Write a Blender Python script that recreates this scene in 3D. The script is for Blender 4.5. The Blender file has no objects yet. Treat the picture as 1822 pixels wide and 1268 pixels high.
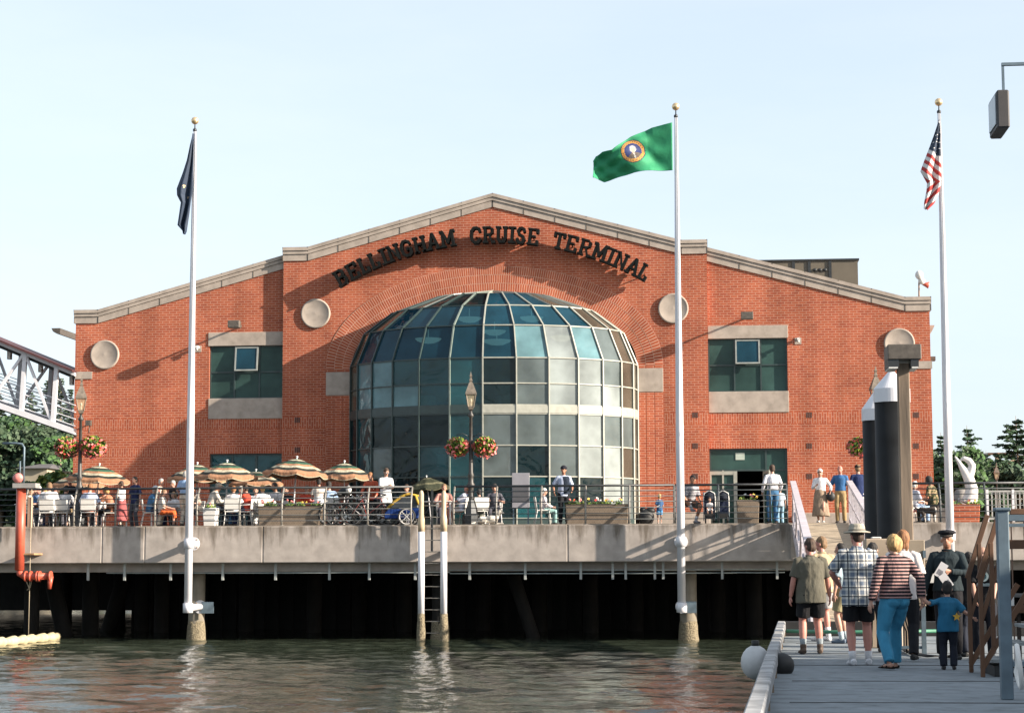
import bpy, bmesh, math, random
from mathutils import Vector, Matrix, Euler
from mathutils.geometry import tessellate_polygon
R_ = math.radians
rnd = random.Random(7)
sc = bpy.context.scene
COL = sc.collection
# ------------------------------------------------------------ camera (measured from the photograph's perspective)
FPX, YH, PSI, ROLL, EYE = 3465.0, 1000.0, R_(5.5), .003, 2.28
PIT = math.atan((YH - 634) / FPX)
cF = Vector((-math.sin(PSI) * math.cos(PIT), math.cos(PSI) * math.cos(PIT), math.sin(PIT)))
cR0 = Vector((math.cos(PSI), math.sin(PSI), 0))
cU0 = cR0.cross(cF)
cR = cR0 * math.cos(ROLL) - cU0 * math.sin(ROLL)
cU = cU0 * math.cos(ROLL) + cR0 * math.sin(ROLL)
def ray(px, py): return cF + cR * ((px - 911) / FPX) - cU * ((py - 634) / FPX)
def P(px, py, Y):
    r = ray(px, py); t = Y / r.y
    return Vector((r.x * t, Y, EYE + r.z * t))
def PX(px, Y, py=935): return P(px, py, Y).x
def PZ(px, py, Y): return P(px, py, Y).z
def G(px, py, z):
    r = ray(px, py); t = (z - EYE) / r.z
    return Vector((r.x * t, r.y * t, z))
cam = bpy.data.cameras.new('camera'); co = bpy.data.objects.new('camera', cam); COL.objects.link(co)
cam.sensor_width = 36; cam.lens = FPX / 1822 * 36; cam.clip_end = 5000; cam.clip_start = .1
m = Matrix((cR, cU, -cF)).transposed().to_4x4(); m.translation = (0, 0, EYE); co.matrix_world = m
sc.camera = co
# ------------------------------------------------------------ light
SUN_EL, SUN_OFF = R_(21), R_(15)
ALB = .72
sd = bpy.data.lights.new('sun', 'SUN'); sd.energy = 5; sd.angle = R_(.55); sd.color = (1, .88, .74)
so = bpy.data.objects.new('sun', sd); COL.objects.link(so)
sdir = Vector((-math.cos(SUN_EL) * math.cos(SUN_OFF), math.cos(SUN_EL) * math.sin(SUN_OFF), -math.sin(SUN_EL)))
so.rotation_euler = sdir.to_track_quat('-Z', 'Y').to_euler()
w = bpy.data.worlds.new('World'); sc.world = w; w.use_nodes = True
nt = w.node_tree; bg = nt.nodes['Background']
sky = nt.nodes.new('ShaderNodeTexSky'); sky.sky_type = 'NISHITA'; sky.sun_disc = False
sky.sun_elevation = SUN_EL; sky.sun_rotation = math.atan2(-sdir.x, -sdir.y)
sky.air_density = 1.0; sky.dust_density = 1.5; sky.ozone_density = 1.5
hs = nt.nodes.new('ShaderNodeHueSaturation'); hs.inputs['Saturation'].default_value = .62
nt.links.new(sky.outputs[0], hs.inputs['Color'])
wtc = nt.nodes.new('ShaderNodeTexCoord'); wmp = nt.nodes.new('ShaderNodeMapping'); wmp.inputs['Scale'].default_value = (1.2, 1.2, 5)
wno = nt.nodes.new('ShaderNodeTexNoise'); wno.inputs['Scale'].default_value = 2.2; wno.inputs['Detail'].default_value = 7; wno.inputs['Roughness'].default_value = .6
nt.links.new(wtc.outputs['Generated'], wmp.inputs[0]); nt.links.new(wmp.outputs[0], wno.inputs[0])
wcr = nt.nodes.new('ShaderNodeValToRGB'); wcr.color_ramp.elements[0].position = .35; wcr.color_ramp.elements[1].position = .7   # thin veil of high cloud
wcr.color_ramp.elements[0].color = (2.3, 2.72, 3.15, 1); wcr.color_ramp.elements[1].color = (2.7, 3.0, 3.3, 1); nt.links.new(wno.outputs[0], wcr.inputs[0])
wmx = nt.nodes.new('ShaderNodeMix'); wmx.data_type = 'RGBA'; wmx.inputs[0].default_value = .62
nt.links.new(hs.outputs[0], wmx.inputs[6]); nt.links.new(wcr.outputs[0], wmx.inputs[7]); nt.links.new(wmx.outputs[2], bg.inputs[0]); bg.inputs[1].default_value = .115
sc.view_settings.view_transform = 'Standard'; sc.view_settings.look = 'None'; sc.view_settings.gamma = 1
sc.view_settings.exposure = 1.45
sc.cycles.max_bounces = 6; sc.cycles.transparent_max_bounces = 12
# ------------------------------------------------------------ materials
MC = {}
def newmat(name):
    m = bpy.data.materials.new(name); m.use_nodes = True
    return m, m.node_tree, m.node_tree.nodes['Principled BSDF']
def M(name, col=(.5, .5, .5), rough=.7, var=.18, scale=6., bump=.0, metal=0., spec=None, emit=0., streak=1., dist=.01):
    if name in MC: return MC[name]
    m, t, b = newmat(name); N = t.nodes; L = t.links
    if not metal and not emit: col = tuple(c * ALB for c in col)
    tc = N.new('ShaderNodeTexCoord'); mp = N.new('ShaderNodeMapping'); mp.inputs['Scale'].default_value = (1, 1, streak)
    no = N.new('ShaderNodeTexNoise'); no.inputs['Scale'].default_value = scale; no.inputs['Detail'].default_value = 5
    L.new(tc.outputs['Object'], mp.inputs[0]); L.new(mp.outputs[0], no.inputs['Vector'])
    cr = N.new('ShaderNodeValToRGB')
    cr.color_ramp.elements[0].position = .3; cr.color_ramp.elements[1].position = .7
    cr.color_ramp.elements[0].color = (*[c * (1 - var) for c in col], 1); cr.color_ramp.elements[1].color = (*[min(1, c * (1 + var)) for c in col], 1)
    L.new(no.outputs[0], cr.inputs[0]); L.new(cr.outputs[0], b.inputs['Base Color'])
    b.inputs['Roughness'].default_value = rough; b.inputs['Metallic'].default_value = metal
    if spec is not None: b.inputs['Specular IOR Level'].default_value = spec
    if bump:
        bp = N.new('ShaderNodeBump'); bp.inputs['Strength'].default_value = bump; bp.inputs['Distance'].default_value = dist
        L.new(no.outputs[0], bp.inputs['Height']); L.new(bp.outputs[0], b.inputs['Normal'])
    if emit:
        b.inputs['Emission Color'].default_value = (*col, 1); b.inputs['Emission Strength'].default_value = emit
    MC[name] = m; return m
def cloth(col, pat=None, col2=None):
    key = 'cloth_%s_%s_%s' % (col, pat, col2)
    if key in MC: return MC[key]
    col = tuple(c * ALB for c in col); col2 = tuple(c * ALB for c in col2) if col2 else None
    nm = 'cloth' if not pat else pat + '_cloth'
    m, t, b = newmat(nm); N = t.nodes; L = t.links
    tc = N.new('ShaderNodeTexCoord'); b.inputs['Roughness'].default_value = .85; b.inputs['Specular IOR Level'].default_value = .2
    no = N.new('ShaderNodeTexNoise'); no.inputs['Scale'].default_value = 7; no.inputs['Detail'].default_value = 4
    mp = N.new('ShaderNodeMapping'); mp.inputs['Scale'].default_value = (1.6, 1.6, .7)
    L.new(tc.outputs['Object'], mp.inputs[0]); L.new(mp.outputs[0], no.inputs[0])
    bp = N.new('ShaderNodeBump'); bp.inputs['Strength'].default_value = .8; bp.inputs['Distance'].default_value = .03
    L.new(no.outputs[0], bp.inputs['Height']); L.new(bp.outputs[0], b.inputs['Normal'])
    sp = N.new('ShaderNodeSeparateXYZ'); L.new(tc.outputs['Object'], sp.inputs[0])
    def stripe(out, freq, duty, off=0.):
        a = N.new('ShaderNodeMath'); a.operation = 'MULTIPLY_ADD'; a.inputs[1].default_value = freq; a.inputs[2].default_value = off + 50
        f = N.new('ShaderNodeMath'); f.operation = 'FRACT'; g = N.new('ShaderNodeMath'); g.operation = 'LESS_THAN'; g.inputs[1].default_value = duty
        L.new(out, a.inputs[0]); L.new(a.outputs[0], f.inputs[0]); L.new(f.outputs[0], g.inputs[0]); return g.outputs[0]
    def mixc(fac, c1, c2):
        x = N.new('ShaderNodeMix'); x.data_type = 'RGBA'
        if fac is None: x.inputs[0].default_value = .5
        else: L.new(fac, x.inputs[0])
        for i, c in ((6, c1), (7, c2)):
            if isinstance(c, tuple): x.inputs[i].default_value = (*c, 1)
            else: L.new(c, x.inputs[i])
        return x.outputs[2]
    if pat == 'striped': out = mixc(stripe(sp.outputs[2], 24., .58), col, col2)
    elif pat == 'plaid':
        g = (.12, .15, .2)
        a = mixc(stripe(sp.outputs[0], 9., .45), col, g); c = mixc(stripe(sp.outputs[2], 9., .45), col, g)
        d = mixc(None, a, c); e = mixc(stripe(sp.outputs[0], 9., .12, .3), d, col2); out = mixc(stripe(sp.outputs[2], 9., .12, .3), e, col2)
    elif pat in ('floral', 'camouflage'):
        v = N.new('ShaderNodeTexNoise'); v.inputs['Scale'].default_value = 14; L.new(tc.outputs['Object'], v.inputs[0])
        g = N.new('ShaderNodeMath'); g.operation = 'GREATER_THAN'; g.inputs[1].default_value = .5; L.new(v.outputs[0], g.inputs[0])
        out = mixc(g.outputs[0], col, col2)
    else:
        cr = N.new('ShaderNodeMapRange'); cr.inputs[1].default_value = .3; cr.inputs[2].default_value = .7
        L.new(no.outputs[0], cr.inputs[0])
        out = mixc(cr.outputs[0], tuple(c * .85 for c in col), tuple(min(1, c * 1.12) for c in col))
    L.new(out, b.inputs['Base Color']); MC[key] = m; return m
# ------------------------------------------------------------ object helpers
def tag(o, label=None, cat=None, group=None, kind=None):
    if label: o['label'] = label
    if cat: o['category'] = cat
    if group: o['group'] = group
    if kind: o['kind'] = kind
    return o
def empty(name, loc=(0, 0, 0), rz=0., label=None, cat=None, group=None):
    o = bpy.data.objects.new(name, None); COL.objects.link(o); o.location = loc; o.rotation_euler = (0, 0, rz)
    o.empty_display_size = .1
    return tag(o, label, cat, group)
def copy_tree(o, parent=None):
    c = o.copy(); COL.objects.link(c); c.parent = parent
    for ch in list(o.children): copy_tree(ch, c)
    return c
class MB:
    def __init__(s): s.v = []; s.f = []; s.m = []; s.sm = []; s.uv = None
    def face(s, idx, mi=0, smooth=False): s.f.append(idx); s.m.append(mi); s.sm.append(smooth)
    def box(s, x0, x1, y0, y1, z0, z1, mi=0, mtx=None, bev=0.):
        n = len(s.v); p = [Vector((x, y, z)) for x in (x0, x1) for y in (y0, y1) for z in (z0, z1)]
        if mtx is not None: p = [mtx @ q for q in p]
        s.v += p
        for q in ((0, 1, 3, 2), (4, 6, 7, 5), (0, 4, 5, 1), (2, 3, 7, 6), (0, 2, 6, 4), (1, 5, 7, 3)): s.face([n + i for i in q], mi)
        return s
    def bar(s, a, b, w, h=None, mi=0, up=Vector((0, 0, 1))):
        h = h or w; a = Vector(a); b = Vector(b); d = (b - a); l = d.length; d.normalize()
        if abs(d.dot(up)) > .98: up = Vector((0, 1, 0))
        x = d.cross(up).normalized(); z = x.cross(d)
        m = Matrix((x, d, z)).transposed().to_4x4(); m.translation = a
        return s.box(-w / 2, w / 2, 0, l, -h / 2, h / 2, mi, m)
    def tube(s, pts, rad, n=8, side=None, mi=0, caps=True, smooth=True, closed=False):
        pts = [Vector(p) for p in pts]; k = len(pts)
        if not isinstance(rad, (list,)): rad = [rad] * k
        base = len(s.v); prev = Vector(side) if side is not None else None
        for i, p in enumerate(pts):
            if closed: d = pts[(i + 1) % k] - pts[i - 1]
            else: d = (pts[min(i + 1, k - 1)] - pts[max(i - 1, 0)])
            d.normalize()
            if prev is None: prev = d.cross(Vector((0, 0, 1))) if abs(d.z) < .9 else d.cross(Vector((0, 1, 0)))
            x = prev - d * prev.dot(d)
            if x.length < 1e-5: x = d.orthogonal()
            x.normalize(); prev = Vector(side) if side is not None else x
            y = d.cross(x); r = rad[i]; rx, ry = r if isinstance(r, tuple) else (r, r)
            for j in range(n):
                a = 2 * math.pi * j / n
                s.v.append(p + x * (rx * math.cos(a)) + y * (ry * math.sin(a)))
        for i in range(k if closed else k - 1):
            i2 = (i + 1) % k
            for j in range(n):
                j2 = (j + 1) % n
                s.face([base + i * n + j, base + i * n + j2, base + i2 * n + j2, base + i2 * n + j], mi, smooth)
        if caps and not closed:
            s.face([base + j for j in range(n)][::-1], mi); s.face([base + (k - 1) * n + j for j in range(n)], mi)
        return s
    def lathe(s, prof, c=(0, 0, 0), n=12, mi=0, smooth=True, mtx=None):
        c = Vector(c); base = len(s.v); k = len(prof)
        for r, z in prof:
            for j in range(n):
                a = 2 * math.pi * j / n; q = Vector((r * math.cos(a), r * math.sin(a), z))
                if mtx is not None: q = mtx @ q
                s.v.append(c + q)
        for i in range(k - 1):
            for j in range(n):
                j2 = (j + 1) % n
                s.face([base + i * n + j, base + i * n + j2, base + (i + 1) * n + j2, base + (i + 1) * n + j], mi, smooth)
        if prof[0][0] > 1e-4: s.face([base + j for j in range(n)][::-1], mi)
        if prof[-1][0] > 1e-4: s.face([base + (k - 1) * n + j for j in range(n)], mi)
        return s
    def ball(s, c, r, n=12, mi=0, mtx=None, smooth=True, t0=0., t1=1.):
        if not isinstance(r, tuple): r = (r, r, r)
        h = max(5, n // 2 + 1); prof = []
        base = len(s.v); c = Vector(c)
        for i in range(h):
            t = -math.pi / 2 + math.pi * (t0 + (t1 - t0) * i / (h - 1))
            for j in range(n):
                a = 2 * math.pi * j / n
                q = Vector((r[0] * math.cos(t) * math.cos(a), r[1] * math.cos(t) * math.sin(a), r[2] * math.sin(t)))
                if mtx is not None: q = mtx @ q
                s.v.append(c + q)
        for i in range(h - 1):
            for j in range(n):
                j2 = (j + 1) % n
                s.face([base + i * n + j, base + i * n + j2, base + (i + 1) * n + j2, base + (i + 1) * n + j], mi, smooth)
        if t0 > 0: s.face([base + j for j in range(n)][::-1], mi)
        if t1 < 1: s.face([base + (h - 1) * n + j for j in range(n)], mi)
        return s
    def prism(s, poly, y0, y1, mi=0, holes=(), mi_side=None, back=True):
        """polygon in XZ extruded in Y, with holes"""
        mi_side = mi if mi_side is None else mi_side
        loops = [list(poly)] + [list(h) for h in holes]
        flat = [q for l in loops for q in l]
        tris = tessellate_polygon([[Vector((q[0], q[1], 0)) for q in l] for l in loops])
        n = len(s.v); k = len(flat)
        s.v += [Vector((q[0], y0, q[1])) for q in flat] + [Vector((q[0], y1, q[1])) for q in flat]
        for t in tris:
            a, b, c = [Vector(flat[i]) for i in t]
            cw = (b - a).cross(c - a) if hasattr((b - a), 'cross') else 0
            t = list(t)
            if cw < 0: t = t[::-1]
            s.face([n + i for i in t], mi)
            if back: s.face([n + k + i for i in t[::-1]], mi)
        o = 0
        for l in loops:
            L = len(l)
            for i in range(L):
                a, b = o + i, o + (i + 1) % L
                s.face([n + a, n + b, n + k + b, n + k + a], mi_side)
            o += L
        return s
    def quad(s, c, u, v, mi=0):
        n = len(s.v); s.v += [c - u - v, c + u - v, c + u + v, c - u + v]; s.face([n, n + 1, n + 2, n + 3], mi)
    def mesh(s, name, mats):
        me = bpy.data.meshes.new(name); me.from_pydata([tuple(v) for v in s.v], [], s.f)
        for x in (mats if isinstance(mats, (list, tuple)) else [mats]): me.materials.append(x)
        me.polygons.foreach_set('material_index', s.m); me.polygons.foreach_set('use_smooth', s.sm)
        me.update(); return me
    def build(s, name, mats, parent=None, fix=True, loc=None, bevel=0.):
        me = s.mesh(name, mats)
        if fix:
            bm = bmesh.new(); bm.from_mesh(me); bmesh.ops.recalc_face_normals(bm, faces=bm.faces); bm.to_mesh(me); bm.free()
        o = bpy.data.objects.new(name, me); COL.objects.link(o)
        if parent is not None: o.parent = parent
        if loc is not None: o.location = loc
        if bevel:
            b = o.modifiers.new('bevel', 'BEVEL'); b.width = bevel; b.segments = 1; b.limit_method = 'ANGLE'
        return o
def recenter(o):
    """put a single mesh thing's origin at its base"""
    me = o.data; xs = [v.co for v in me.vertices]
    c = Vector((sum(v.x for v in xs) / len(xs), sum(v.y for v in xs) / len(xs), min(v.z for v in xs)))
    me.transform(Matrix.Translation(-c)); o.location = c; return o
def leaves(mb, c, rad, n, size, nm=1, seed=0, shell=.55, flat=1., mi0=0):
    r = random.Random(seed); c = Vector(c)
    for i in range(n):
        d = Vector((r.gauss(0, 1), r.gauss(0, 1), r.gauss(0, 1))).normalized()
        k = shell + (1 - shell) * r.random()
        p = c + Vector((d.x * rad[0], d.y * rad[1], d.z * rad[2])) * k
        u = Vector((r.gauss(0, 1), r.gauss(0, 1), r.gauss(0, 1) * flat)).normalized(); v = u.orthogonal().normalized()
        z = size * (.6 + .8 * r.random()); mb.quad(p, u * z, v * z * .7, mi0 + r.randrange(nm))
# ------------------------------------------------------------ special materials
def brick_mat(name, c1, c2, mortar, bw=.24, bh=.083, swap=False, bands=(), polar=False, ms=.011):
    m, t, b = newmat(name); N = t.nodes; L = t.links
    tc = N.new('ShaderNodeTexCoord'); sp = N.new('ShaderNodeSeparateXYZ'); L.new(tc.outputs['UV' if polar else 'Object'], sp.inputs[0])
    def br(swp):
        cb = N.new('ShaderNodeCombineXYZ'); bt = N.new('ShaderNodeTexBrick')
        if polar: L.new(sp.outputs[0], cb.inputs[0]); L.new(sp.outputs[1], cb.inputs[1])
        else:
            ad = N.new('ShaderNodeMath'); ad.operation = 'ADD'; L.new(sp.outputs[0], ad.inputs[0]); L.new(sp.outputs[1], ad.inputs[1])
            L.new(ad.outputs[0], cb.inputs[1 if swp else 0]); L.new(sp.outputs[2], cb.inputs[0 if swp else 1])
        L.new(cb.outputs[0], bt.inputs[0])
        bt.inputs['Color1'].default_value = (*c1, 1); bt.inputs['Color2'].default_value = (*c2, 1); bt.inputs['Mortar'].default_value = (*mortar, 1)
        bt.inputs['Scale'].default_value = 1; bt.inputs['Mortar Size'].default_value = ms; bt.inputs['Brick Width'].default_value = bw
        bt.inputs['Row Height'].default_value = bh; bt.inputs['Mortar Smooth'].default_value = .3; bt.inputs['Bias'].default_value = -.2
        return bt
    A = br(swap); col = A.outputs[0]
    if bands:
        B = br(not swap); acc = None
        for z0, z1 in bands:
            g = N.new('ShaderNodeMath'); g.operation = 'GREATER_THAN'; g.inputs[1].default_value = z0; L.new(sp.outputs[2], g.inputs[0])
            l = N.new('ShaderNodeMath'); l.operation = 'LESS_THAN'; l.inputs[1].default_value = z1; L.new(sp.outputs[2], l.inputs[0])
            x = N.new('ShaderNodeMath'); x.operation = 'MULTIPLY'; L.new(g.outputs[0], x.inputs[0]); L.new(l.outputs[0], x.inputs[1])
            if acc is None: acc = x.outputs[0]
            else:
                y = N.new('ShaderNodeMath'); y.operation = 'MAXIMUM'; L.new(acc, y.inputs[0]); L.new(x.outputs[0], y.inputs[1]); acc = y.outputs[0]
        mx = N.new('ShaderNodeMix'); mx.data_type = 'RGBA'; L.new(acc, mx.inputs[0]); L.new(col, mx.inputs[6]); L.new(B.outputs[0], mx.inputs[7]); col = mx.outputs[2]
    no = N.new('ShaderNodeTexNoise'); no.inputs['Scale'].default_value = .7; no.inputs['Detail'].default_value = 6; L.new(tc.outputs['Object'], no.inputs[0])
    mr = N.new('ShaderNodeMapRange'); mr.inputs[1].default_value = .3; mr.inputs[2].default_value = .75; mr.inputs[3].default_value = .82; mr.inputs[4].default_value = 1.15
    L.new(no.outputs[0], mr.inputs[0])
    n2 = N.new('ShaderNodeTexNoise'); n2.inputs['Scale'].default_value = 9; n2.inputs['Detail'].default_value = 3; L.new(tc.outputs['Object'], n2.inputs[0])
    m2 = N.new('ShaderNodeMapRange'); m2.inputs[3].default_value = .8; m2.inputs[4].default_value = 1.2; L.new(n2.outputs[0], m2.inputs[0])
    ms_ = N.new('ShaderNodeMapping'); ms_.inputs['Scale'].default_value = (1.3, 1.3, .12); n3 = N.new('ShaderNodeTexNoise'); n3.inputs['Scale'].default_value = 1.; n3.inputs['Detail'].default_value = 7; L.new(tc.outputs['Object'], ms_.inputs[0]); L.new(ms_.outputs[0], n3.inputs[0])
    m3 = N.new('ShaderNodeMapRange'); m3.inputs[1].default_value = .35; m3.inputs[2].default_value = .7; m3.inputs[3].default_value = 1.12; m3.inputs[4].default_value = .78; L.new(n3.outputs[0], m3.inputs[0])
    mq = N.new('ShaderNodeMath'); mq.operation = 'MULTIPLY'; L.new(mr.outputs[0], mq.inputs[0]); L.new(m3.outputs[0], mq.inputs[1])
    mu = N.new('ShaderNodeMath'); mu.operation = 'MULTIPLY'; L.new(mq.outputs[0], mu.inputs[0]); L.new(m2.outputs[0], mu.inputs[1])
    vm = N.new('ShaderNodeVectorMath'); vm.operation = 'SCALE'; L.new(col, vm.inputs[0]); L.new(mu.outputs[0], vm.inputs['Scale'])
    L.new(vm.outputs[0], b.inputs['Base Color']); b.inputs['Roughness'].default_value = .9; b.inputs['Specular IOR Level'].default_value = .2
    bp = N.new('ShaderNodeBump'); bp.inputs['Strength'].default_value = .25; bp.inputs['Distance'].default_value = .01
    L.new(n2.outputs[0], bp.inputs['Height']); L.new(bp.outputs[0], b.inputs['Normal'])
    return m
BR1, BR2, MORT = (.345, .090, .043), (.26, .058, .031), (.42, .215, .15)
ZB = [(PZ(260, 764, 65.5), PZ(260, 745, 65.5)), (PZ(260, 812, 65.5), PZ(260, 797, 65.5)), (PZ(260, 867, 65.5), PZ(260, 851, 65.5))]
brick = brick_mat('red_brick', BR1, BR2, MORT, bands=ZB)
brick_flat = brick_mat('red_brick_strip', BR1, BR2, MORT, bw=.3, bh=.083)
brick_arch = brick_mat('red_brick_arch', BR1, BR2, (.50, .30, .22), bw=.083, bh=.30, polar=True, ms=.012)
brick_paver = brick_mat('brown_aggregate', (.16, .12, .09), (.12, .09, .07), (.2, .16, .12), bw=.05, bh=.05)
def concrete_mat(name, base, stain, z_top=None, amount=.6, streak=True):
    m, t, b = newmat(name); N = t.nodes; L = t.links; base = tuple(c * ALB for c in base); stain = tuple(c * ALB for c in stain)
    tc = N.new('ShaderNodeTexCoord'); mp = N.new('ShaderNodeMapping'); mp.inputs['Scale'].default_value = (2.2, 2.2, .35 if streak else 2.)
    L.new(tc.outputs['Object'], mp.inputs[0])
    no = N.new('ShaderNodeTexNoise'); no.inputs['Scale'].default_value = 1.6; no.inputs['Detail'].default_value = 8; no.inputs['Roughness'].default_value = .65; L.new(mp.outputs[0], no.inputs[0])
    n2 = N.new('ShaderNodeTexNoise'); n2.inputs['Scale'].default_value = 3; n2.inputs['Detail'].default_value = 8; L.new(tc.outputs['Object'], n2.inputs[0])
    sp = N.new('ShaderNodeSeparateXYZ'); L.new(tc.outputs['Object'], sp.inputs[0])
    fac = None
    r1 = N.new('ShaderNodeMapRange'); r1.inputs[1].default_value = .52; r1.inputs[2].default_value = .72; r1.inputs[3].default_value = 0; r1.inputs[4].default_value = amount
    L.new(no.outputs[0], r1.inputs[0]); fac = r1.outputs[0]
    if z_top is not None:
        zr = N.new('ShaderNodeMapRange'); zr.inputs[1].default_value = z_top - .75; zr.inputs[2].default_value = z_top; zr.inputs[3].default_value = -.12; zr.inputs[4].default_value = .16
        L.new(sp.outputs[2], zr.inputs[0]); ad = N.new('ShaderNodeMath'); ad.operation = 'ADD'; L.new(no.outputs[0], ad.inputs[0]); L.new(zr.outputs[0], ad.inputs[1]); L.new(ad.outputs[0], r1.inputs[0])
    mx = N.new('ShaderNodeMix'); mx.data_type = 'RGBA'; L.new(fac, mx.inputs[0]); mx.inputs[6].default_value = (*base, 1); mx.inputs[7].default_value = (*stain, 1)
    r2 = N.new('ShaderNodeMapRange'); r2.inputs[1].default_value = .3; r2.inputs[2].default_value = .7; r2.inputs[3].default_value = .82; r2.inputs[4].default_value = 1.15; L.new(n2.outputs[0], r2.inputs[0])
    vm = N.new('ShaderNodeVectorMath'); vm.operation = 'SCALE'; L.new(mx.outputs[2], vm.inputs[0]); L.new(r2.outputs[0], vm.inputs['Scale'])
    L.new(vm.outputs[0], b.inputs['Base Color']); b.inputs['Roughness'].default_value = .88; b.inputs['Specular IOR Level'].default_value = .25
    bp = N.new('ShaderNodeBump'); bp.inputs['Strength'].default_value = .4; bp.inputs['Distance'].default_value = .01; L.new(n2.outputs[0], bp.inputs['Height']); L.new(bp.outputs[0], b.inputs['Normal'])
    return m
pier_conc = concrete_mat('pier_concrete', (.47, .415, .37), (.13, .10, .07), z_top=3.36, amount=.75)
stone = concrete_mat('cast_stone', (.47, .40, .34), (.33, .28, .23), amount=.6, streak=False)
deck_conc = concrete_mat('deck_paving', (.36, .31, .26), (.22, .19, .16), amount=.5, streak=False)
float_conc = concrete_mat('pontoon_concrete', (.25, .28, .30), (.12, .135, .14), amount=.9, streak=False)
pile_conc = concrete_mat('pile_concrete', (.30, .265, .21), (.16, .14, .10), amount=.7)
shaded_conc = concrete_mat('shaded_concrete', (.022, .020, .018), (.01, .01, .01), amount=.7)  # shade under the pier painted into a near-black concrete colour
def glass_mat(name, tint, dcol, d, refl=.35, rough=.02, wob=.0):
    m = bpy.data.materials.new(name); m.use_nodes = True; t = m.node_tree; N = t.nodes; L = t.links
    for n in list(N):
        if n.type != 'OUTPUT_MATERIAL': N.remove(n)
    out = [n for n in N if n.type == 'OUTPUT_MATERIAL'][0]
    tr = N.new('ShaderNodeBsdfTransparent'); tr.inputs[0].default_value = (*tint, 1)
    df = N.new('ShaderNodeBsdfDiffuse'); df.inputs[0].default_value = (*dcol, 1)
    gl = N.new('ShaderNodeBsdfGlossy'); gl.inputs[0].default_value = (.9, .95, .95, 1); gl.inputs['Roughness'].default_value = rough
    a = N.new('ShaderNodeMixShader'); a.inputs[0].default_value = d; L.new(tr.outputs[0], a.inputs[1]); L.new(df.outputs[0], a.inputs[2])
    tcv = N.new('ShaderNodeTexCoord'); nv = N.new('ShaderNodeTexNoise'); nv.inputs['Scale'].default_value = .9; nv.inputs['Detail'].default_value = 4; L.new(tcv.outputs['Object'], nv.inputs[0])
    rv = N.new('ShaderNodeMapRange'); rv.inputs[1].default_value = .3; rv.inputs[2].default_value = .7; rv.inputs[3].default_value = .6; rv.inputs[4].default_value = 1.4; L.new(nv.outputs[0], rv.inputs[0])
    vs = N.new('ShaderNodeVectorMath'); vs.operation = 'SCALE'; vs.inputs[0].default_value = dcol; L.new(rv.outputs[0], vs.inputs['Scale']); L.new(vs.outputs[0], df.inputs[0])  # noise in the diffuse colour imitates wavy reflections
    fr = N.new('ShaderNodeLayerWeight'); fr.inputs[0].default_value = refl
    c = N.new('ShaderNodeMixShader'); L.new(fr.outputs['Fresnel'], c.inputs[0]); L.new(a.outputs[0], c.inputs[1]); L.new(gl.outputs[0], c.inputs[2])
    L.new(c.outputs[0], out.inputs[0])
    if wob:
        tc = N.new('ShaderNodeTexCoord'); no = N.new('ShaderNodeTexNoise'); no.inputs['Scale'].default_value = 1.3; no.inputs['Distortion'].default_value = 1.
        L.new(tc.outputs['Object'], no.inputs[0]); bp = N.new('ShaderNodeBump'); bp.inputs['Strength'].default_value = wob; bp.inputs['Distance'].default_value = .15
        L.new(no.outputs[0], bp.inputs['Height']); L.new(bp.outputs[0], gl.inputs['Normal'])
    return m
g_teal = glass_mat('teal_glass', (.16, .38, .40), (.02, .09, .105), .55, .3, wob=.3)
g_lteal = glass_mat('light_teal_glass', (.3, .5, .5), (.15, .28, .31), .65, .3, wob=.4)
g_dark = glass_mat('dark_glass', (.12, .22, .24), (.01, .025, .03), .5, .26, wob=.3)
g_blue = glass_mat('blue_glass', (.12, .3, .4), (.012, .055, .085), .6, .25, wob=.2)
g_pale = glass_mat('pale_reflection_glass', (.5, .55, .5), (.24, .27, .265), .75, .32)  # pale diffuse colour stands in for bright reflections
g_grey = glass_mat('grey_reflection_glass', (.4, .45, .4), (.11, .135, .135), .7, .3, wob=.2)  # grey diffuse colour, a dimmer painted reflection
g_win = glass_mat('window_glass', (.15, .28, .26), (.04, .085, .075), .75, .22)
g_clear = glass_mat('lamp_glass', (.85, .8, .7), (.5, .42, .3), .25, .2)
def foliage_mat(name, col):
    m, t, b = newmat(name); N = t.nodes; L = t.links
    tc = N.new('ShaderNodeTexCoord'); no = N.new('ShaderNodeTexNoise'); no.inputs['Scale'].default_value = .9; no.inputs['Detail'].default_value = 6; L.new(tc.outputs['Object'], no.inputs[0])
    cr = N.new('ShaderNodeValToRGB'); cr.color_ramp.elements[0].position = .35; cr.color_ramp.elements[1].position = .65
    cr.color_ramp.elements[0].color = (*[c * .55 for c in col], 1); cr.color_ramp.elements[1].color = (*[c * 1.3 for c in col], 1)
    L.new(no.outputs[0], cr.inputs[0]); L.new(cr.outputs[0], b.inputs['Base Color']); b.inputs['Roughness'].default_value = .7; b.inputs['Specular IOR Level'].default_value = .2
    return m
f_con = foliage_mat('conifer_needles', (.035, .065, .035)); f_con2 = foliage_mat('conifer_needles_pale', (.06, .09, .05))
f_dec = foliage_mat('leaf_green', (.055, .11, .035)); f_yel = foliage_mat('leaf_yellow_green', (.16, .20, .04)); f_bas = foliage_mat('basket_leaves', (.20, .27, .04))
petal_red = M('red_petals', (.62, .06, .05), .6, .3, 20); petal_pink = M('pink_petals', (.75, .22, .2), .6, .3, 20); petal_yel = M('yellow_petals', (.8, .55, .08), .6, .2, 20)
white_paint = M('white_paint', (.82, .81, .84), .4, .07, 3, .03, streak=.25)
white_plastic = M('white_plastic', (.80, .78, .74), .45, .05, 5)
dark_metal = M('dark_iron', (.035, .038, .04), .45, .25, 12, .1, .4)
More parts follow.
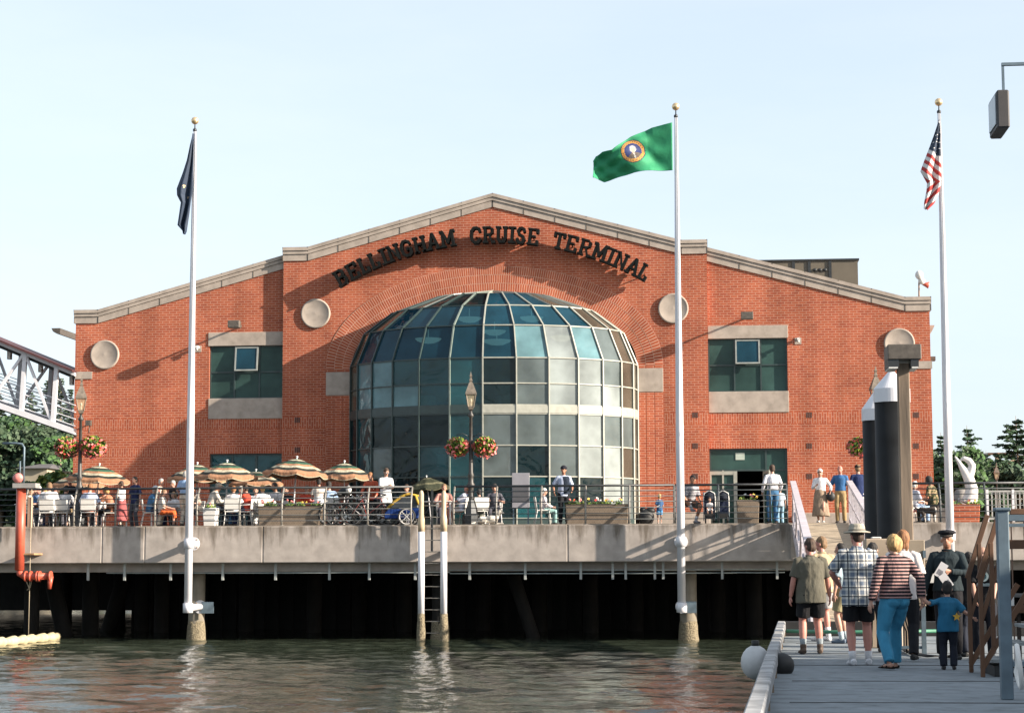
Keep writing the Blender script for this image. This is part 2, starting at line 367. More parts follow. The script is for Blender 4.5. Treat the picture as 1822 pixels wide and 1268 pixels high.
grey_metal = M('galvanised_steel', (.10, .14, .17), .55, .2, 6, .1, .3)
rail_mat = M('rail_steel', (.05, .06, .065), .5, .2, 10, 0)
post_mat = M('rail_post_steel', (.24, .22, .19), .4, .2, 10, 0)
bronze = M('weathered_bronze', (.10, .085, .07), .5, .3, 12, .1, .3)
copper = M('lantern_metal', (.17, .14, .11), .5, .3, 12, .1, .4)
sign_black = M('sign_letter_black', (.009, .011, .011), .85, .3, 8, spec=.12)
mull_dark = M('mullion_dark_green', (.035, .06, .058), .4, .15, 6)
mull_pale = M('mullion_pale', (.42, .42, .36), .4, .12, 6)
wood = M('weathered_wood', (.33, .25, .18), .9, .55, 4, .8, 0, streak=.1, dist=.03)
wood_brown = M('stained_brown_wood', (.13, .06, .028), .75, .3, 3, .3, streak=.2)
wood_white = M('bleached_timber', (.52, .50, .47), .85, .25, 2.5, .4)
hvac_mat = M('brown_duct_panel', (.15, .125, .09), .6, .15, 2)
red_pipe = M('red_pipe_paint', (.55, .10, .055), .45, .2, 3, .1)
rust = M('rusty_steel', (.42, .24, .12), .8, .4, 6, .4)
black_paint = M('black_coating', (.008, .009, .010), .6, .7, 2.5, .1, spec=.25)
black_rubber = M('black_rubber', (.012, .012, .012), .6, .2, 8)
kelp = M('barnacle_crust', (.24, .20, .13), .95, .45, 22, 1., dist=.05)
tyre = M('tyre_rubber', (.015, .015, .015), .7, .2, 20)
chrome = M('bike_alloy', (.6, .6, .6), .25, .1, 20, 0, 1.)
dark_int = M('interior_wall', (.09, .085, .075), .9, .2, 1)
riprap = M('riprap_rock', (.07, .065, .055), .95, .5, 1.2, 1., dist=.4)
grass = M('grass_land', (.07, .09, .035), .95, .4, .4, .6, dist=.1)
gang_paint = M('gangway_paint', (.62, .57, .60), .5, .15, 3, .1)
gang_floor = M('gangway_boards', (.46, .37, .26), .8, .25, 2.5, .2)
seal_gold = M('emblem_gold', (.62, .30, .06), .7, .2, 30); seal_blue = M('emblem_blue', (.015, .03, .14), .8, .2, 30); seal_pale = M('emblem_pale', (.42, .42, .4), .8, .3, 30)
flag_green = M('flag_green', (.02, .30, .13), .75, .12, 3, .3, dist=.05)
flag_navy = M('flag_navy', (.012, .03, .065), .75, .2, 3, .3, dist=.05)
flag_red = M('flag_red', (.48, .035, .03), .75, .12, 3, .3, dist=.05); flag_white = M('flag_white', (.78, .76, .74), .75, .06, 3, .3, dist=.05)
gold = M('gilded_ball', (.75, .55, .32), .3, .1, 5, 0, .7)
roof_grey = M('roof_shingle', (.12, .11, .11), .9, .25, 4); house_wall = M('house_siding', (.42, .36, .26), .8, .1, 2)
# ------------------------------------------------------------ water, shore, land
def water():
    import numpy as np
    m, t, b = newmat('harbour_water'); N = t.nodes; L = t.links
    b.inputs['Base Color'].default_value = (.030, .038, .026, 1); b.inputs['Roughness'].default_value = .04; b.inputs['IOR'].default_value = 1.33
    tc = N.new('ShaderNodeTexCoord'); no = N.new('ShaderNodeTexNoise'); no.inputs['Scale'].default_value = 9; no.inputs['Detail'].default_value = 4; L.new(tc.outputs['Object'], no.inputs[0])
    bp = N.new('ShaderNodeBump'); bp.inputs['Strength'].default_value = .5; bp.inputs['Distance'].default_value = .02; L.new(no.outputs[0], bp.inputs['Height']); L.new(bp.outputs[0], b.inputs['Normal'])
    x0, x1, y0, y1 = -30., 12., 13., 84.; nx, ny = 540, 800
    X, Y = np.meshgrid(np.linspace(x0, x1, nx), np.linspace(y0, y1, ny)); Z = np.zeros_like(X); r = random.Random(11)
    for i in range(46):
        lam = .26 * (2.6 / .26) ** r.random(); a = r.gauss(0, .75) + math.pi / 2; kx, ky = 2 * math.pi / lam * math.cos(a), 2 * math.pi / lam * math.sin(a)
        env = .55 + .45 * np.sin(X * r.uniform(.1, .5) + Y * r.uniform(.08, .4) + r.random() * 6)
        Z += .0046 * lam * env * np.sin(kx * X + ky * Y + r.random() * 6.28 + .5 * np.sin(X * r.uniform(.3, 1.) + Y * r.uniform(.3, 1.)))
    edge = np.clip(np.minimum(np.minimum(X - x0, x1 - X), np.minimum(Y - y0, y1 - Y)) / 2.5, 0, 1); calm = np.clip((60.5 - Y) / 5, .3, 1); Z = Z * edge * calm
    co_ = np.stack([X, Y, Z], -1).reshape(-1, 3); idx = np.arange(nx * ny).reshape(ny, nx)
    q = np.stack([idx[:-1, :-1], idx[:-1, 1:], idx[1:, 1:], idx[1:, :-1]], -1).reshape(-1, 4)
    out = np.array([[-2500, -2500, 0], [2500, -2500, 0], [2500, 2500, 0], [-2500, 2500, 0], [x0, y0, 0], [x1, y0, 0], [x1, y1, 0], [x0, y1, 0]], float); n = nx * ny
    me = bpy.data.meshes.new('harbour_water'); o_ = [[0, 1, 5, 4], [1, 2, 6, 5], [2, 3, 7, 6], [3, 0, 4, 7]]
    V_ = np.concatenate([co_, out]); F_ = np.concatenate([q, np.array(o_) + n])
    me.vertices.add(len(V_)); me.vertices.foreach_set('co', V_.ravel()); me.loops.add(F_.size); me.loops.foreach_set('vertex_index', F_.ravel().astype(np.int32))
    me.polygons.add(len(F_)); me.polygons.foreach_set('loop_start', np.arange(0, F_.size, 4, dtype=np.int32)); me.polygons.foreach_set('use_smooth', np.ones(len(F_), bool)); me.update(calc_edges=True); me.materials.append(m)
    o = bpy.data.objects.new('harbour_water', me); COL.objects.link(o); tag(o, 'rippled dark grey green harbour water', 'water', kind='structure')
water()
mb = MB()
mb.v = [Vector(v) for v in [(-9, 80, -.6), (2500, 80, -.6), (2500, 82, 3.3), (-9, 83, 3.3), (2500, 2500, 3.3), (-9, 2500, 3.3), (-9, 150, 3.3), (-9, 146, -.6), (-2500, 146, -.6), (-2500, 150, 3.3), (-2500, 2500, 3.3)]]
for f in ([0, 1, 2, 3], [3, 2, 4, 5, 6], [0, 3, 6, 7], [7, 6, 9, 8], [6, 5, 10, 9]): mb.face(f)
tag(mb.build('shore_ground', grass), 'grassy shore land behind the terminal', 'ground', kind='structure')
mb = MB(); rr = random.Random(3)
for i in range(420):
    x = -9.3 + rr.random() * 34; y = 79.3 + rr.random() * 1.8; z = (y - 79.5) * 1.7
    mb.ball((x, y, z), (.5 + rr.random() * .5, .5, .4 + rr.random() * .3), 6, 0, Matrix.Rotation(rr.random() * 3, 3, 'X'), smooth=False)
for i in range(500):
    x = -60 + rr.random() * 51; y = 144.8 + rr.random() * 3; z = (y - 145) * 1.1
    mb.ball((x, y, z), (.8 + rr.random() * .6, .7, .6 + rr.random() * .3), 6, 0, Matrix.Rotation(rr.random() * 3, 3, 'X'), smooth=False)
tag(mb.build('riprap', riprap), 'dark rock riprap along the shore under the pier', 'rocks', kind='stuff')
# hill on the left
mb = MB(); nx, ny = 30, 16
for j in range(ny):
    for i in range(nx):
        x = -130 + i * 4.6; y = 158 + j * 12
        h = 15 * math.exp(-((x + 95) / 50) ** 2) * min(1, j / 6) + 1.2 * math.sin(i * 1.3 + j) * min(1, j / 3) * .5
        mb.v.append(Vector((x, y, 3.28 + max(0, h) * (1 if 0 < i < nx - 1 else 0))))
for j in range(ny - 1):
    for i in range(nx - 1): mb.face([j * nx + i, j * nx + i + 1, (j + 1) * nx + i + 1, (j + 1) * nx + i], 0, True)
tag(mb.build('hill', grass), 'wooded hill rising behind the harbour on the left', 'hill', kind='structure')
# ------------------------------------------------------------ pier
DZ = 3.36; FY = 57.0
mb = MB()
joints = [-32, PX(182, 57), PX(258, 57), PX(468, 57), PX(745, 57), PX(1010, 57), PX(1215, 57), PX(1420, 57), 14, 22]
mb.box(-32, 24, FY + .35, 81, 3.0, DZ)
for a, b in zip(joints, joints[1:]): mb.box(a + .012, b - .012, FY, FY + .35, 2.29, DZ)
mb.box(-32, 24, FY + .02, FY + .34, 2.31, DZ - .02)
mb.box(-32, 24, 57.5, 58.1, 2.02, 2.9)
for yy in (63, 69, 75): mb.box(-32, 24, yy, yy + .7, 2.1, 3.0)
pr = empty('pier', (0, FY, 0), 0, 'long weathered concrete pier deck carrying the brick terminal over the water', 'pier')
mb.v = [v - Vector((0, FY, 0)) for v in mb.v]
mb.build('pier_deck', [pier_conc], pr, bevel=.02)
mb = MB(); mb.box(-32, 24, FY + .05 - FY, 81 - FY, DZ + .004, DZ + .03); mb.build('paving', deck_conc, pr)
# hangers and conduits under the pier edge
hx = [155, 220, 302, 395, 489, 585, 656, 738, 835, 934, 1033, 1090, 1113, 1165, 1180, 1285, 1383]
for x in hx:
    q = P(x, 1014, 57.2); mb = MB(); mb.box(q.x - .035, q.x + .035, .28, .34, 1.78, 2.3); mb.build('hanger', M('hanger_steel', (.42, .44, .42), .5), pr)
for z, a, b, r in ((2.0, 190, 800, .022), (1.96, 800, 1310, .02), (2.06, 800, 1395, .02), (1.97, 1300, 1395, .02)):
    mb = MB(); mb.tube([(PX(a, 57.3), .36, z), (PX((a + b) / 2, 57.3), .36, z - .01), (PX(b, 57.3), .36, z)], r, 6); mb.build('conduit', M('conduit_steel', (.34, .38, .37), .5), pr)
def pile(x, y, r, label, zt=2.3, lean=0., crust=True, wet=True, grp='concrete piles under the pier'):
    mb = MB(); mb.tube([(lean * 2.4, 0, -1), (0, 0, zt)], r, 16)
    o = mb.build('pier_pile', pile_conc if y < 58.5 else shaded_conc, loc=(x, y, 0)); tag(o, label, 'pile', grp)  # piles behind the front row take the shade-coloured concrete
    if crust and y < 59:
        c = MB(); rr2 = random.Random(int(x * 10)); k = 18
        pts = []; 
        c.tube([(lean * 2.4 * (1 - z / 2.3), 0, z) for z in (-.8, -.2, 0, .2, .42, .55)], [r + .05, r + .06, r + .05, r + .035, r + .02, r + .003], 18)
        for v in c.v: v += Vector((rr2.uniform(-.02, .02), rr2.uniform(-.02, .02), 0))
        c.build('barnacles', kelp, o)
    return o
pile(PX(352, 58.2), 58.2, .25, 'sunlit concrete pile right behind the left flagpole foot')
pile(PX(1223, 58.2), 58.2, .25, 'sunlit concrete pile right behind the middle flagpole foot')
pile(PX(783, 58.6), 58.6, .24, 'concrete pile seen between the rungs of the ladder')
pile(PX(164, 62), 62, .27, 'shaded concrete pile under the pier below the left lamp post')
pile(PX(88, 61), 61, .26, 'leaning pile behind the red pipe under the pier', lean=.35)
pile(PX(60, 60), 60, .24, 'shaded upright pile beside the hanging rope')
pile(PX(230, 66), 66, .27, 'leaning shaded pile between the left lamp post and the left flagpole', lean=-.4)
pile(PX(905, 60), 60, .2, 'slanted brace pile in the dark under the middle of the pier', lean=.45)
mb = MB(); x0 = PX(236, 67, 1050); mb.box(x0, 24, 67, 67.3, -1, 3.0)  # near-black wall added to stand for the darkness under the pier
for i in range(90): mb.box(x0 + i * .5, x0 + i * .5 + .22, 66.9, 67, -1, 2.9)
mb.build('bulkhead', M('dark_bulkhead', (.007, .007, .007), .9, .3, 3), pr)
for c in pr.children:
    if c.name.startswith('bulkhead'): c.location = (0, -FY, 0)
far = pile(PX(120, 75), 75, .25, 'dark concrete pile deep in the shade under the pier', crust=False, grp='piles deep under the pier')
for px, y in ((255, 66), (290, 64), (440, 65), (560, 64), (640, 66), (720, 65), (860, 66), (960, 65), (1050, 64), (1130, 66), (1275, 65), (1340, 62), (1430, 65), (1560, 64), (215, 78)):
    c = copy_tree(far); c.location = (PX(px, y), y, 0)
# ------------------------------------------------------------ terminal building
CX = -6.93; YC, YW = 65.30, 65.50; TH = .45
bld = empty('terminal_building', (CX, YC, DZ), 0, 'large red brick waterfront terminal with stone coping and bulging glass bay', 'building')
inv = Matrix.Translation((-CX, -YC, -DZ))
def bb(mb, name, mats, parent=None, bevel=0.):
    mb.v = [v - Vector((CX, YC, DZ)) for v in mb.v]
    # keep object coords in world metres for brick bands: use a shifted origin
    o = mb.build(name, mats, parent or bld, bevel=bevel)
    return o
def bw_(mb, name, mats):      # brick: mesh kept in world coordinates so brick courses line up round corners
    o = mb.build(name, mats, bld); o.location = (-CX, -YC, -DZ); return o
def q2(px, py, Y): v = P(px, py, Y); return (v.x, v.z)
# profile heights
zE = 11.05; zS = 13.08; zK = 14.82; xl, xr = CX - 14.62, CX + 14.62; bl, brr = CX - 7.25, CX + 7.25
kink = .8; ck = .85; cop = .47
zwi = PZ(504, 454, YW)      # wing coping top where it meets the centre bay
# arch opening
RA = 4.87; Z0 = 6.57 + EYE; HA = 2.58
arch = [(CX - RA, DZ - .02)] + [(CX - RA * math.cos(t), Z0 + HA * math.sin(t)) for t in [math.pi * i / 40 for i in range(41)]] + [(CX + RA, DZ - .02)]
mb = MB()
poly = [(bl, DZ - .03), (CX - RA, DZ - .03)] + arch[1:-1] + [(CX + RA, DZ - .03), (brr, DZ - .03), (brr, zS - cop), (brr - ck, zS - cop), (CX, zK - cop), (bl + ck, zS - cop), (bl, zS - cop)]
mb.prism(poly, YC, YC + TH, 0)
# wings with window and door openings
def rect(px0, py0, px1, py1, Y):
    a, b = P(px0, py0, Y), P(px1, py1, Y); return [a.x, b.x, b.z, a.z]     # x0,x1,z0,z1
WL = rect(373, 615, 504, 708, YW); WR = rect(1264, 602, 1402, 696, YW)
WL[1] = bl; WR[0] = brr
OL = rect(373, 807, 504, 935, YW); OL[1] = bl; OL[2] = DZ; OR = rect(1264, 798, 1403, 930, YW); OR[0] = brr; OR[2] = DZ
def rp(r): return [(r[0], r[2]), (r[1], r[2]), (r[1], r[3]), (r[0], r[3])]
for side, X0, X1, W, O in ((-1, xl, bl, WL, OL), (1, brr, xr, WR, OR)):
    if side < 0:
        poly = [(xl, DZ - .03), (O[0], DZ - .03), (O[0], O[3]), (bl, O[3]), (bl, W[2]), (W[0], W[2]), (W[0], W[3]), (bl, W[3]), (bl, zwi - cop), (xl + kink, zE - cop), (xl, zE - cop)]
    else:
        poly = [(xr, DZ - .03), (xr, zE - cop), (xr - kink, zE - cop), (brr, zwi - cop), (brr, W[3]), (W[1], W[3]), (W[1], W[2]), (brr, W[2]), (brr, O[3]), (O[1], O[3]), (O[1], DZ - .03)]
    mb.prism(poly, YW, YW + TH, 0)
mb.box(xl, xl + .4, YW + TH, 92, DZ - .03, zE - cop); mb.box(xr - .4, xr, YW + TH, 92, DZ - .03, zE - cop); mb.box(xl + .4, xr - .4, 91.6, 92, DZ - .03, zE - .5)
mb.box(bl, bl + .3, YC + TH, YW + TH, DZ - .03, zS - cop); mb.box(brr - .3, brr, YC + TH, YW + TH, DZ - .03, zS - cop)
# centre bay sides above the wing roofs
mb.box(bl, bl + .3, YW + TH, 91.6, zE - .4, zS - cop); mb.box(brr - .3, brr, YW + TH, 91.6, zE - .4, zS - cop)
bw_(mb, 'brick_wall', [brick])
def coping(pts, y0, y1, name='coping'):
    mb = MB(); c = cop
    for k, (d0, d1, pr_) in enumerate(((0, .12, .10), (.135, .24, .07), (.255, c, .04))):
        top = [(x, z - d0) for x, z in pts]; bot = [(x, z - d1) for x, z in pts]
        mb.prism(top + bot[::-1], y0 - pr_, y1, 0)
    top = [(x, z - .02) for x, z in pts]; bot = [(x, z - c + .02) for x, z in pts]
    mb.prism(top + bot[::-1], y0 - .01, y1 - .02, 0)
    return mb
def joint(pts, y, n):
    mb = MB(); L_ = [(Vector(a), Vector(b)) for a, b in zip(pts, pts[1:])]
    for a, b in L_:
        ln = (b - a).length; k = max(1, int(ln / 1.02))
        for i in range(k + 1):
            p = a.lerp(b, i / k); d = (b - a).normalized(); nrm = Vector((-d.y, d.x)) * -1
            for off, w_ in ((0, .008),):
                e = p + nrm * (cop if nrm.y < 0 else -cop)
                mb.bar((p.x, y - .105, p.y + .002), (p.x, y - .045, p.y - .24), .016, .01); mb.bar((p.x, y - .045, p.y - .25), (p.x, y - .045, p.y - cop), .016, .01)
    return mb
cpc = [(bl - .02, zS), (bl + ck, zS), (CX, zK), (brr - ck, zS), (brr + .02, zS)]
cpl = [(xl - .05, zE), (xl + kink, zE), (bl, zwi)]; cpr = [(brr, zwi), (xr - kink, zE), (xr + .05, zE)]
for pts, y in ((cpc, YC), (cpl, YW), (cpr, YW)):
    bb(coping(pts, y, y + TH + .05), 'coping', stone); bb(joint(pts, y, 1), 'coping_joint', M('joint_grout', (.14, .11, .08), .9))
# roofs
mb = MB()
for a, b in (((bl + .3, zS - .5), (CX, zK - .5)), ((CX, zK - .5), (brr - .3, zS - .5)), ((xl + .4, zE - .5), (bl, zwi - .5)), ((brr, zwi - .5), (xr - .4, zE - .5))):
    mb.prism([a, b, (b[0], b[1] - .12), (a[0], a[1] - .12)], YW + TH, 91.8)
bb(mb, 'roof', roof_grey)
# mezzanine floor, interior walls
mb = MB(); mb.box(xl + .4, xr - .4, YW + TH + .02, 91.5, 6.95, 7.25); mb.box(xl + .4, xr - .4, 76, 76.2, DZ + .04, 10.4); mb.box(bl + .3, brr - .3, 76, 76.2, 10.4, 12.4); bb(mb, 'interior_floor', dark_int)
# stone trims
def trim(px0, py0, px1, py1, Y, name='stone_panel', x0=None, x1=None, pr_=.03):
    r = rect(px0, py0, px1, py1, Y); mb = MB(); mb.box(x0 if x0 is not None else r[0], x1 if x1 is not None else r[1], Y - pr_, Y + .2, r[2], r[3]); return bb(mb, name, stone, bevel=.01)
trim(371, 592, 504, 614, YW, 'lintel', x1=bl - .003); trim(371, 709, 504, 744, YW, 'sill', x1=bl - .003)
trim(1262, 580, 1402, 601, YW, 'lintel', x0=brr + .003); trim(1262, 697, 1404, 733, YW, 'sill', x0=brr + .003)
zb0, zb1 = PZ(1157, 697, YC), PZ(1157, 655, YC)
for s in (-1, 1):
    a, b = CX + s * (RA + .01), CX + s * (RA + .87)
    mb = MB(); mb.box(min(a, b), max(a, b), YC - .03, YC + .2, zb0, zb1); bb(mb, 'stone_block', stone, bevel=.01)
for s in (-1, 1):
    x = CX + s * 14.3; mb = MB(); mb.box(x - .3, x + .36 if s > 0 else x + .3, YW - .03, YW + .1, PZ(145, 674, YW), PZ(145, 661, YW)); bb(mb, 'stone_block', stone)
# vertical brick strips and arch rings
for s in (-1, 1):
    for i in range(3):
        a, b = CX + s * (RA + .01 + i * .29), CX + s * (RA + .285 + i * .29)
        for z0_, z1_ in ((DZ, zb0 - .01), (zb1 + .01, Z0)):
            mb = MB(); mb.box(min(a, b), max(a, b), YC - .012, YC + .05, z0_, z1_); o = bb(mb, 'brick_strip', brick_flat)
me = bpy.data.meshes.new('brick_arch'); bm = bmesh.new(); uvl = bm.loops.layers.uv.new('UVMap')
NS = 72
for i in range(3):
    r0, r1 = .005 + i * .29, .295 + i * .29; s_ = 0; rows = []
    for j in range(NS + 1):
        t = math.pi * j / NS; n = Vector((-math.cos(t) / RA, math.sin(t) / HA)); n.normalize()
        c = Vector((-RA * math.cos(t), Z0 - DZ + HA * math.sin(t)))
        if j == 0: pc = c
        s_ += (c - pc).length * (1 + .5 * (r0 + r1) / 3.5); pc = c
        ps = []
        for r in (r0, r1):
            q = c + n * r
            for y in (-.012 - .004 * i, .04): ps.append(bm.verts.new((q.x, y, q.y)))
        rows.append((ps, s_))
    for (a, sa), (b, sb) in zip(rows, rows[1:]):
        for ids, uv in (((a[0], b[0], b[2], a[2]), ((sa, i * .3 + .004), (sb, i * .3 + .004), (sb, i * .3 + .299), (sa, i * .3 + .299))), ((a[0], a[1], b[1], b[0]), None), ((a[2], b[2], b[3], a[3]), None)):
            f = bm.faces.new(ids)
            if uv:
                for lp, u in zip(f.loops, uv): lp[uvl].uv = u
            else:
                for lp in f.loops: lp[uvl].uv = (sa + .04, i * .3 + .15)
bmesh.ops.recalc_face_normals(bm, faces=bm.faces); bm.to_mesh(me); bm.free(); me.materials.append(brick_arch)
o = bpy.data.objects.new('brick_arch', me); COL.objects.link(o); o.parent = bld
# medallions
for px, py, Y in ((187, 631, YW), (562, 558, YC), (1198, 549, YC), (1600, 611, YW)):
    q = P(px, py, Y); r = 27.0 / 52.8
    mt = Matrix.Rotation(R_(90), 3, 'X')
    mb = MB(); mb.lathe([(r, 0), (r, .05), (r * .985, .075), (r * .9, .085), (r * .86, .07), (.001, .15)], q, 40, 0, True, mt); bb(mb, 'medallion', stone)
# vents in the brick bands
for px in (529, 1237, 1440, 1630):
    for k, py in enumerate((747, 800, 850) if px < 900 else (738, 793, 847)):
        if px < 900 and k == 2: continue
        Y = YC if px in (529, 1237) else YW; q = P(px, py, Y); mb = MB()
        for i in range(3): mb.box(q.x - .09 + i * .065, q.x - .04 + i * .065, Y - .008, Y + .05, q.z - .09, q.z + .09)
        bb(mb, 'vent', M('dark_clinker_brick', (.10, .045, .035), .8, .3, 20))
# upper windows
def window(r, Y, cols, openpane=None):
    x0, x1, z0, z1 = r; zm = z0 + (z1 - z0) * .5; w_ = (x1 - x0) / cols
    mb = MB(); t = .05
    for x in [x0 + t / 2, x1 - t / 2] + [x0 + w_ * i for i in range(1, cols)]: mb.box(x - t / 2, x + t / 2, Y + .08, Y + .18, z0, z1)
    for z in (z0 + t / 2, z1 - t / 2, zm): mb.box(x0, x1, Y + .085, Y + .175, z - t / 2, z + t / 2)
    f = bb(mb, 'window', mull_dark)
    mb = MB(); mb.box(x0, x1, Y + .12, Y + .135, z0, z1); mb.v = [v - Vector((CX, YC, DZ)) for v in mb.v]; mb.build('pane', g_win, f)
    # tilted opening sash with pale frame
    x = x0 + w_; mt = Matrix.Translation((x, Y + .06, z1 - .06)) @ Matrix.Rotation(R_(-9), 4, 'X'); h = z1 - zm - .07
    mb = MB(); 
    for a in ((.03, .08), (w_ - .08, w_ - .03)): mb.box(a[0], a[1], -.05, 0, -h, 0, 0, mt)
    for a in ((-.05, 0), (-h, -h + .05)): mb.box(.081, w_ - .081, -.049, -.001, a[0], a[1], 0, mt)
    mb.box(.08, w_ - .08, -.03, -.02, -h + .05, -.05, 1, mt)
    mb.v = [v - Vector((CX, YC, DZ)) for v in mb.v]; mb.build('sash', [M('sash_grey', (.30, .32, .30), .5), g_blue], f)
window(WL, YW, 3); window(WR, YW, 3)
# ground floor openings
def storefront(r, Y, right):
    x0, x1, z0, z1 = r; t = .06; mb = MB(); zt = z1 - .72
    if right:
        xs = [x0 + t / 2, x1 - t / 2, PX(1365, Y)]
        for x in xs: mb.box(x - t / 2, x + t / 2, Y + .1, Y + .2, z0, z1)
        for z in (z1 - t / 2, zt): mb.box(x0, x1, Y + .105, Y + .195, z - t / 2, z + t / 2)
        f = bb(mb, 'entrance', mull_dark)
        xd = PX(1313, Y); xe = PX(1356, Y)
        mb = MB()
        for a, b in ((x0, xd),): mb.box(a, b, Y + .14, Y + .15, z0, zt)
        mb.box(x0, x1, Y + .14, Y + .15, zt, z1); mb.box(xe + .1, x1, Y + .14, Y + .15, z0, zt)
        mb.v = [v - Vector((CX, YC, DZ)) for v in mb.v]; mb.build('pane', g_win, f)
        mb = MB()
        for a, b in ((xd - .12, xd), (xd - .95, xd - .85)): mb.box(a, b, Y + .08, Y + .2, z0, zt - .03)
        mb.box(xd - .85, xd - .12, Y + .085, Y + .19, zt - .15, zt - .03); mb.box(xd - .85, xd - .12, Y + .085, Y + .19, z0, z0 + .2)
        mb.box(xd - .5, xd - .44, Y + .09, Y + .18, z0, zt)
        mb.v = [v - Vector((CX, YC, DZ)) for v in mb.v]; mb.build('door', mull_pale, f)
        mt = Matrix.Translation((xe + .08, Y + .1, 0)) @ Matrix.Rotation(R_(-78), 4, 'Z'); mb = MB()
        for a, b in ((0, .09), (.75, .85)): mb.box(a, b, -.03, .03, z0 + .02, zt - .04, 0, mt)
        mb.box(.09, .75, -.028, .028, z0 + .02, z0 + .2, 0, mt); mb.box(.09, .75, -.028, .028, zt - .14, zt - .04, 0, mt); mb.box(.09, .75, -.005, .005, z0 + .2, zt - .14, 1, mt)
        mb.v = [v - Vector((CX, YC, DZ)) for v in mb.v]; d = mb.build('door', [mull_pale, g_win], f); d['label'] = 'open glass door swung outwards'
        mb = MB(); q = P(1317, 811, Y); mb.box(q.x - .15, q.x + .15, Y + .12, Y + .135, q.z - .12, q.z + .12); mb.v = [v - Vector((CX, YC, DZ)) for v in mb.v]; mb.build('notice', M('pale_paper', (.5, .58, .5), .8), f)
    else:
        for x in [x0 + t / 2, x1 - t / 2, x0 + (x1 - x0) * .3, x0 + (x1 - x0) * .63]: mb.box(x - t / 2, x + t / 2, Y + .1, Y + .2, z0, z1)
        for z in (z1 - t / 2, z1 - .95): mb.box(x0, x1, Y + .105, Y + .195, z - t / 2, z + t / 2)
        f = bb(mb, 'entrance', mull_dark); mb = MB(); mb.box(x0, x1, Y + .14, Y + .15, z0, z1)
        mb.v = [v - Vector((CX, YC, DZ)) for v in mb.v]; mb.build('pane', g_teal, f)
storefront(OL, YW, False); storefront(OR, YW, True)
# floodlights, cameras, soffits
for px, py in ((429, 583), (1328, 568)):
    q = P(px, py, YW); mb = MB(); mb.bar((q.x, YW, q.z + .05), (q.x, YW - .9, q.z + .05), .06, .06)
    mb.box(q.x - .2, q.x + .2, YW - 1.12, YW - .82, q.z - .12, q.z + .12); bb(mb, 'floodlight', bronze, bevel=.01)
for px, py in ((353, 620), (1420, 606)):
    q = P(px, py, YW); mb = MB(); mb.box(q.x - .11, q.x + .11, YW - .02, YW + .03, q.z - .12, q.z + .1, 1); mb.box(q.x - .04, q.x + .04, YW - .25, YW - .02, q.z, q.z + .08); mb.tube([(q.x, YW - .2, q.z + .02), (q.x, YW - .2, q.z - .08)], .04, 8)
    bb(mb, 'camera_light', [white_plastic, stone])
mb = MB(); q = P(134, 600, YW + 3)
mb.prism([(q.x + .1, q.z + .1), (q.x - .22, q.z + .1), (q.x - .16, q.z - .02), (q.x - .02, q.z - .1), (q.x + .1, q.z - .12)], YW + 1, 90); bb(mb, 'eave', bronze)
mb = MB(); q = P(1658, 572, YW); mb.prism([(xr - .05, q.z), (xr + .28, q.z), (xr + .2, q.z - .18), (xr + .02, q.z - .45), (xr - .05, q.z - .5)], YW + 1, 90); bb(mb, 'eave', stone)
mb = MB(); q = P(1664, 632, YW); mb.box(xr, xr + .28, YW + 1, YW + 1.3, q.z - .07, q.z + .07); bb(mb, 'floodlight', bronze)
# small lamp on the left corner
q = P(163, 753, YW); mb = MB(); mb.bar((q.x, YW, q.z), (q.x, YW - .35, q.z), .04); mb.box(q.x - .09, q.x + .09, YW - .42, YW - .22, q.z - .1, q.z + .08); mb.tube([(q.x, YW - .2, q.z - .1), (q.x - .02, YW - .25, q.z - .35)], .02, 6); bb(mb, 'wall_lamp', bronze)
# concrete bench along the wall on the right
r = rect(1136, 897, 1262, 930, 64.7); mb = MB(); mb.box(CX + RA + .1, brr, 64.5, YC - .02, DZ + .03, DZ + .55)
o = mb.build('stone_bench', stone, bevel=.02); recenter(o); tag(o, 'low stone ledge along the brick wall right of the glass bay', 'bench')
mb = MB(); mb.box(brr + 2.9, xr - .2, 64.7, YW - .02, DZ + .03, DZ + .5)
o = mb.build('stone_bench', stone, bevel=.02); recenter(o); tag(o, 'low stone ledge along the brick wall behind the top of the gangway', 'bench')
# ------------------------------------------------------------ glass bay
dome = empty('glass_bay', (0, 0, 0)); dome.parent = bld
BD = 3.15; NF = 14
zr = [z + EYE for z in (1.085, 1.40, 2.74, 3.74, 4.78, 5.02, 5.74, 6.57)]
rings = [(1., z - DZ) for z in zr] + [(math.cos(R_(a)), Z0 - DZ + HA * math.sin(R_(a))) for a in (25, 45, 66, 88)]
def dp(k, ring, off=0.):
    t = math.pi * k / NF; r, z = ring
    return Vector((-(RA - .02 + off) * r * math.cos(t), .0 - (BD + off) * r * math.sin(t) + (-.02), z))
rows = {1: 'ddddggggtttggg', }
#            left ............. right
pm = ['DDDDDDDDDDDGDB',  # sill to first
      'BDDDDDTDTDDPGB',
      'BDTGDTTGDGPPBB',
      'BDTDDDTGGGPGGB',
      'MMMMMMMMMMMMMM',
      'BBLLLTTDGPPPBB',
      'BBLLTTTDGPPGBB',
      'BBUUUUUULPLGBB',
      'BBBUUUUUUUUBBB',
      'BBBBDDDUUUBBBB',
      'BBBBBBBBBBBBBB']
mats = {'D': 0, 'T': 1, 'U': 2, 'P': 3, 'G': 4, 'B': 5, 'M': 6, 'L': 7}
g_brown = glass_mat('brick_reflection_glass', (.35, .3, .25), (.10, .085, .065), .6, .35)  # brown diffuse tone paints in the reflected brick
gm = [g_dark, g_teal, g_blue, g_pale, g_grey, g_brown, mull_dark, g_lteal]  # per-pane colours paint in reflections and the dark interior
mb = MB(); spandrel = MB(); kickp = MB()
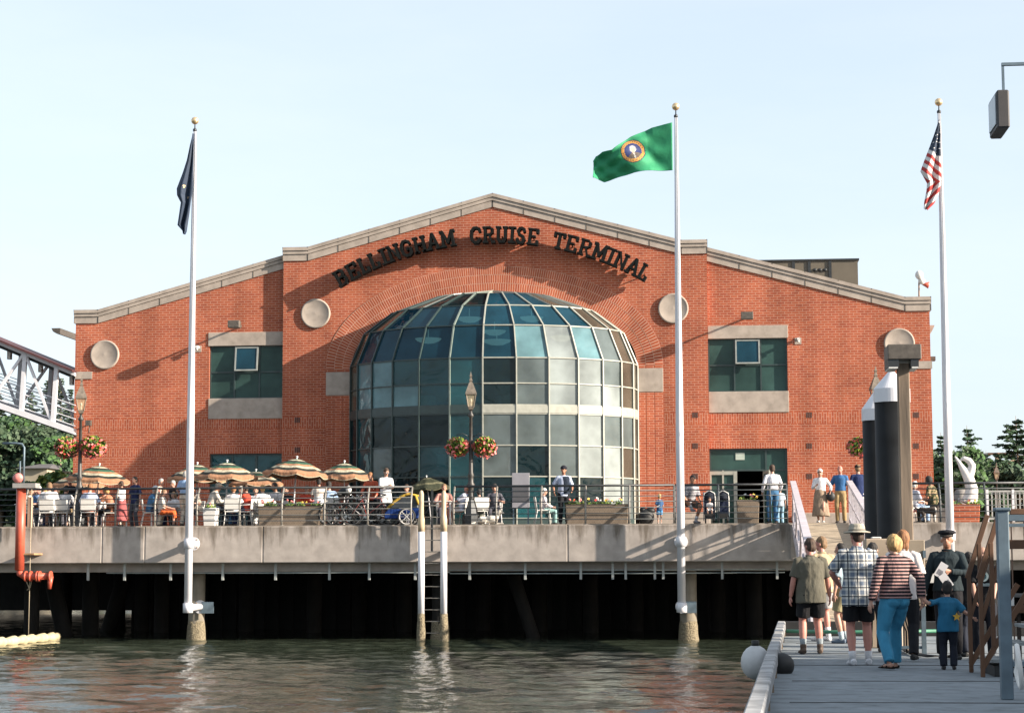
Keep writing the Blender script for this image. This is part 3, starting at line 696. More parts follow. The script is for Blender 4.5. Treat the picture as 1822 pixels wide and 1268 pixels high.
for ri in range(len(rings) - 1):
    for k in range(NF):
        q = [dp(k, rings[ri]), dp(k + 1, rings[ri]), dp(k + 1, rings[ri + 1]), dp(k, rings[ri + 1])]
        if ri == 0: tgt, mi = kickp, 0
        elif ri == 4: tgt, mi = spandrel, (0 if k < 7 else 1)  # band dark on the left, pale on the sun side: light painted in
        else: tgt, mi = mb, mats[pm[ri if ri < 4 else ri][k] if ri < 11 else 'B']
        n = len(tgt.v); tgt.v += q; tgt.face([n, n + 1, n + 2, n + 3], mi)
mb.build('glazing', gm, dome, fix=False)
for q_, nm in ((spandrel, 'spandrel_band'), (kickp, 'sill_panel')):
    o = q_.build(nm, [mull_dark, mull_pale], dome, fix=False); s = o.modifiers.new('s', 'SOLIDIFY'); s.thickness = .1; s.offset = 0
for k in range(NF + 1):
    mb = MB(); pts = [dp(k, r_, .02) for r_ in rings]
    for a, b in zip(pts, pts[1:]): mb.bar(a, b, .042 if k < 7 else .04, .09, up=Vector((math.cos(math.pi * k / NF), 1, 0)))
    mb.build('rib', mull_dark if k < 6 else mull_pale if k > 6 else M('mullion_half_lit', (.2, .24, .21), .4), dome)  # ribs coloured by side: shaded left and sunlit right painted in
for ri in (1, 2, 3, 4, 5, 6, 7, 8, 9):
    mb = MB()
    for k in range(NF): mb.bar(dp(k, rings[ri], .015), dp(k + 1, rings[ri], .015), .04, .038 if ri not in (4, 5) else .08, mi=0 if k < 7 else 1)  # bars share the painted shaded and sunlit halves
    mb.build('glazing_bar', [mull_dark, mull_pale], dome)
# mezzanine edge inside the bay, tables, pendant lamps, papers
mb = MB(); pts = [(dp(k, (.94, 0))) for k in range(NF + 1)]; n = len(pts)
for z in (zr[4] - DZ + .02, zr[5] - DZ - .02): mb.v += [Vector((p.x, p.y, z)) for p in pts]
for i in range(n - 1): mb.face([i, i + 1, n + i + 1, n + i])
mb.face(list(range(n))); mb.face(list(range(n, 2 * n))); mb.build('mezzanine', dark_int, dome)
for px, py in ((752, 706), (820, 706), (905, 706), (960, 706)):
    q = P(px, py, 63.4) - Vector((CX, YC, DZ)); mb = MB(); mb.lathe([(.5, -.55), (.42, 0), (.42, .03), (.001, .03)], (q.x, q.y + .1, q.z), 20)
    mb.build('dining_table', M('tablecloth_teal', (.35, .55, .55), .8), dome)
bowl = M('lamp_bowl', (.75, .68, .5), .6, .05, 3, emit=.35)
for px, py, Y, r in ((835, 567, 64.6, .42), (946, 566, 64.6, .4), (880, 590, 65.6, .4), (762, 604, 64.3, .45), (884, 607, 63.4, .48), (1000, 600, 64.0, .4)):
    q = P(px, py, Y) - Vector((CX, YC, DZ)); mb = MB(); mb.lathe([(.02, -.14), (r * .5, -.11), (r * .85, -.04), (r, .03), (r * .97, .03), (r * .5, -.08)], q, 24); mb.tube([q + Vector((0, 0, -.1)), q + Vector((0, 0, .35))], .012, 5)
    mb.build('pendant_lamp', bowl, dome)
def stick(k, f, z0, z1, w_, col, name):
    a, b = dp(k, (1, 0), -.05), dp(k + 1, (1, 0), -.05); c = a.lerp(b, f); d = (b - a).normalized()
    mb = MB(); mb.bar(c - d * w_ / 2 + Vector((0, 0, (z0 + z1) / 2)), c + d * w_ / 2 + Vector((0, 0, (z0 + z1) / 2)), .01, z1 - z0); mb.build(name, M('paper_%.1f_%.1f_%.1f' % col, col, .8), dome)
for k, f, z0, z1, w_, col in ((2, .7, 1.8, 2.5, .25, (.05, .45, .5)), (4, .4, 2.0, 2.3, .22, (.5, .55, .1)), (5, .7, 2.0, 2.4, .3, (.6, .8, .85)), (7, .5, 2.0, 2.35, .4, (.5, .65, .8)), (8, .5, 2.0, 2.4, .35, (.75, .6, .35)), (9, .4, 2.1, 2.4, .4, (.7, .85, .95)), (11, .3, 1.9, 2.5, .15, (.1, .2, .5)), (4, .7, 2.2, 2.5, .2, (.5, .55, .1)), (11, .3, 2.52, 2.7, .15, (.7, .15, .08))):
    stick(k, f, z0, z1, w_, col, 'poster')
for k in (0, 13):
    pass
# ------------------------------------------------------------ sign letters
GL = {  # strokes on a 1 x 1 cell; serifs included
 'B': [[(.15, 0), (.15, 1)], [(0, 1), (.6, 1), (.78, .88), (.78, .65), (.6, .52), (.15, .52)], [(.6, .52), (.84, .4), (.84, .14), (.65, 0), (0, 0)]],
 'E': [[(.15, 0), (.15, 1)], [(0, 1), (.82, 1), (.82, .8)], [(.15, .52), (.6, .52)], [(0, 0), (.85, 0), (.85, .22)]],
 'L': [[(.15, 0), (.15, 1)], [(0, 1), (.35, 1)], [(0, 0), (.8, 0), (.8, .24)]],
 'I': [[(.25, 0), (.25, 1)], [(.02, 1), (.48, 1)], [(.02, 0), (.48, 0)]],
 'N': [[(.15, 0), (.15, 1)], [(.0, 1), (.2, 1), (.85, 0), (.85, 1)], [(0, 0), (.32, 0)], [(.68, 1), (1, 1)]],
 'G': [[(.85, .78), (.8, .9), (.6, 1), (.35, 1), (.12, .8), (.05, .5), (.12, .2), (.35, 0), (.62, 0), (.85, .12), (.85, .42), (.55, .42)]],
 'H': [[(.15, 0), (.15, 1)], [(.85, 0), (.85, 1)], [(.15, .52), (.85, .52)], [(0, 1), (.32, 1)], [(.68, 1), (1, 1)], [(0, 0), (.32, 0)], [(.68, 0), (1, 0)]],
 'A': [[(.1, 0), (.47, 1), (.53, 1), (.9, 0)], [(.25, .34), (.75, .34)], [(-.04, 0), (.26, 0)], [(.72, 0), (1.04, 0)]],
 'M': [[(.12, 0), (.14, 1), (.5, .25), (.86, 1), (.9, 0)], [(-.02, 1), (.14, 1)], [(.86, 1), (1.04, 1)], [(-.04, 0), (.28, 0)], [(.74, 0), (1.06, 0)]],
 'C': [[(.88, .75), (.82, .92), (.6, 1), (.35, 1), (.12, .8), (.05, .5), (.12, .2), (.35, 0), (.62, 0), (.88, .2)]],
 'R': [[(.15, 0), (.15, 1)], [(0, 1), (.6, 1), (.8, .88), (.8, .64), (.6, .52), (.15, .52)], [(.5, .52), (.8, 0), (1, 0)], [(0, 0), (.34, 0)]],
 'U': [[(.15, 1), (.15, .25), (.3, .02), (.65, .02), (.82, .25), (.82, 1)], [(0, 1), (.32, 1)], [(.66, 1), (.98, 1)]],
 'S': [[(.78, .78), (.7, .95), (.5, 1), (.28, .97), (.12, .78), (.25, .57), (.65, .44), (.8, .24), (.65, .03), (.4, 0), (.18, .05), (.08, .25)]],
 'T': [[(.45, 0), (.45, 1)], [(0, .78), (0, 1), (.9, 1), (.9, .78)], [(.25, 0), (.65, 0)]]}
sign = empty('building_sign', (CX, YC - .35, DZ), 0, 'black raised letters arched over the glass bay reading BELLINGHAM CRUISE TERMINAL', 'sign')
# circle through measured letter positions
cz = P(876, 964, YC).z; RS = 534 / 52.8
def put_word(word, pa, pb):
    W = {'I': .62, 'M': 1.25, 'L': .9, 'S': .95, 'T': 1.}
    ws = [W.get(c, 1.08) for c in word]; tot = sum(ws); a0 = math.asin((pa - 877) / 534); a1 = math.asin((pb - 877) / 534); acc = 0
    for c, w_ in zip(word, ws):
        am = a0 + (a1 - a0) * (acc + w_ / 2) / tot; acc += w_; cw = abs(a1 - a0) * RS / tot * w_ * .84
        if c == 'I': cwu = cw / .5
        else: cwu = cw
        h = .50
        mb = MB(); base = Vector((math.sin(am) * RS, 0, cz - DZ + math.cos(am) * RS)); ux = Vector((math.cos(am), 0, -math.sin(am))); uz = Vector((math.sin(am), 0, math.cos(am)))
        for si, st in enumerate(GL[c]):
            for qi, (a, b) in enumerate(zip(st, st[1:])):
                off = (.25 if c == 'I' else .5)
                A = base + ux * ((a[0] - off) * cwu) + uz * (a[1] * h); B_ = base + ux * ((b[0] - off) * cwu) + uz * (b[1] * h); d = (B_ - A).normalized()
                dep = .15 + .003 * ((si * 3 + qi) % 5)
                th = .092 if (si == 0 or abs(a[0] - b[0]) < .2) else .062
                mb.bar(A - d * .03 - Vector((0, .0, 0)), B_ + d * .03, dep * 2, th, up=d.cross(Vector((0, 1, 0))))
        mb.bar(base + uz * .2 + Vector((0, 0, 0)), base + uz * .2 + Vector((0, .36, 0)), .03)
        mb.build('letter', sign_black, sign)
put_word('BELLINGHAM', 601, 813); put_word('CRUISE', 838, 962); put_word('TERMINAL', 985, 1152)
# ------------------------------------------------------------ rooftop unit, siren
a, b = P(1396, 465, 70), P(1527, 506, 70)
mb = MB(); mb.box(a.x - 1.2, b.x, 70, 73, b.z - 1.6, a.z)
for px in (1412, 1440, 1477): x = PX(px, 70, 480); mb.box(x - .05, x + .05, 69.96, 70.02, b.z - 1, a.z - .02, 1)
mb.box(a.x - 1.25, b.x + .05, 69.95, 73.05, a.z, a.z + .06, 1)
for px in (1450, 1459, 1468): q = P(px, 480, 69.97); mb.ball(q, (.08, .03, .06), 8, 1)
o = mb.build('rooftop_unit', [hvac_mat, dark_metal]); recenter(o); tag(o, 'brown panelled ventilation unit on the right roof slope', 'rooftop unit')
q = P(1635, 526, 66); t = P(1635, 490, 66); mb = MB(); mb.tube([q - Vector((0, 0, .1)), t], .025, 6); mb.ball(t + Vector((0, -.1, 0)), (.14, .1, .16), 10, 1); mb.ball(t + Vector((.08, -.05, -.2)), (.12, .1, .12), 10, 1)
mb.lathe([(.02, 0), (.12, .22)], t + Vector((.1, 0, -.3)), 10, 2, mtx=Matrix.Rotation(R_(100), 3, 'Y')); o = mb.build('siren', [rust, white_plastic, red_pipe]); recenter(o); tag(o, 'small weathered siren on a thin mast at the right roof corner', 'siren')
# ------------------------------------------------------------ railings
RY = 57.12
def railing(pxs, label, lean=True, ends=(True, True), mat_=None):
    xs = [PX(p, RY) for p in pxs]; x0, x1 = xs[0], xs[-1]
    t = empty('railing', (x0, RY, DZ + .03), 0, label, 'railing', 'railings along the pier edge')
    def off(h): return 0 if h < .62 else .30 * ((h - .62) / .53) ** 1.3
    for i, x in enumerate(xs):
        mb = MB(); mb.tube([(x - x0, off(h), h) for h in (-.02, .3, .62, .75, .88, 1.0, 1.12)], .032, 7); mb.lathe([(.07, -.02), (.07, .01)], (x - x0, 0, 0), 8); mb.build('post', mat_ or post_mat, t)
    mb = MB(); mb.tube([(-.0, off(1.13), 1.13), (x1 - x0, off(1.13), 1.13)], .034, 8); mb.build('top_rail', dark_metal, t)
    for h in (.14, .31, .48, .65, .81, .97):
        mb = MB(); mb.tube([(0, off(h) - .02, h), (x1 - x0, off(h) - .02, h)], .0125 if h != .97 else .017, 5); mb.build('rail', rail_mat, t)
    return t
railing([-30, 43, 131, 205, 275, 350, 426, 501, 577, 654, 731], 'long railing in front of the cafe tables, left of the ladder')
railing([807, 883, 963, 1042, 1120, 1200], 'railing section right of the ladder, in front of the glass bay')
railing([1201.5, 1279, 1371, 1401], 'railing section between the middle flagpole and the gangway', mat_=rail_mat)
railing([1622, 1674, 1755, 1835], 'railing section right of the gangway near the white sculpture', mat_=rail_mat)
# ------------------------------------------------------------ ladder
t = empty('ladder', (PX(769, 56.55), 56.55, -.5), 0, 'tall white ladder of two pilings with thin rungs rising from the water', 'ladder')
for px in (749.5, 789.5):
    x = PX(px, 56.55, 1000) - t.location.x; zt = PZ(px, 872, 56.55) + .5; zm = PZ(px, 930, 56.55) + .5
    mb = MB(); mb.tube([(x, 0, 1.3), (x, 0, zm - .25)], .098, 14); mb.build('piling', white_paint, t)
    mb = MB(); mb.tube([(x, 0, zm - .25), (x, 0, zm + .1), (x, 0, zm + .25), (x, 0, zt - .12), (x, 0, zt - .03), (x, 0, zt)], [.10, .10, .072, .07, .05, .02], 12); mb.build('piling_top', M('peeling_cream_paint', (.62, .48, .32), .7, .3, 3, .2), t)
    mb = MB(); mb.tube([(x, 0, 0), (x, 0, .5), (x, 0, .8), (x, 0, 1.05), (x, 0, 1.32)], [.12, .13, .12, .11, .1], 14)
    rr = random.Random(int(px)); 
    for v in mb.v: v += Vector((rr.uniform(-.015, .015), rr.uniform(-.015, .015), 0))
    mb.build('crusted_foot', kelp, t)
for i in range(12):
    z = .75 + i * .335; mb = MB(); x0, x1 = PX(749.5, 56.55, 1000) - t.location.x, PX(789.5, 56.55, 1000) - t.location.x
    mb.tube([(x0, 0, z), (x1, 0, z)], .016, 6); mb.build('rung', post_mat, t)
mb = MB(); x = PX(768, 56.7) - t.location.x; mb.box(x - .03, x + .03, .2, .26, 3.1, 4.9); mb.build('stile', dark_metal, t)
for px in (749.5, 789.5):
    x = PX(px, 56.55) - t.location.x; mb = MB(); mb.box(x - .05, x + .05, .08, .44, 3.0, 3.15); mb.build('bracket', dark_metal, t)
# ------------------------------------------------------------ flagpoles and flags
def flagpole(x, ztop, zb, label, r0=.118, brackets=(2.86, .98)):
    t = empty('flagpole', (x, 56.45, zb), 0, label, 'flagpole', 'white flagpoles on the pier')
    H = ztop - zb; mb = MB(); mb.tube([(0, 0, 0), (0, 0, H * .35), (0, 0, H * .7), (0, 0, H - .35)], [r0, r0 * .95, r0 * .68, r0 * .38], 16); mb.build('pole', white_paint, t)
    mb = MB(); mb.ball((0, 0, H - .1), .115, 16); mb.build('ball', gold, t)
    mb = MB(); mb.lathe([(.02, H - .45), (.06, H - .42), (.06, H - .36), (.02, H - .33), (.015, H - .2)], (0, 0, 0), 10); mb.build('truck', dark_metal, t)
    for i, z in enumerate(brackets):
        z -= zb; mb = MB(); mt = Matrix.Rotation(R_(90), 3, 'X')
        mb.lathe([(.2, 0), (.2, .05)], (0, -.0 + .52 + (0 if i == 0 else .9), z), 18, mtx=mt)
        mb.tube([(0, 0, z), (0, .56 if i == 0 else 1.4, z)], .1, 12); mb.tube([(0, 0, z - .14), (0, 0, z + .14)], .15, 14); mb.build('bracket', white_paint, t)
        mb = MB()
        for a in range(4): mb.ball((.165 * math.cos(a * 1.57 + .78), .47 + (0 if i == 0 else .9), z + .165 * math.sin(a * 1.57 + .78)), .022, 6)
        mb.build('bolt', rust, t)
    if zb < 2:
        mb = MB(); mb.box(.05, .42, 1.35, 1.4, -.17 + .98 - zb - .02, .15 + .98 - zb); mb.build('plate', grey_metal, t)
    mb = MB(); mb.tube([(.05, -.16, 3.6), (.045, -.11, H * .5), (.03, -.05, H - .4)], .006, 4); mb.build('halyard', rail_mat, t)
    return t
fp1 = flagpole(PX(334.5, 56.45, 1080), PZ(345, 215, 56.45) + .1, .86, 'white flagpole on the left with the drooping dark blue flag')
fp2 = flagpole(PX(1213, 56.45, 1077), PZ(1200, 190, 56.45) + .1, .86, 'white flagpole in the middle flying the green flag')
fp3 = flagpole(PX(1690, 56.45, 930), PZ(1668, 182, 56.45) + .1, 2.1, 'white flagpole on the right with the drooping striped flag', brackets=(3.0,))
def flag(name, left, right, colour, mats, label, nS=60, nT=40, Y=56.3, wave=.05, wf=3., axis='t'):
    """left/right: measured outlines of the hanging cloth; built as folded cloth in depth"""
    def ev(c, s):
        s *= len(c) - 1; i = min(int(s), len(c) - 2); f = s - i; return (c[i][0] * (1 - f) + c[i + 1][0] * f, c[i][1] * (1 - f) + c[i + 1][1] * f)
    mb = MB(); px_ = []
    for i in range(nS + 1):
        a, b = ev(left, i / nS), ev(right, i / nS)
        for j in range(nT + 1):
            f = j / nT; q = (a[0] * (1 - f) + b[0] * f, a[1] * (1 - f) + b[1] * f); px_.append(q)
            v = P(q[0], q[1], Y); dy = wave * (math.sin(f * wf * 2 * math.pi + i / nS * 4) + .5 * math.sin(i / nS * 9 + f * 3)) * min(1, (1 - f) * 4 + .05)
            if axis == 's': dy = wave * (math.sin(i / nS * wf * 2 * math.pi + f * 2.2) + .28 * math.sin(i / nS * 17 + f * 7) + .18 * math.sin(i / nS * 6 - f * 15) + .1 * math.sin(i / nS * 31 + f * 13)) * min(1, i / nS * 5)
            v.y += dy; mb.v.append(v)
    for i in range(nS):
        for j in range(nT):
            n = i * (nT + 1) + j; c = ((px_[n][0] + px_[n + nT + 2][0]) / 2, (px_[n][1] + px_[n + nT + 2][1]) / 2)
            mb.face([n, n + 1, n + nT + 2, n + nT + 1], colour(c[0], c[1], i / nS, j / nT), True)
    o = mb.build(name, mats); recenter(o); s = o.modifiers.new('thickness', 'SOLIDIFY'); s.thickness = .012; tag(o, label, 'flag'); return o
flag('flag', [(343, 238), (337, 258), (331, 284), (322, 312), (314, 335), (315, 347), (322, 360), (319, 380), (316, 400), (325, 410), (327, 417)],
     [(344.5, 238), (344.5, 262), (344, 290), (343.5, 312), (343, 335), (341.5, 347), (339.5, 360), (337, 380), (334, 400), (332, 412), (330, 417)],
     lambda x, y, s, t: 1 if (math.hypot(x - 328, y - 332) < 1.9 or math.hypot(x - 334.5, y - 351) < 2.2) else 0, [flag_navy, gold], 'limp dark blue flag with gold stars hanging from the left flagpole', nS=90, nT=30, wave=.07, wf=1.5)
def gcol(x, y, s, t):
    dx, dy = x - 1126.5, y - 270.5; u = dx * .93 + dy * -.36; v = dx * .36 + dy * .93; u /= 1.02; v /= 1.0; r = math.hypot(u, v)
    if r > 21.5: return 0
    if r > 20: return 4
    if r > 15: return 1 if not (17 < r < 18.2 and int(math.atan2(v, u) * 9) % 2) else 4
    # bust inside the ring
    if math.hypot((u - .3) / 3.6, (v + 3.6) / 4.6) < 1: return 3
    if math.hypot((u - .6) / 5.6, (v + 4.2) / 6.6) < 1 and v < 1: return 5
    if abs(u - .3) < 2.4 and 0 < v < 3.6: return 3
    if v > 2.6 and abs(u) < 3.5 + (v - 2.6) * 1.5: return 6 if abs(u) > 1.1 else 5
    return 2
flag('flag', [(1196, 218), (1160, 226), (1141, 234), (1122, 243), (1106, 255), (1089, 269), (1072, 271), (1060, 277), (1055.5, 286)],
     [(1197, 303), (1172, 304.5), (1150, 306), (1128, 309), (1106, 314), (1090, 318), (1075, 322.5), (1064, 319), (1055.5, 318)],
     gcol, [flag_green, seal_gold, seal_blue, M('emblem_face', (.46, .34, .27), .8, .3, 30), flag_navy, seal_pale, M('emblem_coat', (.13, .10, .08), .8, .3, 30)], 'green flag with a round portrait seal flying from the middle flagpole', nS=110, nT=80, wave=.16, wf=1.3, axis='s')
def ucol(x, y, s, t):
    q = y - .88 * (x - 1650)
    if q < 262 and x < 1680 and y < 278:
        k = (x * .5 + y)
        return 2 if ((int(y * .32) + int(x * .3)) % 3 == 0 and (y * 1.0) % 6 < 2.2 and (x % 5) < 2.6) else 0
    if y > 322: q = y + .9 * (x - 1650)
    return 1 if int((q - 262) / 8.2) % 2 else 2
flag('flag', [(1670.5, 214), (1662, 240), (1654, 262), (1647, 280), (1638, 305), (1650, 326), (1649, 340), (1645, 360), (1644, 372)],
     [(1671.5, 214), (1673, 240), (1673, 262), (1674, 285), (1674.5, 310), (1674, 330), (1670, 345), (1662, 362), (1650, 374)],
     ucol, [flag_navy, flag_red, flag_white], 'limp red and white striped flag with a starred blue canton on the right flagpole', nS=130, nT=40, wave=.06, wf=1.5)
# ------------------------------------------------------------ street lamps and flower baskets
def lamp_proto():
    t = empty('street_lamp', (0, 0, 0)); mb = MB()
    mb.lathe([(.27, 0), (.27, .3), (.23, .34), (.2, .5), (.13, .75), (.11, .8)], n=8, smooth=False); mb.build('base', dark_metal, t)
    mb = MB(); mb.lathe([(.10, .8), (.125, .85), (.095, .9), (.082, 1.15), (.11, 1.2), (.125, 1.26), (.08, 1.34), (.075, 1.5), (.10, 1.56), (.065, 1.64), (.055, 2.6), (.045, 3.35), (.085, 3.38), (.085, 3.43), (.045, 3.5), (.04, 3.58)], n=12); mb.build('shaft', M('dark_bronze', (.05, .045, .04), .5, .3, 12), t)
    mb = MB(); mb.lathe([(.04, 3.56), (.1, 3.6), (.125, 3.68), (.12, 3.7)], n=4, smooth=False)
    for a in range(4):
        an = a * math.pi / 2; mb.bar((.125 * math.cos(an), .125 * math.sin(an), 3.68), (.215 * math.cos(an), .215 * math.sin(an), 4.08), .02)
    mb.lathe([(.25, 4.06), (.25, 4.1), (.16, 4.28), (.09, 4.42), (.05, 4.46), (.075, 4.5), (.05, 4.55), (.04, 4.6), (.06, 4.64), (.03, 4.7), (.001, 4.8)], n=4, smooth=False); mb.v = [Matrix.Rotation(R_(45), 3, 'Z') @ v for v in mb.v]; mb.build('lantern_frame', copper, t)
    mb = MB(); mb.lathe([(.118, 3.69), (.208, 4.06)], n=4, smooth=False); mb.v = [Matrix.Rotation(R_(45), 3, 'Z') @ v for v in mb.v]; mb.f = [f for f in mb.f if len(set(f)) == 4][:4]; mb.m = mb.m[:4]; mb.sm = mb.sm[:4]; mb.build('lantern_glass', g_clear, t)
    mb = MB(); mb.tube([(0, 0, 3.68), (0, 0, 3.8)], .02, 8); mb.ball((0, 0, 3.87), (.04, .04, .075), 8); mb.build('bulb', white_plastic, t)
    mb = MB()
    for s in (-1, 1): mb.tube([(s * .06, 0, 2.75), (s * .25, 0, 2.85), (s * .46, 0, 2.8)], .014, 6)
    mb.build('basket_arm', dark_metal, t)
    return t
def basket_proto():
    t = MB(); t.lathe([(.06, -.28), (.2, -.22), (.27, -.05), (.27, 0)], n=12); o = t.build('flower_basket', M('basket_moss', (.1, .08, .03), .95, .3, 20))
    mb = MB(); leaves(mb, (0, 0, .02), (.37, .36, .31), 1300, .045, 3, 5, .5); mb.build('leaves', [f_bas, f_bas, f_dec], o, fix=False)
    mb = MB(); leaves(mb, (0, 0, -.02), (.42, .40, .34), 190, .042, 3, 9, .9); mb.build('flowers', [petal_red, petal_pink, petal_pink], o, fix=False)
    mb = MB()
    for a in range(3): mb.tube([(.26 * math.cos(a * 2.1), .26 * math.sin(a * 2.1), 0), (0, 0, .3)], .006, 4)
    mb.build('chain', dark_metal, o)
    return o
lp = lamp_proto(); bp_ = basket_proto(); first = True
for px, Y, zb, label, nb in ((140, 58.3, DZ + .03, 'ornate street lamp with flower baskets beside the left cafe tables', 2), (838, 58.6, DZ + .03, 'ornate street lamp with flower baskets in front of the glass bay', 2),
                      (1564, 60.5, DZ + .03, 'ornate street lamp mostly hidden behind the black mooring piles', 1), (1776, 78, DZ + .03, 'distant street lamp standing beyond the white sculpture', 0)):
    o = lp if first else copy_tree(lp); x = PX(px, Y)
    o.location = (x, Y, zb); o.rotation_euler = (0, 0, .15 * (px % 3)); tag(o, label, 'street lamp', 'ornate street lamps')
    k = (PZ(px, {140: 668, 838: 660, 1564: 650, 1776: 822}[px], Y) - zb) / 4.8; o.scale = (k, k, k)
    for s in ((-1, 1) if nb == 2 else (-1,) if nb == 1 else ()):
        b = bp_ if first else copy_tree(bp_); first = False
        b.location = (x + s * (.41 if px != 1564 else .55), Y, zb + (PZ(px, 795, Y) - zb)); b.rotation_euler = (0, 0, s + px)
        if px == 838 or px == 1564: b.scale = (.93, .93, .93)
        tag(b, {(140, -1): 'pink flower basket hanging left of the far left lamp post', (140, 1): 'green and pink flower basket hanging right of the far left lamp post', (838, -1): 'flower basket hanging left of the lamp post before the glass bay', (838, 1): 'flower basket hanging right of the lamp post before the glass bay', (1564, -1): 'flower basket peeking out left of the black mooring piles'}[(px, s)], 'flower basket', 'hanging flower baskets')
# ------------------------------------------------------------ pontoon
PN = .98
a, b = G(1383, 1130, PN), G(1352, 1228, PN)
d = (a - b).normalized(); A0 = b - d * 12; A1 = a; nrm = Vector((d.y, -d.x, 0))
pt = empty('pontoon', (A1.x, A1.y, 0), 0, 'grey concrete floating pontoon the visitors stand on', 'pontoon'); loc = Vector((A1.x, A1.y, 0))
far_r = Vector((A1.x + 9, A1.y, 0)); W_ = 9.
mb = MB(); pp = [A0 - loc, A1 - loc, Vector((W_, 0, 0)), Vector((W_ + 2, A0.y - A1.y, 0))]
n = 0; mb.v = [Vector((p.x, p.y, PN)) for p in pp] + [Vector((p.x, p.y, -.4)) for p in pp]
mb.face([0, 1, 2, 3]); mb.face([7, 6, 5, 4])
for i in range(4): j = (i + 1) % 4; mb.face([i, j, 4 + j, 4 + i])
mb.build('float', float_conc, pt, bevel=.03)
L = (A1 - A0).length; n = int(L / 2.45)
rr = random.Random(2)
for i in range(n + 1):
    p = A1 - d * (i * 2.45) - Vector((loc.x, loc.y, PN)); e = p - d * 2.38
    mb = MB(); mb.bar(p + nrm * .08 + Vector((0, 0, PN + .17 + rr.uniform(-.01, .01))), e + nrm * (.08) + Vector((0, 0, PN + .17)), .14, .15); mb.build('bull_rail', M('grey_timber', (.36, .36, .36), .9, .45, 3, .6, dist=.02), pt, bevel=.015)
    mb = MB(); mb.box(-.06, .06, -.15, .15, PN - .02, PN + .09); mb.v = [v + p - d * .4 + nrm * .08 for v in mb.v]; mb.build('rail_block', wood, pt)
for i in range(4):
    mb = MB(); mb.bar(Vector((.1 + i * 2.2, -.14, PN + .13)), Vector((2.2 + i * 2.2, -.14, PN + .13)), .24, .24); mb.build('end_rail', black_rubber, pt)
for i in range(6):
    y = -3.4 - i * 3.3
    mb = MB(); mb.box(.35 + (y / 19) * 1.0, 9.3, y - .015, y + .015, PN + .001, PN + .006); mb.build('joint_line', M('joint_dark', (.09, .09, .09), .9), pt)
# fenders
q = G(1350, 1190, .85); q = A1 - d * ((A1.y - G(1350, 1178, 1.0).y)); 
mb = MB(); mb.ball((0, 0, 0), (.19, .2, .22), 20); mb.lathe([(.05, .2), (.05, .28)], n=8, mi=1); o = mb.build('fender', [M('fender_white', (.62, .62, .62), .5, .12, 4), black_rubber]); o.location = q + nrm * -.16 + Vector((0, 0, .02)); tag(o, 'big round white fender hanging off the pontoon edge', 'fender')
mb = MB(); mb.ball((0, 0, .09), (.15, .14, .15), 16); q = G(1391, 1197, PN); o = mb.build('mooring_bag', black_rubber); o.location = (q.x, q.y, PN); tag(o, 'black rounded bag lying inside the pontoon rail', 'bag')
# hose on the pontoon
mb = MB(); pts = [G(x, y, PN + .03) for x, y in ((1600, 1150), (1622, 1162), (1650, 1166), (1690, 1167), (1720, 1160), (1740, 1152))]; mb.tube(pts, .022, 6)
o = mb.build('hose', black_rubber); recenter(o); tag(o, 'black hose lying on the pontoon behind the visitors', 'hose')
mb = MB(); pts = [G(x, y, PN + .16) for x, y in ((1400, 1122), (1500, 1124), (1600, 1123), (1720, 1121))]; mb.tube(pts, .03, 8); o = mb.build('hose', M('green_hose', (.05, .22, .13), .5, .2, 4)); recenter(o); tag(o, 'green hose running along the far end of the pontoon', 'hose')
# ------------------------------------------------------------ gangway
gy0, gy1 = 57.0, 34.9
gT = (PX(1415, gy0, 900), PX(1509, gy0, 900)); gB = (P(1452, 1005, gy1).x, P(1592, 1005, gy1).x)
gw = empty('gangway', ((gT[0] + gT[1]) / 2, gy0, DZ), 0, 'pale painted gangway sloping from the pier down to the pontoon', 'gangway'); go = gw.location.copy()
def gp(side, f, h, inn=0.): # f 0 at pier .. 1 at pontoon
    x = (gT[0] * (1 - f) + gB[0] * f) if side == 0 else (gT[1] * (1 - f) + gB[1] * f)
    return Vector((x + (inn if side == 0 else -inn), gy0 + (gy1 - gy0) * f, (DZ + .02) * (1 - f) + (PN + .12) * f + h)) - go
mb = MB(); n = 44
for i in range(n):
    f0, f1 = i / n, (i + .93) / n
    q = [gp(0, f0, 0), gp(1, f0, 0), gp(1, f1, 0), gp(0, f1, 0)]; k = len(mb.v); mb.v += q + [v - Vector((0, 0, .05)) for v in q]
    mb.face([k, k + 1, k + 2, k + 3]); mb.face([k + 7, k + 6, k + 5, k + 4])
    for a in range(4): mb.face([k + a, k + (a + 1) % 4, k + 4 + (a + 1) % 4, k + 4 + a])
mb.build('walkway', gang_floor, gw)
for s in (0, 1):
    for nm, h, w_, hh in (('hand_rail', 1.18, .16, .09), ('mid_rail', .62, .05, .05), ('bottom_rail', .1, .07, .12), ('stringer', -.16, .09, .26)):
        mb = MB(); mb.bar(gp(s, 0 if h > 0 else .005, h, -.05), gp(s, .99, h, -.05), w_, hh); mb.build(nm, gang_paint, gw)
    mb = MB()
    for i in range(70): f = (i + .5) / 70; mb.bar(gp(s, f, .1, -.05), gp(s, f, 1.16, -.05), .022, .022, up=Vector((0, 1, 0)))
    mb.build('balusters', gang_paint, gw)
    for i in range(9): f = min(.985, i / 8 + .003); mb = MB(); mb.bar(gp(s, f, -.25, -.05), gp(s, f, 1.2, -.05), .07, .07, up=Vector((0, 1, 0))); mb.build('post', gang_paint, gw)
    mb = MB()
    for i in range(8): mb.bar(gp(s, i / 8, 1.1 if i % 2 else .1, -.09), gp(s, (i + 1) / 8, .1 if i % 2 else 1.1, -.09), .04)
    mb.build('truss_diagonal', gang_paint, gw)
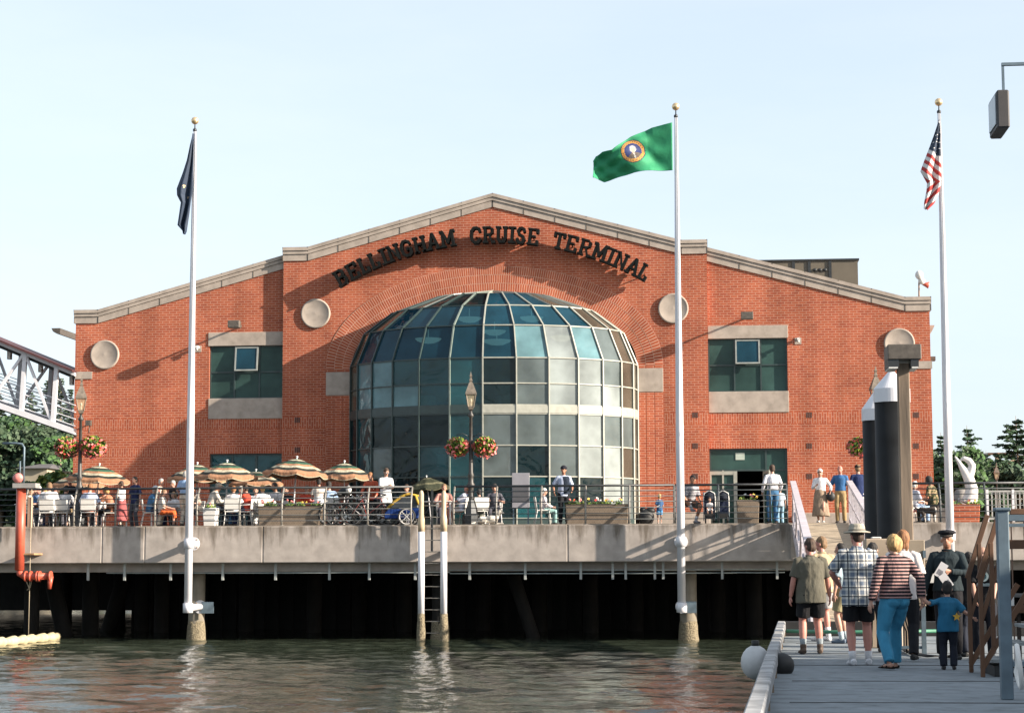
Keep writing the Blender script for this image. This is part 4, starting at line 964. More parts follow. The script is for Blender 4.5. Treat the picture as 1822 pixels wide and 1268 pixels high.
mb = MB(); mb.box(-.9, .9, -.05, .03, -1.0, -.02); mb.build('apron', pier_conc, gw)
# ------------------------------------------------------------ mooring piles, light post, cabinet
def mooring(px, Y, zc, zt, r, label):
    x = PX(px, Y, 800); t = empty('mooring_pile', (x, Y, -1), 0, label, 'mooring pile', 'black mooring piles with white caps')
    mb = MB(); mb.tube([(0, 0, 0), (0, 0, zc + 1)], r, 28); mb.build('shaft', black_paint, t)
    mb = MB(); mb.lathe([(r + .012, zc + .97), (r + .012, zc + 1.2), (.05, zt + .97), (.001, zt + 1)], n=40, smooth=False); mb.build('cap', white_paint, t)
mooring(1589, 33.3, PZ(1589, 713, 33.3), PZ(1589, 658, 33.3), .295, 'nearer black mooring pile with a white pointed cap')
mooring(1563, 38.5, PZ(1563, 746, 38.5), PZ(1563, 692, 38.5), .30, 'farther black mooring pile with its white cap half hidden')
Y = 28.8; x = PX(1610, Y, 800); t = empty('light_post', (x, Y, PN), 0, 'square weathered wooden light post with a brown box lamp on top', 'light post')
mb = MB(); h = PZ(1610, 640, Y) - PN; mb.box(-.085, .085, -.085, .085, 0, h); mb.build('post', wood, t, bevel=.012)
mb = MB(); mb.box(-.24, .24, -.3, .3, h - .02, h + .2); mb.build('lamp_box', bronze, t, bevel=.01)
mb = MB(); mb.box(-.24, -.085, -.28, .28, h - .13, h - .02); mb.box(.085, .2, -.28, .28, h - .13, h - .02); mb.box(-.23, -.1, -.285, .285, h - .15, h - .13, 1); mb.box(.1, .19, -.285, .285, h - .15, h - .13, 1); mb.build('lens_housing', [dark_metal, white_plastic], t)
mb = MB(); mb.box(-.13, .13, -.12, .12, h - .06, h - .021); mb.build('bracket', M('bracket_zinc', (.5, .48, .42), .5), t)
Y = 27.9; a, b = P(1589, 960, Y), P(1648, 1078, Y); t = empty('utility_cabinet', ((a.x + b.x) / 2, Y, PN), 0, 'tan metal utility cabinet on steel legs behind the blond woman', 'cabinet')
hw = (b.x - a.x) / 2; z0, z1 = b.z - PN, a.z - PN
mb = MB(); mb.box(-hw, hw, 0, .3, z0, z1); mb.build('cabinet_box', M('tan_enamel', (.36, .29, .21), .5, .15, 3, .1), t, bevel=.01)
mb = MB(); mb.box(-hw + .05, hw - .05, -.012, -.002, z0 + .05, z1 - .05); mb.box(hw - .03, hw + .01, -.03, 0, z1 - .25, z1 - .15, 1); mb.box(hw - .03, hw + .01, -.03, 0, z0 + .15, z0 + .25, 1); mb.build('door', [M('tan_enamel', (.36, .29, .21)), grey_metal], t)
for s in (-.8, .85):
    mb = MB(); mb.box(s * hw - .03, s * hw + .03, .05, .12, 0, z0); mb.build('leg', grey_metal, t)
mb = MB(); mb.bar((-hw, .08, .1), (hw, .08, .1), .04); mb.build('brace', grey_metal, t)
mb = MB()
for i in range(5): mb.tube([(-.1 + i * .06, .15, z0), (-.12 + i * .06, .12, z0 - .2), (-.05 + i * .03, .15, z0 - .35), (-.05 + i * .04, .15, .02)], .012, 5)
mb.build('cable', black_rubber, t)
mb = MB(); mb.box(hw + .03, hw + .16, .05, .2, z1 - .6, z1 - .3); mb.build('switch_box', white_plastic, t)
Y = 30; a, b = P(1540, 958, Y), P(1592, 1010, Y); mb = MB(); mb.box(a.x, b.x + .1, Y, Y + .5, PN, a.z); mb.box(a.x + .1, a.x + .25, Y + .1, Y + .3, a.z, a.z + .03, 1)
o = mb.build('utility_cabinet', [M('tan_enamel2', (.42, .33, .24), .5, .15, 3, .1), white_plastic], bevel=.015); recenter(o); tag(o, 'low tan equipment cabinet at the foot of the mooring piles', 'cabinet')
# ------------------------------------------------------------ right hand boarding stairs and steel frame
Y = 19.; t = empty('steel_frame', (PX(1785, Y, 1000), Y, PN), 0, 'blue grey steel post with short cross beams at the right edge', 'steel frame'); hx_ = .115 / 2 * 1.0
mb = MB(); zt = PZ(1785, 905, Y) - PN; mb.box(-.055, .055, -.06, .06, 0, zt); mb.box(-.075, .075, -.08, .08, zt - .02, zt + .012); mb.build('post', grey_metal, t, bevel=.008)
for py, h in ((921, .06), (934, .03), (1180, .05), (1192, .04)):
    z = PZ(1785, py, Y) - PN; mb = MB(); mb.box(.056, .9, -.05, .05, z - h / 2, z + h / 2); mb.build('cross_beam', grey_metal, t)
mb = MB(); mb.box(.8, .92, -.06, .06, 0, zt + .1); mb.build('post', grey_metal, t)
# wooden stair
Y = 22.6; x0 = PX(1744, Y, 1100); st = empty('boarding_stairs', (x0, Y, PN), 0, 'brown wooden boarding stairs with slanting handrails climbing right', 'stairs')
def sp_(px, py, y=Y): v = P(px, py, y); return v - Vector((x0, Y, PN))
for dy in (0, .95):
    for px, p0, p1 in ((1744, 1195, 1022), (1763, 1150, 965)):
        a, b = sp_(px, p1), sp_(px, p0); zb = 0 if px == 1744 else b.z
        mb = MB(); mb.box(a.x - .024, a.x + .024, dy - .024, dy + .024, max(0, zb), a.z); mb.build('post', wood_brown, st, bevel=.006)
    a, b = sp_(1741, 1030), sp_(1778, 912); mb = MB(); mb.bar(a + Vector((0, dy, 0)), b + Vector((0, dy, 0)), .04, .06); mb.build('hand_rail', wood_brown, st, bevel=.006)
    a, b = sp_(1746, 1105), sp_(1780, 990); mb = MB(); mb.bar(a + Vector((0, dy, 0)), b + Vector((0, dy, 0)), .03, .05); mb.build('mid_rail', wood_brown, st, bevel=.006)
    a, b = sp_(1748, 1195), sp_(1835, 1040); mb = MB(); mb.bar(a + Vector((0, dy, .04)), b + Vector((0, dy, 0)), .035, .06); mb.build('stringer', wood_brown, st)
for i in range(6):
    x = .12 + i * .2; z = .16 + i * .19; mb = MB(); mb.box(x, x + .24, .03, .92, z, z + .035); mb.build('tread', M('tread_grey', (.3, .32, .32), .8, .2, 5, .2), st)
mb = MB(); mb.box(.15, .6, .05, .9, .004, .12); mb.build('kick_board', black_rubber, st)
# wooden frame structure behind the steel post
Y = 24.5; a = P(1792, 900, Y); t = empty('wooden_frame', (a.x, Y, PN), 0, 'brown timber frame with planks and a paper notice at the right edge', 'timber frame')
def box_px(px0, py0, px1, py1, y, dep, name, mat_, par, yy=0):
    u, v = P(px0, py0, Y), P(px1, py1, Y); mb = MB(); mb.box(u.x - par.location.x, v.x - par.location.x, yy, yy + dep, max(v.z, PN) - PN, u.z - PN); return mb.build(name, mat_, par, bevel=.006)
box_px(1799, 905, 1809, 1225, Y, .1, 'post', wood_brown, t); box_px(1793, 960, 1850, 976, Y, .05, 'plank', wood_brown, t, -.06); box_px(1793, 1055, 1850, 1062, Y, .05, 'plank', M('grey_plank', (.16, .15, .14), .8), t, -.06); box_px(1793, 1076, 1850, 1090, Y, .05, 'plank', wood_brown, t, -.06)
box_px(1822, 900, 1832, 1225, Y, .1, 'post', wood_brown, t); box_px(1796, 905, 1850, 915, Y, .05, 'plank', wood_brown, t, -.061); box_px(1810, 1090, 1821, 1225, Y, .04, 'panel', M('dark_panel', (.05, .035, .025), .8), t, .03)
box_px(1794, 1061, 1803, 1077, Y, .01, 'notice', white_plastic, t, -.075)
Y = 17.5; q = P(1812, 1185, Y); mb = MB(); mb.tube([(q.x + .02 * math.cos(a_ * .4), q.y + .17 * math.cos(a_ * math.pi / 10), q.z + .18 * math.sin(a_ * math.pi / 10)) for a_ in range(20)], .022, 8, closed=True); o = mb.build('bumper_ring', white_plastic); recenter(o); tag(o, 'white ring hanging low beside the steel post at the right edge', 'ring')
# lamp box high on the right
Y = 20; a, b = P(1768, 168, Y), P(1812, 234, Y); t = empty('tall_light', (b.x - .05, Y, PN), 0, 'dark box floodlight high up at the upper right edge', 'floodlight')
mh = P(1800, 112, Y).z - PN; mx_ = P(1868, 600, Y).x - t.location.x; mb = MB(); mb.box(mx_ - .06, mx_ + .06, -.06, .06, 0, mh); mb.build('mast', grey_metal, t)
mb = MB(); mb.box(-.10, mx_ - .061, -.02, .02, mh - .03, mh); mb.box(-.10, -.075, -.012, .012, a.z - PN, mh - .031); mb.build('arm', grey_metal, t)
mb = MB(); w0 = a.x - b.x + .05; mb.box(w0, -.062, -.2, .35, b.z - PN, a.z - PN); mb.build('lamp_housing', M('dark_housing', (.06, .055, .055), .6, .2, 5), t, bevel=.015)
mb = MB(); mb.box(w0 - .012, w0 - .002, -.15, .3, b.z - PN + .05, a.z - PN - .04); mb.build('lens', M('lens_pale', (.45, .5, .55), .3), t)
# ------------------------------------------------------------ left edge: red pipe, rope, boom
Y = 56.3; x = PX(36, Y, 950); t = empty('fire_pipe', (x, Y, 0), 0, 'red fire main pipe rising beside the pier at the left edge', 'pipe')
zA = PZ(36, 1020, Y); zB = PZ(36, 868, Y)
mb = MB(); mb.tube([(0, 0, zA + .1), (0, 0, zB)], .14, 16); mb.build('riser', red_pipe, t)
mb = MB(); mb.tube([(0, 0, zA + .15), (.02, 0, zA), (.15, 0, zA - .08), (.9, 0, zA - .08)], .1, 14)
for dx in (.2, .35, .55, .62, .95): mb.lathe([(.16, -.025), (.16, .025)], (dx, 0, zA - .08), 16, mtx=Matrix.Rotation(R_(90), 3, 'Y'))
mb.tube([(.95, 0, zA - .08), (.93, 0, zA - .45)], [.09, .05], 12); mb.build('manifold', red_pipe, t)
mb = MB(); mb.box(-.1, .45, -.05, .7, zA + .55, zA + .6); mb.build('bracket', rust, t)
mb = MB(); a = P(36, 872, Y); mb.box(-.2, .5, -.2, .2, zB, zB + .14); mb.build('cross_beam', M('beam_grey', (.35, .33, .31), .8), t)
mb = MB(); mb.ball((-.1, 0, zB + .3), (.17, .15, .15), 14); mb.build('valve_head', M('valve_pink', (.75, .25, .22), .5, .3, 8), t)
mb = MB(); z1 = PZ(30, 790, Y); mb.tube([(.06, 0, zB + .15), (.06, 0, z1 - .1), (.0, 0, z1), (-.2, 0, z1 + .03), (-.6, 0, z1 + .03)], .035, 10); mb.tube([(-.05, 0, zB + .3), (-.05, 0, z1 - .5)], .03, 8); mb.build('vent_pipe', grey_metal, t)
mb = MB(); mb.box(.1, .22, .3, .42, DZ, DZ + .9); mb.build('bollard_post', wood, t)
x = PX(55, 56.6); mb = MB(); z0 = PZ(55, 1135, 56.6); z1 = PZ(55, 870, 56.6); mb.tube([(x, 56.6, z1), (x, 56.6, (z1 + z0) / 2), (x, 56.6, z0)], .012, 6)
zk = PZ(55, 1040, 56.6); mb.tube([(x, 56.58, zk + .4), (x + .06, 56.58, zk + .1), (x + .03, 56.58, zk - .08), (x - .08, 56.58, zk + .05), (x - .1, 56.58, zk + .12), (x, 56.58, zk - .1), (x - .07, 56.58, zk - .15)], .014, 6)
o = mb.build('rope', M('tan_rope', (.5, .42, .3), .9, .2, 30)); recenter(o); tag(o, 'thin rope hanging straight down to the floating boom', 'rope')
a, b = G(-40, 1146, .1), G(103, 1132, .1); mb = MB(); pts = [a.lerp(b, i / 24) for i in range(25)]; pts = [p + Vector((0, .1 * math.sin(i * .7), 0)) for i, p in enumerate(pts)]
mb.tube(pts, [.13 + .035 * math.sin(i * 2.1) for i in range(25)], 10); o = mb.build('floating_boom', M('boom_yellow', (.55, .47, .28), .8, .25, 5, .3)); recenter(o); tag(o, 'lumpy yellowish floating boom on the water at the left edge', 'boom')

# ------------------------------------------------------------ ferry added out of view on the right to shade the pontoon
fx = 11.2; fe = empty('shade_ferry', (fx, 14, 0), 0, 'white ferry added out of view to shade the pontoon', 'ferry')
mb = MB(); k = 0
for y, w0, w1 in ((-30, 1.6, 2.6), (-26, 2.6, 3.0), (8, 2.7, 3.0), (13, 1.6, 2.2), (16.5, .1, .5)):
    cx = 3.0; mb.v += [Vector((cx - w0, y, -.4)), Vector((cx - w1, y, 2.6)), Vector((cx + w1, y, 2.6)), Vector((cx + w0, y, -.4))]
for i in range(4):
    for a in range(4): b_ = (a + 1) % 4; mb.face([i * 4 + a, i * 4 + b_, i * 4 + 4 + b_, i * 4 + 4 + a])
mb.face([0, 1, 2, 3]); mb.face([19, 18, 17, 16]); mb.build('hull', white_paint, fe)
mb = MB(); mb.box(.7, 5.3, -25, 9, 2.6, 5.55); mb.build('cabin', white_paint, fe, bevel=.05)
for i in range(15): mb = MB(); mb.box(.68, .72, -24 + i * 2.2, -22.6 + i * 2.2, 3.6, 4.6); mb.build('window', g_dark, fe)
mb = MB(); mb.box(.4, 5.6, -25.5, 9.6, 5.55, 5.65); mb.build('roof', white_paint, fe)
# ------------------------------------------------------------ people
REMESH = []      # (object, voxel, raw MB appended after remeshing)
SK = {'fair': M('skin_fair', (.50, .27, .19), .55, .1, 12, .05), 'tan': M('skin_tan', (.42, .20, .12), .55, .1, 12, .05), 'brown': M('skin_brown', (.16, .08, .05), .55, .1, 12), 'pink': M('skin_pink', (.56, .24, .18), .55, .1, 12, .05)}
HC = {'brown': (.06, .032, .018), 'dark': (.018, .014, .012), 'blond': (.52, .32, .13), 'grey': (.45, .43, .40), 'white': (.68, .66, .62), 'ginger': (.28, .12, .045), 'light': (.22, .13, .065)}
eye_w = M('eye_white', (.7, .68, .65), .4, .02); eye_d = M('eye_dark', (.02, .015, .012), .3, .02); lip = M('lips', (.38, .12, .09), .6, .1)
def hairmat(c): return M('hair_' + c, HC[c], .75, .45, 45, .5, streak=.3, dist=.008)
def V(*a): return Vector(a)
def ik(a, b, l1, l2, hint):
    d = b - a; D = d.length
    if D > (l1 + l2) * .995: b = a + d * ((l1 + l2) * .995 / D); d = b - a; D = d.length
    D = max(D, abs(l1 - l2) + .02); x = (l1 * l1 - l2 * l2 + D * D) / (2 * D); h = math.sqrt(max(0, l1 * l1 - x * x)); dn = d.normalized()
    p = hint - dn * hint.dot(dn)
    p = p.normalized() if p.length > 1e-4 else dn.orthogonal()
    return a + dn * x + p * h, b
def person(label, x, Y, z, face, H=1.72, pose='stand', top=((.6, .6, .6), 'short'), bot=((.1, .1, .12), 'trousers'), hair=('brown', 'short'), hat=None, shoe=(.05, .04, .035), socks=None, skin='fair', fat=1., near=False, group=None, sandals=False, extra=None, **o):
    k = H / 1.75; vox = .0085 if near else .016
    root = Matrix.Translation((x, Y, z)) @ Matrix.Rotation(R_(face), 4, 'Z'); inv = root.inverted()
    def W(t):  # target: local metres of a 1.75 m figure, or ('W', world vector)
        if isinstance(t, tuple) and t[0] == 'W': return (inv @ t[1]) / k
        return Vector(t)
    # defaults by pose
    D = dict(pel=V(0, 0, .93), fl=(-.10, 0, .08), fr=(.10, .02, .08), hl=(-.27, .05, .80), hr=(.27, .05, .80), lean=(2, 0), head=(0, 0), twist=0)
    if pose == 'walk': D.update(pel=V(0, 0, .90), fl=(-.08, .26, .09), fr=(.08, -.28, .13), hl=(-.27, -.08, .82), hr=(.27, .16, .84))
    if pose == 'sit': D.update(pel=V(0, 0, .52), fl=(-.13, .38, .08), fr=(.13, .42, .08), hl=(-.2, .36, .76), hr=(.2, .36, .76), lean=(8, 0))
    if pose == 'lap': D.update(pel=V(0, 0, .52), fl=(-.13, .40, .08), fr=(.13, .42, .08), hl=(-.14, .34, .64), hr=(.14, .34, .64), lean=(4, 0))
    if pose == 'hips': D.update(hl=(-.2, .12, 1.0), hr=(.2, .12, 1.0))
    D.update(o); pel = Vector(D['pel']); la, lb = R_(D['lean'][0]), R_(D['lean'][1])
    up = Vector((math.sin(lb), math.sin(la) * math.cos(lb), math.cos(la) * math.cos(lb))); S0 = V(1, 0, 0)
    tw = R_(D['twist']); S1 = V(math.cos(tw), math.sin(tw), -math.sin(lb)).normalized()
    sp = lambda t: pel + V(0, 0, 1) * min(t, .06) + up * max(0, t - .06)
    child = H < 1.35; hs = 1.28 if child else 1.
    fw = fat; mw = .5 + .5 * fat
    sitting = pose in ('sit', 'lap')
    prof = [(-.10, .10, .085), (-.02, .158, .115), (.06, .162, .115), (.17, .135, .10), (.30, .155, .115), (.42, .152, .108), (.475, .10, .075), (.51, .058, .058)]
    body = MB(); kk = lambda v: Vector(v) * k
    body.tube([kk(sp(t)) for t, a, b in prof], [(a * k * fw * .93, b * k * fw * .93) for t, a, b in prof], 16, side=S1, smooth=True)
    neck = sp(.50); hd = sp(.50) + up * .045; hc = sp(.50) + up * (.05 + .115 * hs) + V(0, .025, 0)
    body.tube([kk(neck - up * .03), kk(neck + up * .05), kk(hc - up * .02)], [.062 * k, .052 * k, .05 * k], 12)
    hy, hp_ = R_(D['head'][0]), R_(D['head'][1]); HM = Matrix.Rotation(hy, 3, 'Z') @ Matrix.Rotation(hp_ - la * .6, 3, 'X')
    hk = k * hs
    def hpnt(a, b, c): return kk(hc) + HM @ V(a, b, c) * hk
    body.ball(hpnt(0, -.005, .02), (.074 * hk, .093 * hk, .098 * hk), 18, mtx=HM)
    body.ball(hpnt(0, .022, -.05), (.056 * hk, .064 * hk, .07 * hk), 14, mtx=HM)
    body.ball(hpnt(0, .09, -.018), (.013 * hk, .022 * hk, .026 * hk), 8, mtx=HM)
    for s in (-1, 1): body.ball(hpnt(s * .076, -.005, -.01), (.012 * hk, .02 * hk, .032 * hk), 8, mtx=HM)
    raw = MB()
    for s in (-1, 1):
        raw.ball(hpnt(s * .031, .078, .012), (.014 * hk, .010 * hk, .009 * hk), 8, 1, HM); raw.ball(hpnt(s * .031, .085, .012), (.0065 * hk, .006 * hk, .0065 * hk), 6, 2, HM)
        raw.ball(hpnt(s * .031, .088, .034), (.018 * hk, .006 * hk, .004 * hk), 6, 2, HM)
    raw.ball(hpnt(0, .082, -.062), (.024 * hk, .008 * hk, .007 * hk), 8, 3, HM)
    # limbs
    sh = []; el = []; wr = []; kn = []; an = []; hip = []
    for s, hkey, ekey in ((-1, 'hl', 'el'), (1, 'hr', 'er')):
        a = sp(.45) + S1 * (s * .170 * (mw if not child else .92)); t = W(D[hkey])
        hint = Vector(D.get(ekey, (s * .5, -1, -.35))); e, w_ = ik(a, t, .285, .255, hint); sh.append(a); el.append(e); wr.append(w_)
        body.tube([kk(a - S1 * s * .05 + V(0, 0, .012)), kk(a), kk(a.lerp(e, .5)), kk(e), kk(e.lerp(w_, .35)), kk(w_)], [r * k * mw for r in (.05, .052, .045, .038, .038, .026)], 12)
        d = (w_ - e).normalized(); pn = Vector(D.get('p' + hkey[1], (-s, .15, 0))); pn = (pn - d * pn.dot(d)); pn = pn.normalized() if pn.length > .05 else d.orthogonal(); wd = d.cross(pn) * (1 if s > 0 else -1)
        hc2 = .85 if child else 1.
        body.tube([kk(w_), kk(w_ + d * .03 * hc2), kk(w_ + d * .085 * hc2)], [(.022 * k, .018 * k), (.034 * k * hc2, .016 * k), (.038 * k * hc2, .013 * k)], 12, side=wd)
        curl = D.get('curl', .35)
        for i, (off, ln) in enumerate(((-.027, .066), (-.009, .076), (.009, .072), (.026, .056))):
            p0 = w_ + d * (.072 * hc2) + wd * off * hc2; d1 = (d * math.cos(curl * .6) + pn * math.sin(curl * .6)); d2 = (d * math.cos(curl * 1.6) + pn * math.sin(curl * 1.6)); d3 = (d * math.cos(curl * 2.4) + pn * math.sin(curl * 2.4))
            p1 = p0 + d1 * ln * .5 * hc2; p2 = p1 + d2 * ln * .35 * hc2; p3 = p2 + d3 * ln * .28 * hc2
            raw.tube([kk(p0), kk(p1), kk(p2), kk(p3)], [.0095 * k, .0088 * k, .0078 * k, .005 * k], 6)
        td = (d * .75 - wd * .6 + pn * .35).normalized(); p0 = w_ + d * .03 * hc2 - wd * .026 * hc2
        raw.tube([kk(p0), kk(p0 + td * .035 * hc2), kk(p0 + (td + d * .4).normalized() * .062 * hc2)], [.012 * k, .0105 * k, .006 * k], 6)
    for s, fkey, kkey in ((-1, 'fl', 'kl'), (1, 'fr', 'kr')):
        a = pel + V(s * .085, 0, -.02); t = W(D[fkey]); hint = Vector(D.get(kkey, (s * .12, 1, .25 if sitting else 0)))
        e, w_ = ik(a, t, .43, .42, hint); hip.append(a); kn.append(e); an.append(w_)
        lm = mw if fat > 1 else 1
        body.tube([kk(a + V(0, 0, .03)), kk(a.lerp(e, .3)), kk(a.lerp(e, .7)), kk(e), kk(e.lerp(w_, .25)), kk(e.lerp(w_, .45)), kk(e.lerp(w_, .8)), kk(w_)], [r * k * lm for r in (.078, .082, .064, .053, .055, .053, .036, .035)], 14)
        ft = D.get('t' + fkey[1], (s * .12, 1, 0)); ft = Vector(ft).normalized(); dn = V(0, 0, -1)
        body.tube([kk(w_ - ft * .04 + dn * .035), kk(w_ + ft * .06 + dn * .045), kk(w_ + ft * .15 + dn * .06)], [(.032 * k, .03 * k), (.036 * k, .025 * k), (.03 * k, .015 * k)], 10, side=ft.cross(V(0, 0, 1)))
    root_o = body.build('person', [SK[skin], eye_w, eye_d, lip]); root_o.matrix_world = root; REMESH.append((root_o, vox, raw))
    tag(root_o, label, 'person', group)
    def part(name, mb, mat_, rem=True, v_=None):
        ob = mb.build(name, mat_, root_o)
        if rem: REMESH.append((ob, v_ or (vox * 1.2), None))
        return ob
    # top
    if top:
        pat = top[2] if len(top) > 2 else None; cm = cloth(tuple(top[0]), *(pat if pat else ()))
        mb = MB(); lo = D.get('hem', -.13)
        if sitting: lo = max(lo, -.04)
        pr = [(lo, .175 + .01, .135), (.03, .178, .132), (.17, .158, .122), (.30, .172, .132), (.42, .170, .126), (.472, .128, .090), (.515, .070, .068)]
        if lo > -.02: pr[0] = (lo, .172, .128)
        mb.tube([kk(sp(t)) if t > -.05 else kk(pel + V(0, 0, t)) for t, a, b in pr], [(a * k * fw, b * k * fw) for t, a, b in pr], 18, side=S1, smooth=True)
        if top[1] in ('short', 'long', 'vest'):
            for i, s in enumerate((-1, 1)):
                if top[1] == 'vest': continue
                a, e, w_ = sh[i], el[i], wr[i]; A = kk(a - S1 * s * .07 + V(0, 0, .015))
                if top[1] == 'short': mb.tube([A, kk(a), kk(a.lerp(e, .5)), kk(a.lerp(e, .88))], [r * k * mw for r in (.054, .06, .062, .072)], 14)
                else: mb.tube([A, kk(a), kk(a.lerp(e, .5)), kk(e), kk(e.lerp(w_, .5)), kk(e.lerp(w_, .96))], [r * k * mw for r in (.052, .058, .056, .052, .048, .039)], 14)
        ob = part({'short': 'shirt', 'long': 'shirt', 'vest': 'vest'}[top[1]], mb, cm)
        if near:
            mb = MB(); c = sp(.515); mb.tube([kk(c + S1 * .062 * math.cos(a_ * .628) + V(0, 1, 0) * .06 * math.sin(a_ * .628) + up * .012) for a_ in range(10)], .013 * k, 6, closed=True); part('collar', mb, cm, False)
    # bottoms
    if bot:
        cm = cloth(tuple(bot[0])); mb = MB(); b = bot[1]
        if b == 'skirt':
            if sitting: c = (kn[0] + kn[1]) / 2; mb.tube([kk(sp(.14)), kk(pel), kk(pel.lerp(c, .5) + V(0, 0, .0)), kk(c), kk(c + V(0, .03, -.2))], [(.15 * k, .12 * k), (.19 * k, .14 * k), (.2 * k, .11 * k), (.2 * k, .1 * k), (.2 * k, .1 * k)], 18, side=S0)
            else: mb.tube([kk(sp(.15)), kk(pel), kk(V(0, .01, .6)), kk(V(0, .02, .22))], [(.15 * k * fw, .12 * k * fw), (.19 * k * fw, .15 * k * fw), (.23 * k, .19 * k), (.28 * k, .22 * k)], 20, side=S0)
        else:
            pr = [(-.09, .12, .10), (-.02, .172, .126), (.05, .170, .124), (.10, .150, .108)]
            mb.tube([kk(sp(t)) for t, a, b_ in pr], [(a * k * fw, b_ * k * fw) for t, a, b_ in pr], 18, side=S0)
            if not sitting:
                for s in (-1, 1): mb.ball(kk(pel + V(s * .07, -.035 * fw, -.06)), (.084 * k * fw, .088 * k * fw, .085 * k), 12)
            for i in range(2):
                a, e, w_ = hip[i], kn[i], an[i]; lm = mw if fat > 1 else 1
                if b == 'shorts': mb.tube([kk(a + V(0, 0, .03)), kk(a.lerp(e, .3)), kk(a.lerp(e, .85))], [.096 * k * lm, .102 * k * lm, .096 * k * lm], 14)
                else: mb.tube([kk(a + V(0, 0, .03)), kk(a.lerp(e, .3)), kk(a.lerp(e, .7)), kk(e), kk(e.lerp(w_, .4)), kk(e.lerp(w_, 1.0))], [r * k * lm for r in (.095, .1, .082, .071, .068, .062)], 14)
        part({'skirt': 'skirt', 'shorts': 'shorts', 'trousers': 'trousers'}[b], mb, cm)
    for i, s in enumerate((-1, 1)):
        w_ = an[i]; ft = Vector(D.get('t' + ('l', 'r')[i], (s * .12, 1, 0))).normalized(); sd_ = ft.cross(V(0, 0, 1)); mb = MB()
        if sandals:
            mb.tube([kk(w_ - ft * .07 + V(0, 0, -.072)), kk(w_ + ft * .06 + V(0, 0, -.072)), kk(w_ + ft * .2 + V(0, 0, -.072))], [(.04 * k, .012 * k), (.045 * k, .012 * k), (.034 * k, .012 * k)], 12, side=sd_)
            for f in (.02, .11): mb.tube([kk(w_ + ft * f + sd_ * .045 + V(0, 0, -.07)), kk(w_ + ft * f + V(0, 0, -.005 - f * .25)), kk(w_ + ft * f - sd_ * .045 + V(0, 0, -.07))], .011 * k, 6)
            part('sandal', mb, cloth(tuple(shoe)), False)
        else:
            mb.tube([kk(w_ - ft * .065 + V(0, 0, -.04)), kk(w_ + ft * .0 + V(0, 0, -.03)), kk(w_ + ft * .09 + V(0, 0, -.045)), kk(w_ + ft * .19 + V(0, 0, -.055))], [(.036 * k, .038 * k), (.043 * k, .05 * k), (.045 * k, .036 * k), (.034 * k, .024 * k)], 12, side=sd_)
            if D.get('boots'): mb.tube([kk(w_ + V(0, 0, -.04)), kk(w_ + V(0, 0, .07))], [.045 * k, .05 * k], 12)
            part('shoe', mb, M('shoe_%.2f_%.2f_%.2f' % tuple(shoe), shoe, .6, .2, 10), near)
        if socks:
            mb = MB(); e = kn[i]; hh = D.get('sock', .3); mb.tube([kk(w_ + V(0, 0, -.03)), kk(w_.lerp(e, hh * .5)), kk(w_.lerp(e, hh))], [.043 * k, .044 * k, .05 * k * (mw if fat > 1 else 1)], 12); part('sock', mb, cloth(tuple(socks)), False)
    # hair
    if hair and hair[1] != 'bald':
        hm = hairmat(hair[0]); mb = MB(); st = hair[1]
        mb.ball(hpnt(0, -.016, .036), (.083 * hk, .094 * hk, .096 * hk), 18, mtx=HM)
        mb.ball(hpnt(0, -.04, -.01), (.078 * hk, .068 * hk, .085 * hk), 14, mtx=HM)
        if st == 'bob': mb.ball(hpnt(0, -.03, .0), (.105 * hk, .098 * hk, .115 * hk), 16, mtx=HM); mb.ball(hpnt(0, -.045, -.04), (.088 * hk, .07 * hk, .08 * hk), 14, mtx=HM)
        if st == 'long':
            mb.ball(hpnt(0, -.05, -.08), (.085 * hk, .05 * hk, .12 * hk), 14, mtx=HM); mb.ball(hpnt(0, -.03, .0), (.094 * hk, .09 * hk, .105 * hk), 16, mtx=HM)
        if st == 'curly':
            r3 = random.Random(5)
            for i in range(34):
                a_, b_ = r3.uniform(0, 6.28), r3.uniform(-.3, 1.4); q = hpnt(.08 * math.cos(a_) * math.cos(b_), -.03 + .085 * math.sin(a_) * math.cos(b_), .03 + .09 * math.sin(b_)); mb.ball(q, .026 * hk, 7)
        if st == 'horseshoe': mb = MB(); mb.ball(hpnt(0, -.03, -.005), (.083 * hk, .078 * hk, .05 * hk), 16, mtx=HM)
        if st == 'beard': mb.ball(hpnt(0, .045, -.085), (.055 * hk, .05 * hk, .045 * hk), 12, mtx=HM)
        part('hair', mb, hm, near or st in ('bob', 'long'), .009 if near else .014)
    if hat:
        kind, hcol = hat; hm = cloth(tuple(hcol)); mb = MB()
        def hl(prof, c=(0, 0, 0)): mb.lathe([(r * hk, z_ * hk) for r, z_ in prof], hpnt(*c), 20, mtx=HM)
        if kind == 'bucket':
            hl([(.165, .035), (.168, .045), (.105, .062), (.098, .12), (.085, .15), (.001, .155)], (0, -.01, 0)); hl([(.165, .035), (.09, .055)], (0, -.01, 0))
            part('hat_band', (lambda q: (q.lathe([(.106 * hk, .064 * hk), (.104 * hk, .082 * hk)], hpnt(0, -.01, 0), 20, mtx=HM), q)[1])(MB()), M('hat_band', tuple(c * .45 for c in hcol), .8), False)
        elif kind == 'flat':
            hl([(.088, .03), (.09, .062), (.118, .075), (.122, .09), (.1, .112), (.001, .125)], (0, -.008, .01))
            m2 = MB(); m2.ball(hpnt(0, .075, .035), (.07 * hk, .05 * hk, .008 * hk), 12, mtx=HM); part('visor', m2, black_rubber, False)
            m2 = MB(); m2.tube([hpnt(.09 * math.sin(a_), -.008 + .09 * math.cos(a_), .052) for a_ in [i * .3 - 1.2 for i in range(9)]], .006 * hk, 6); part('cap_cord', m2, bronze, False)
        elif kind in ('cap', 'helmet', 'visor'):
            r_ = .104 if kind == 'helmet' else .09
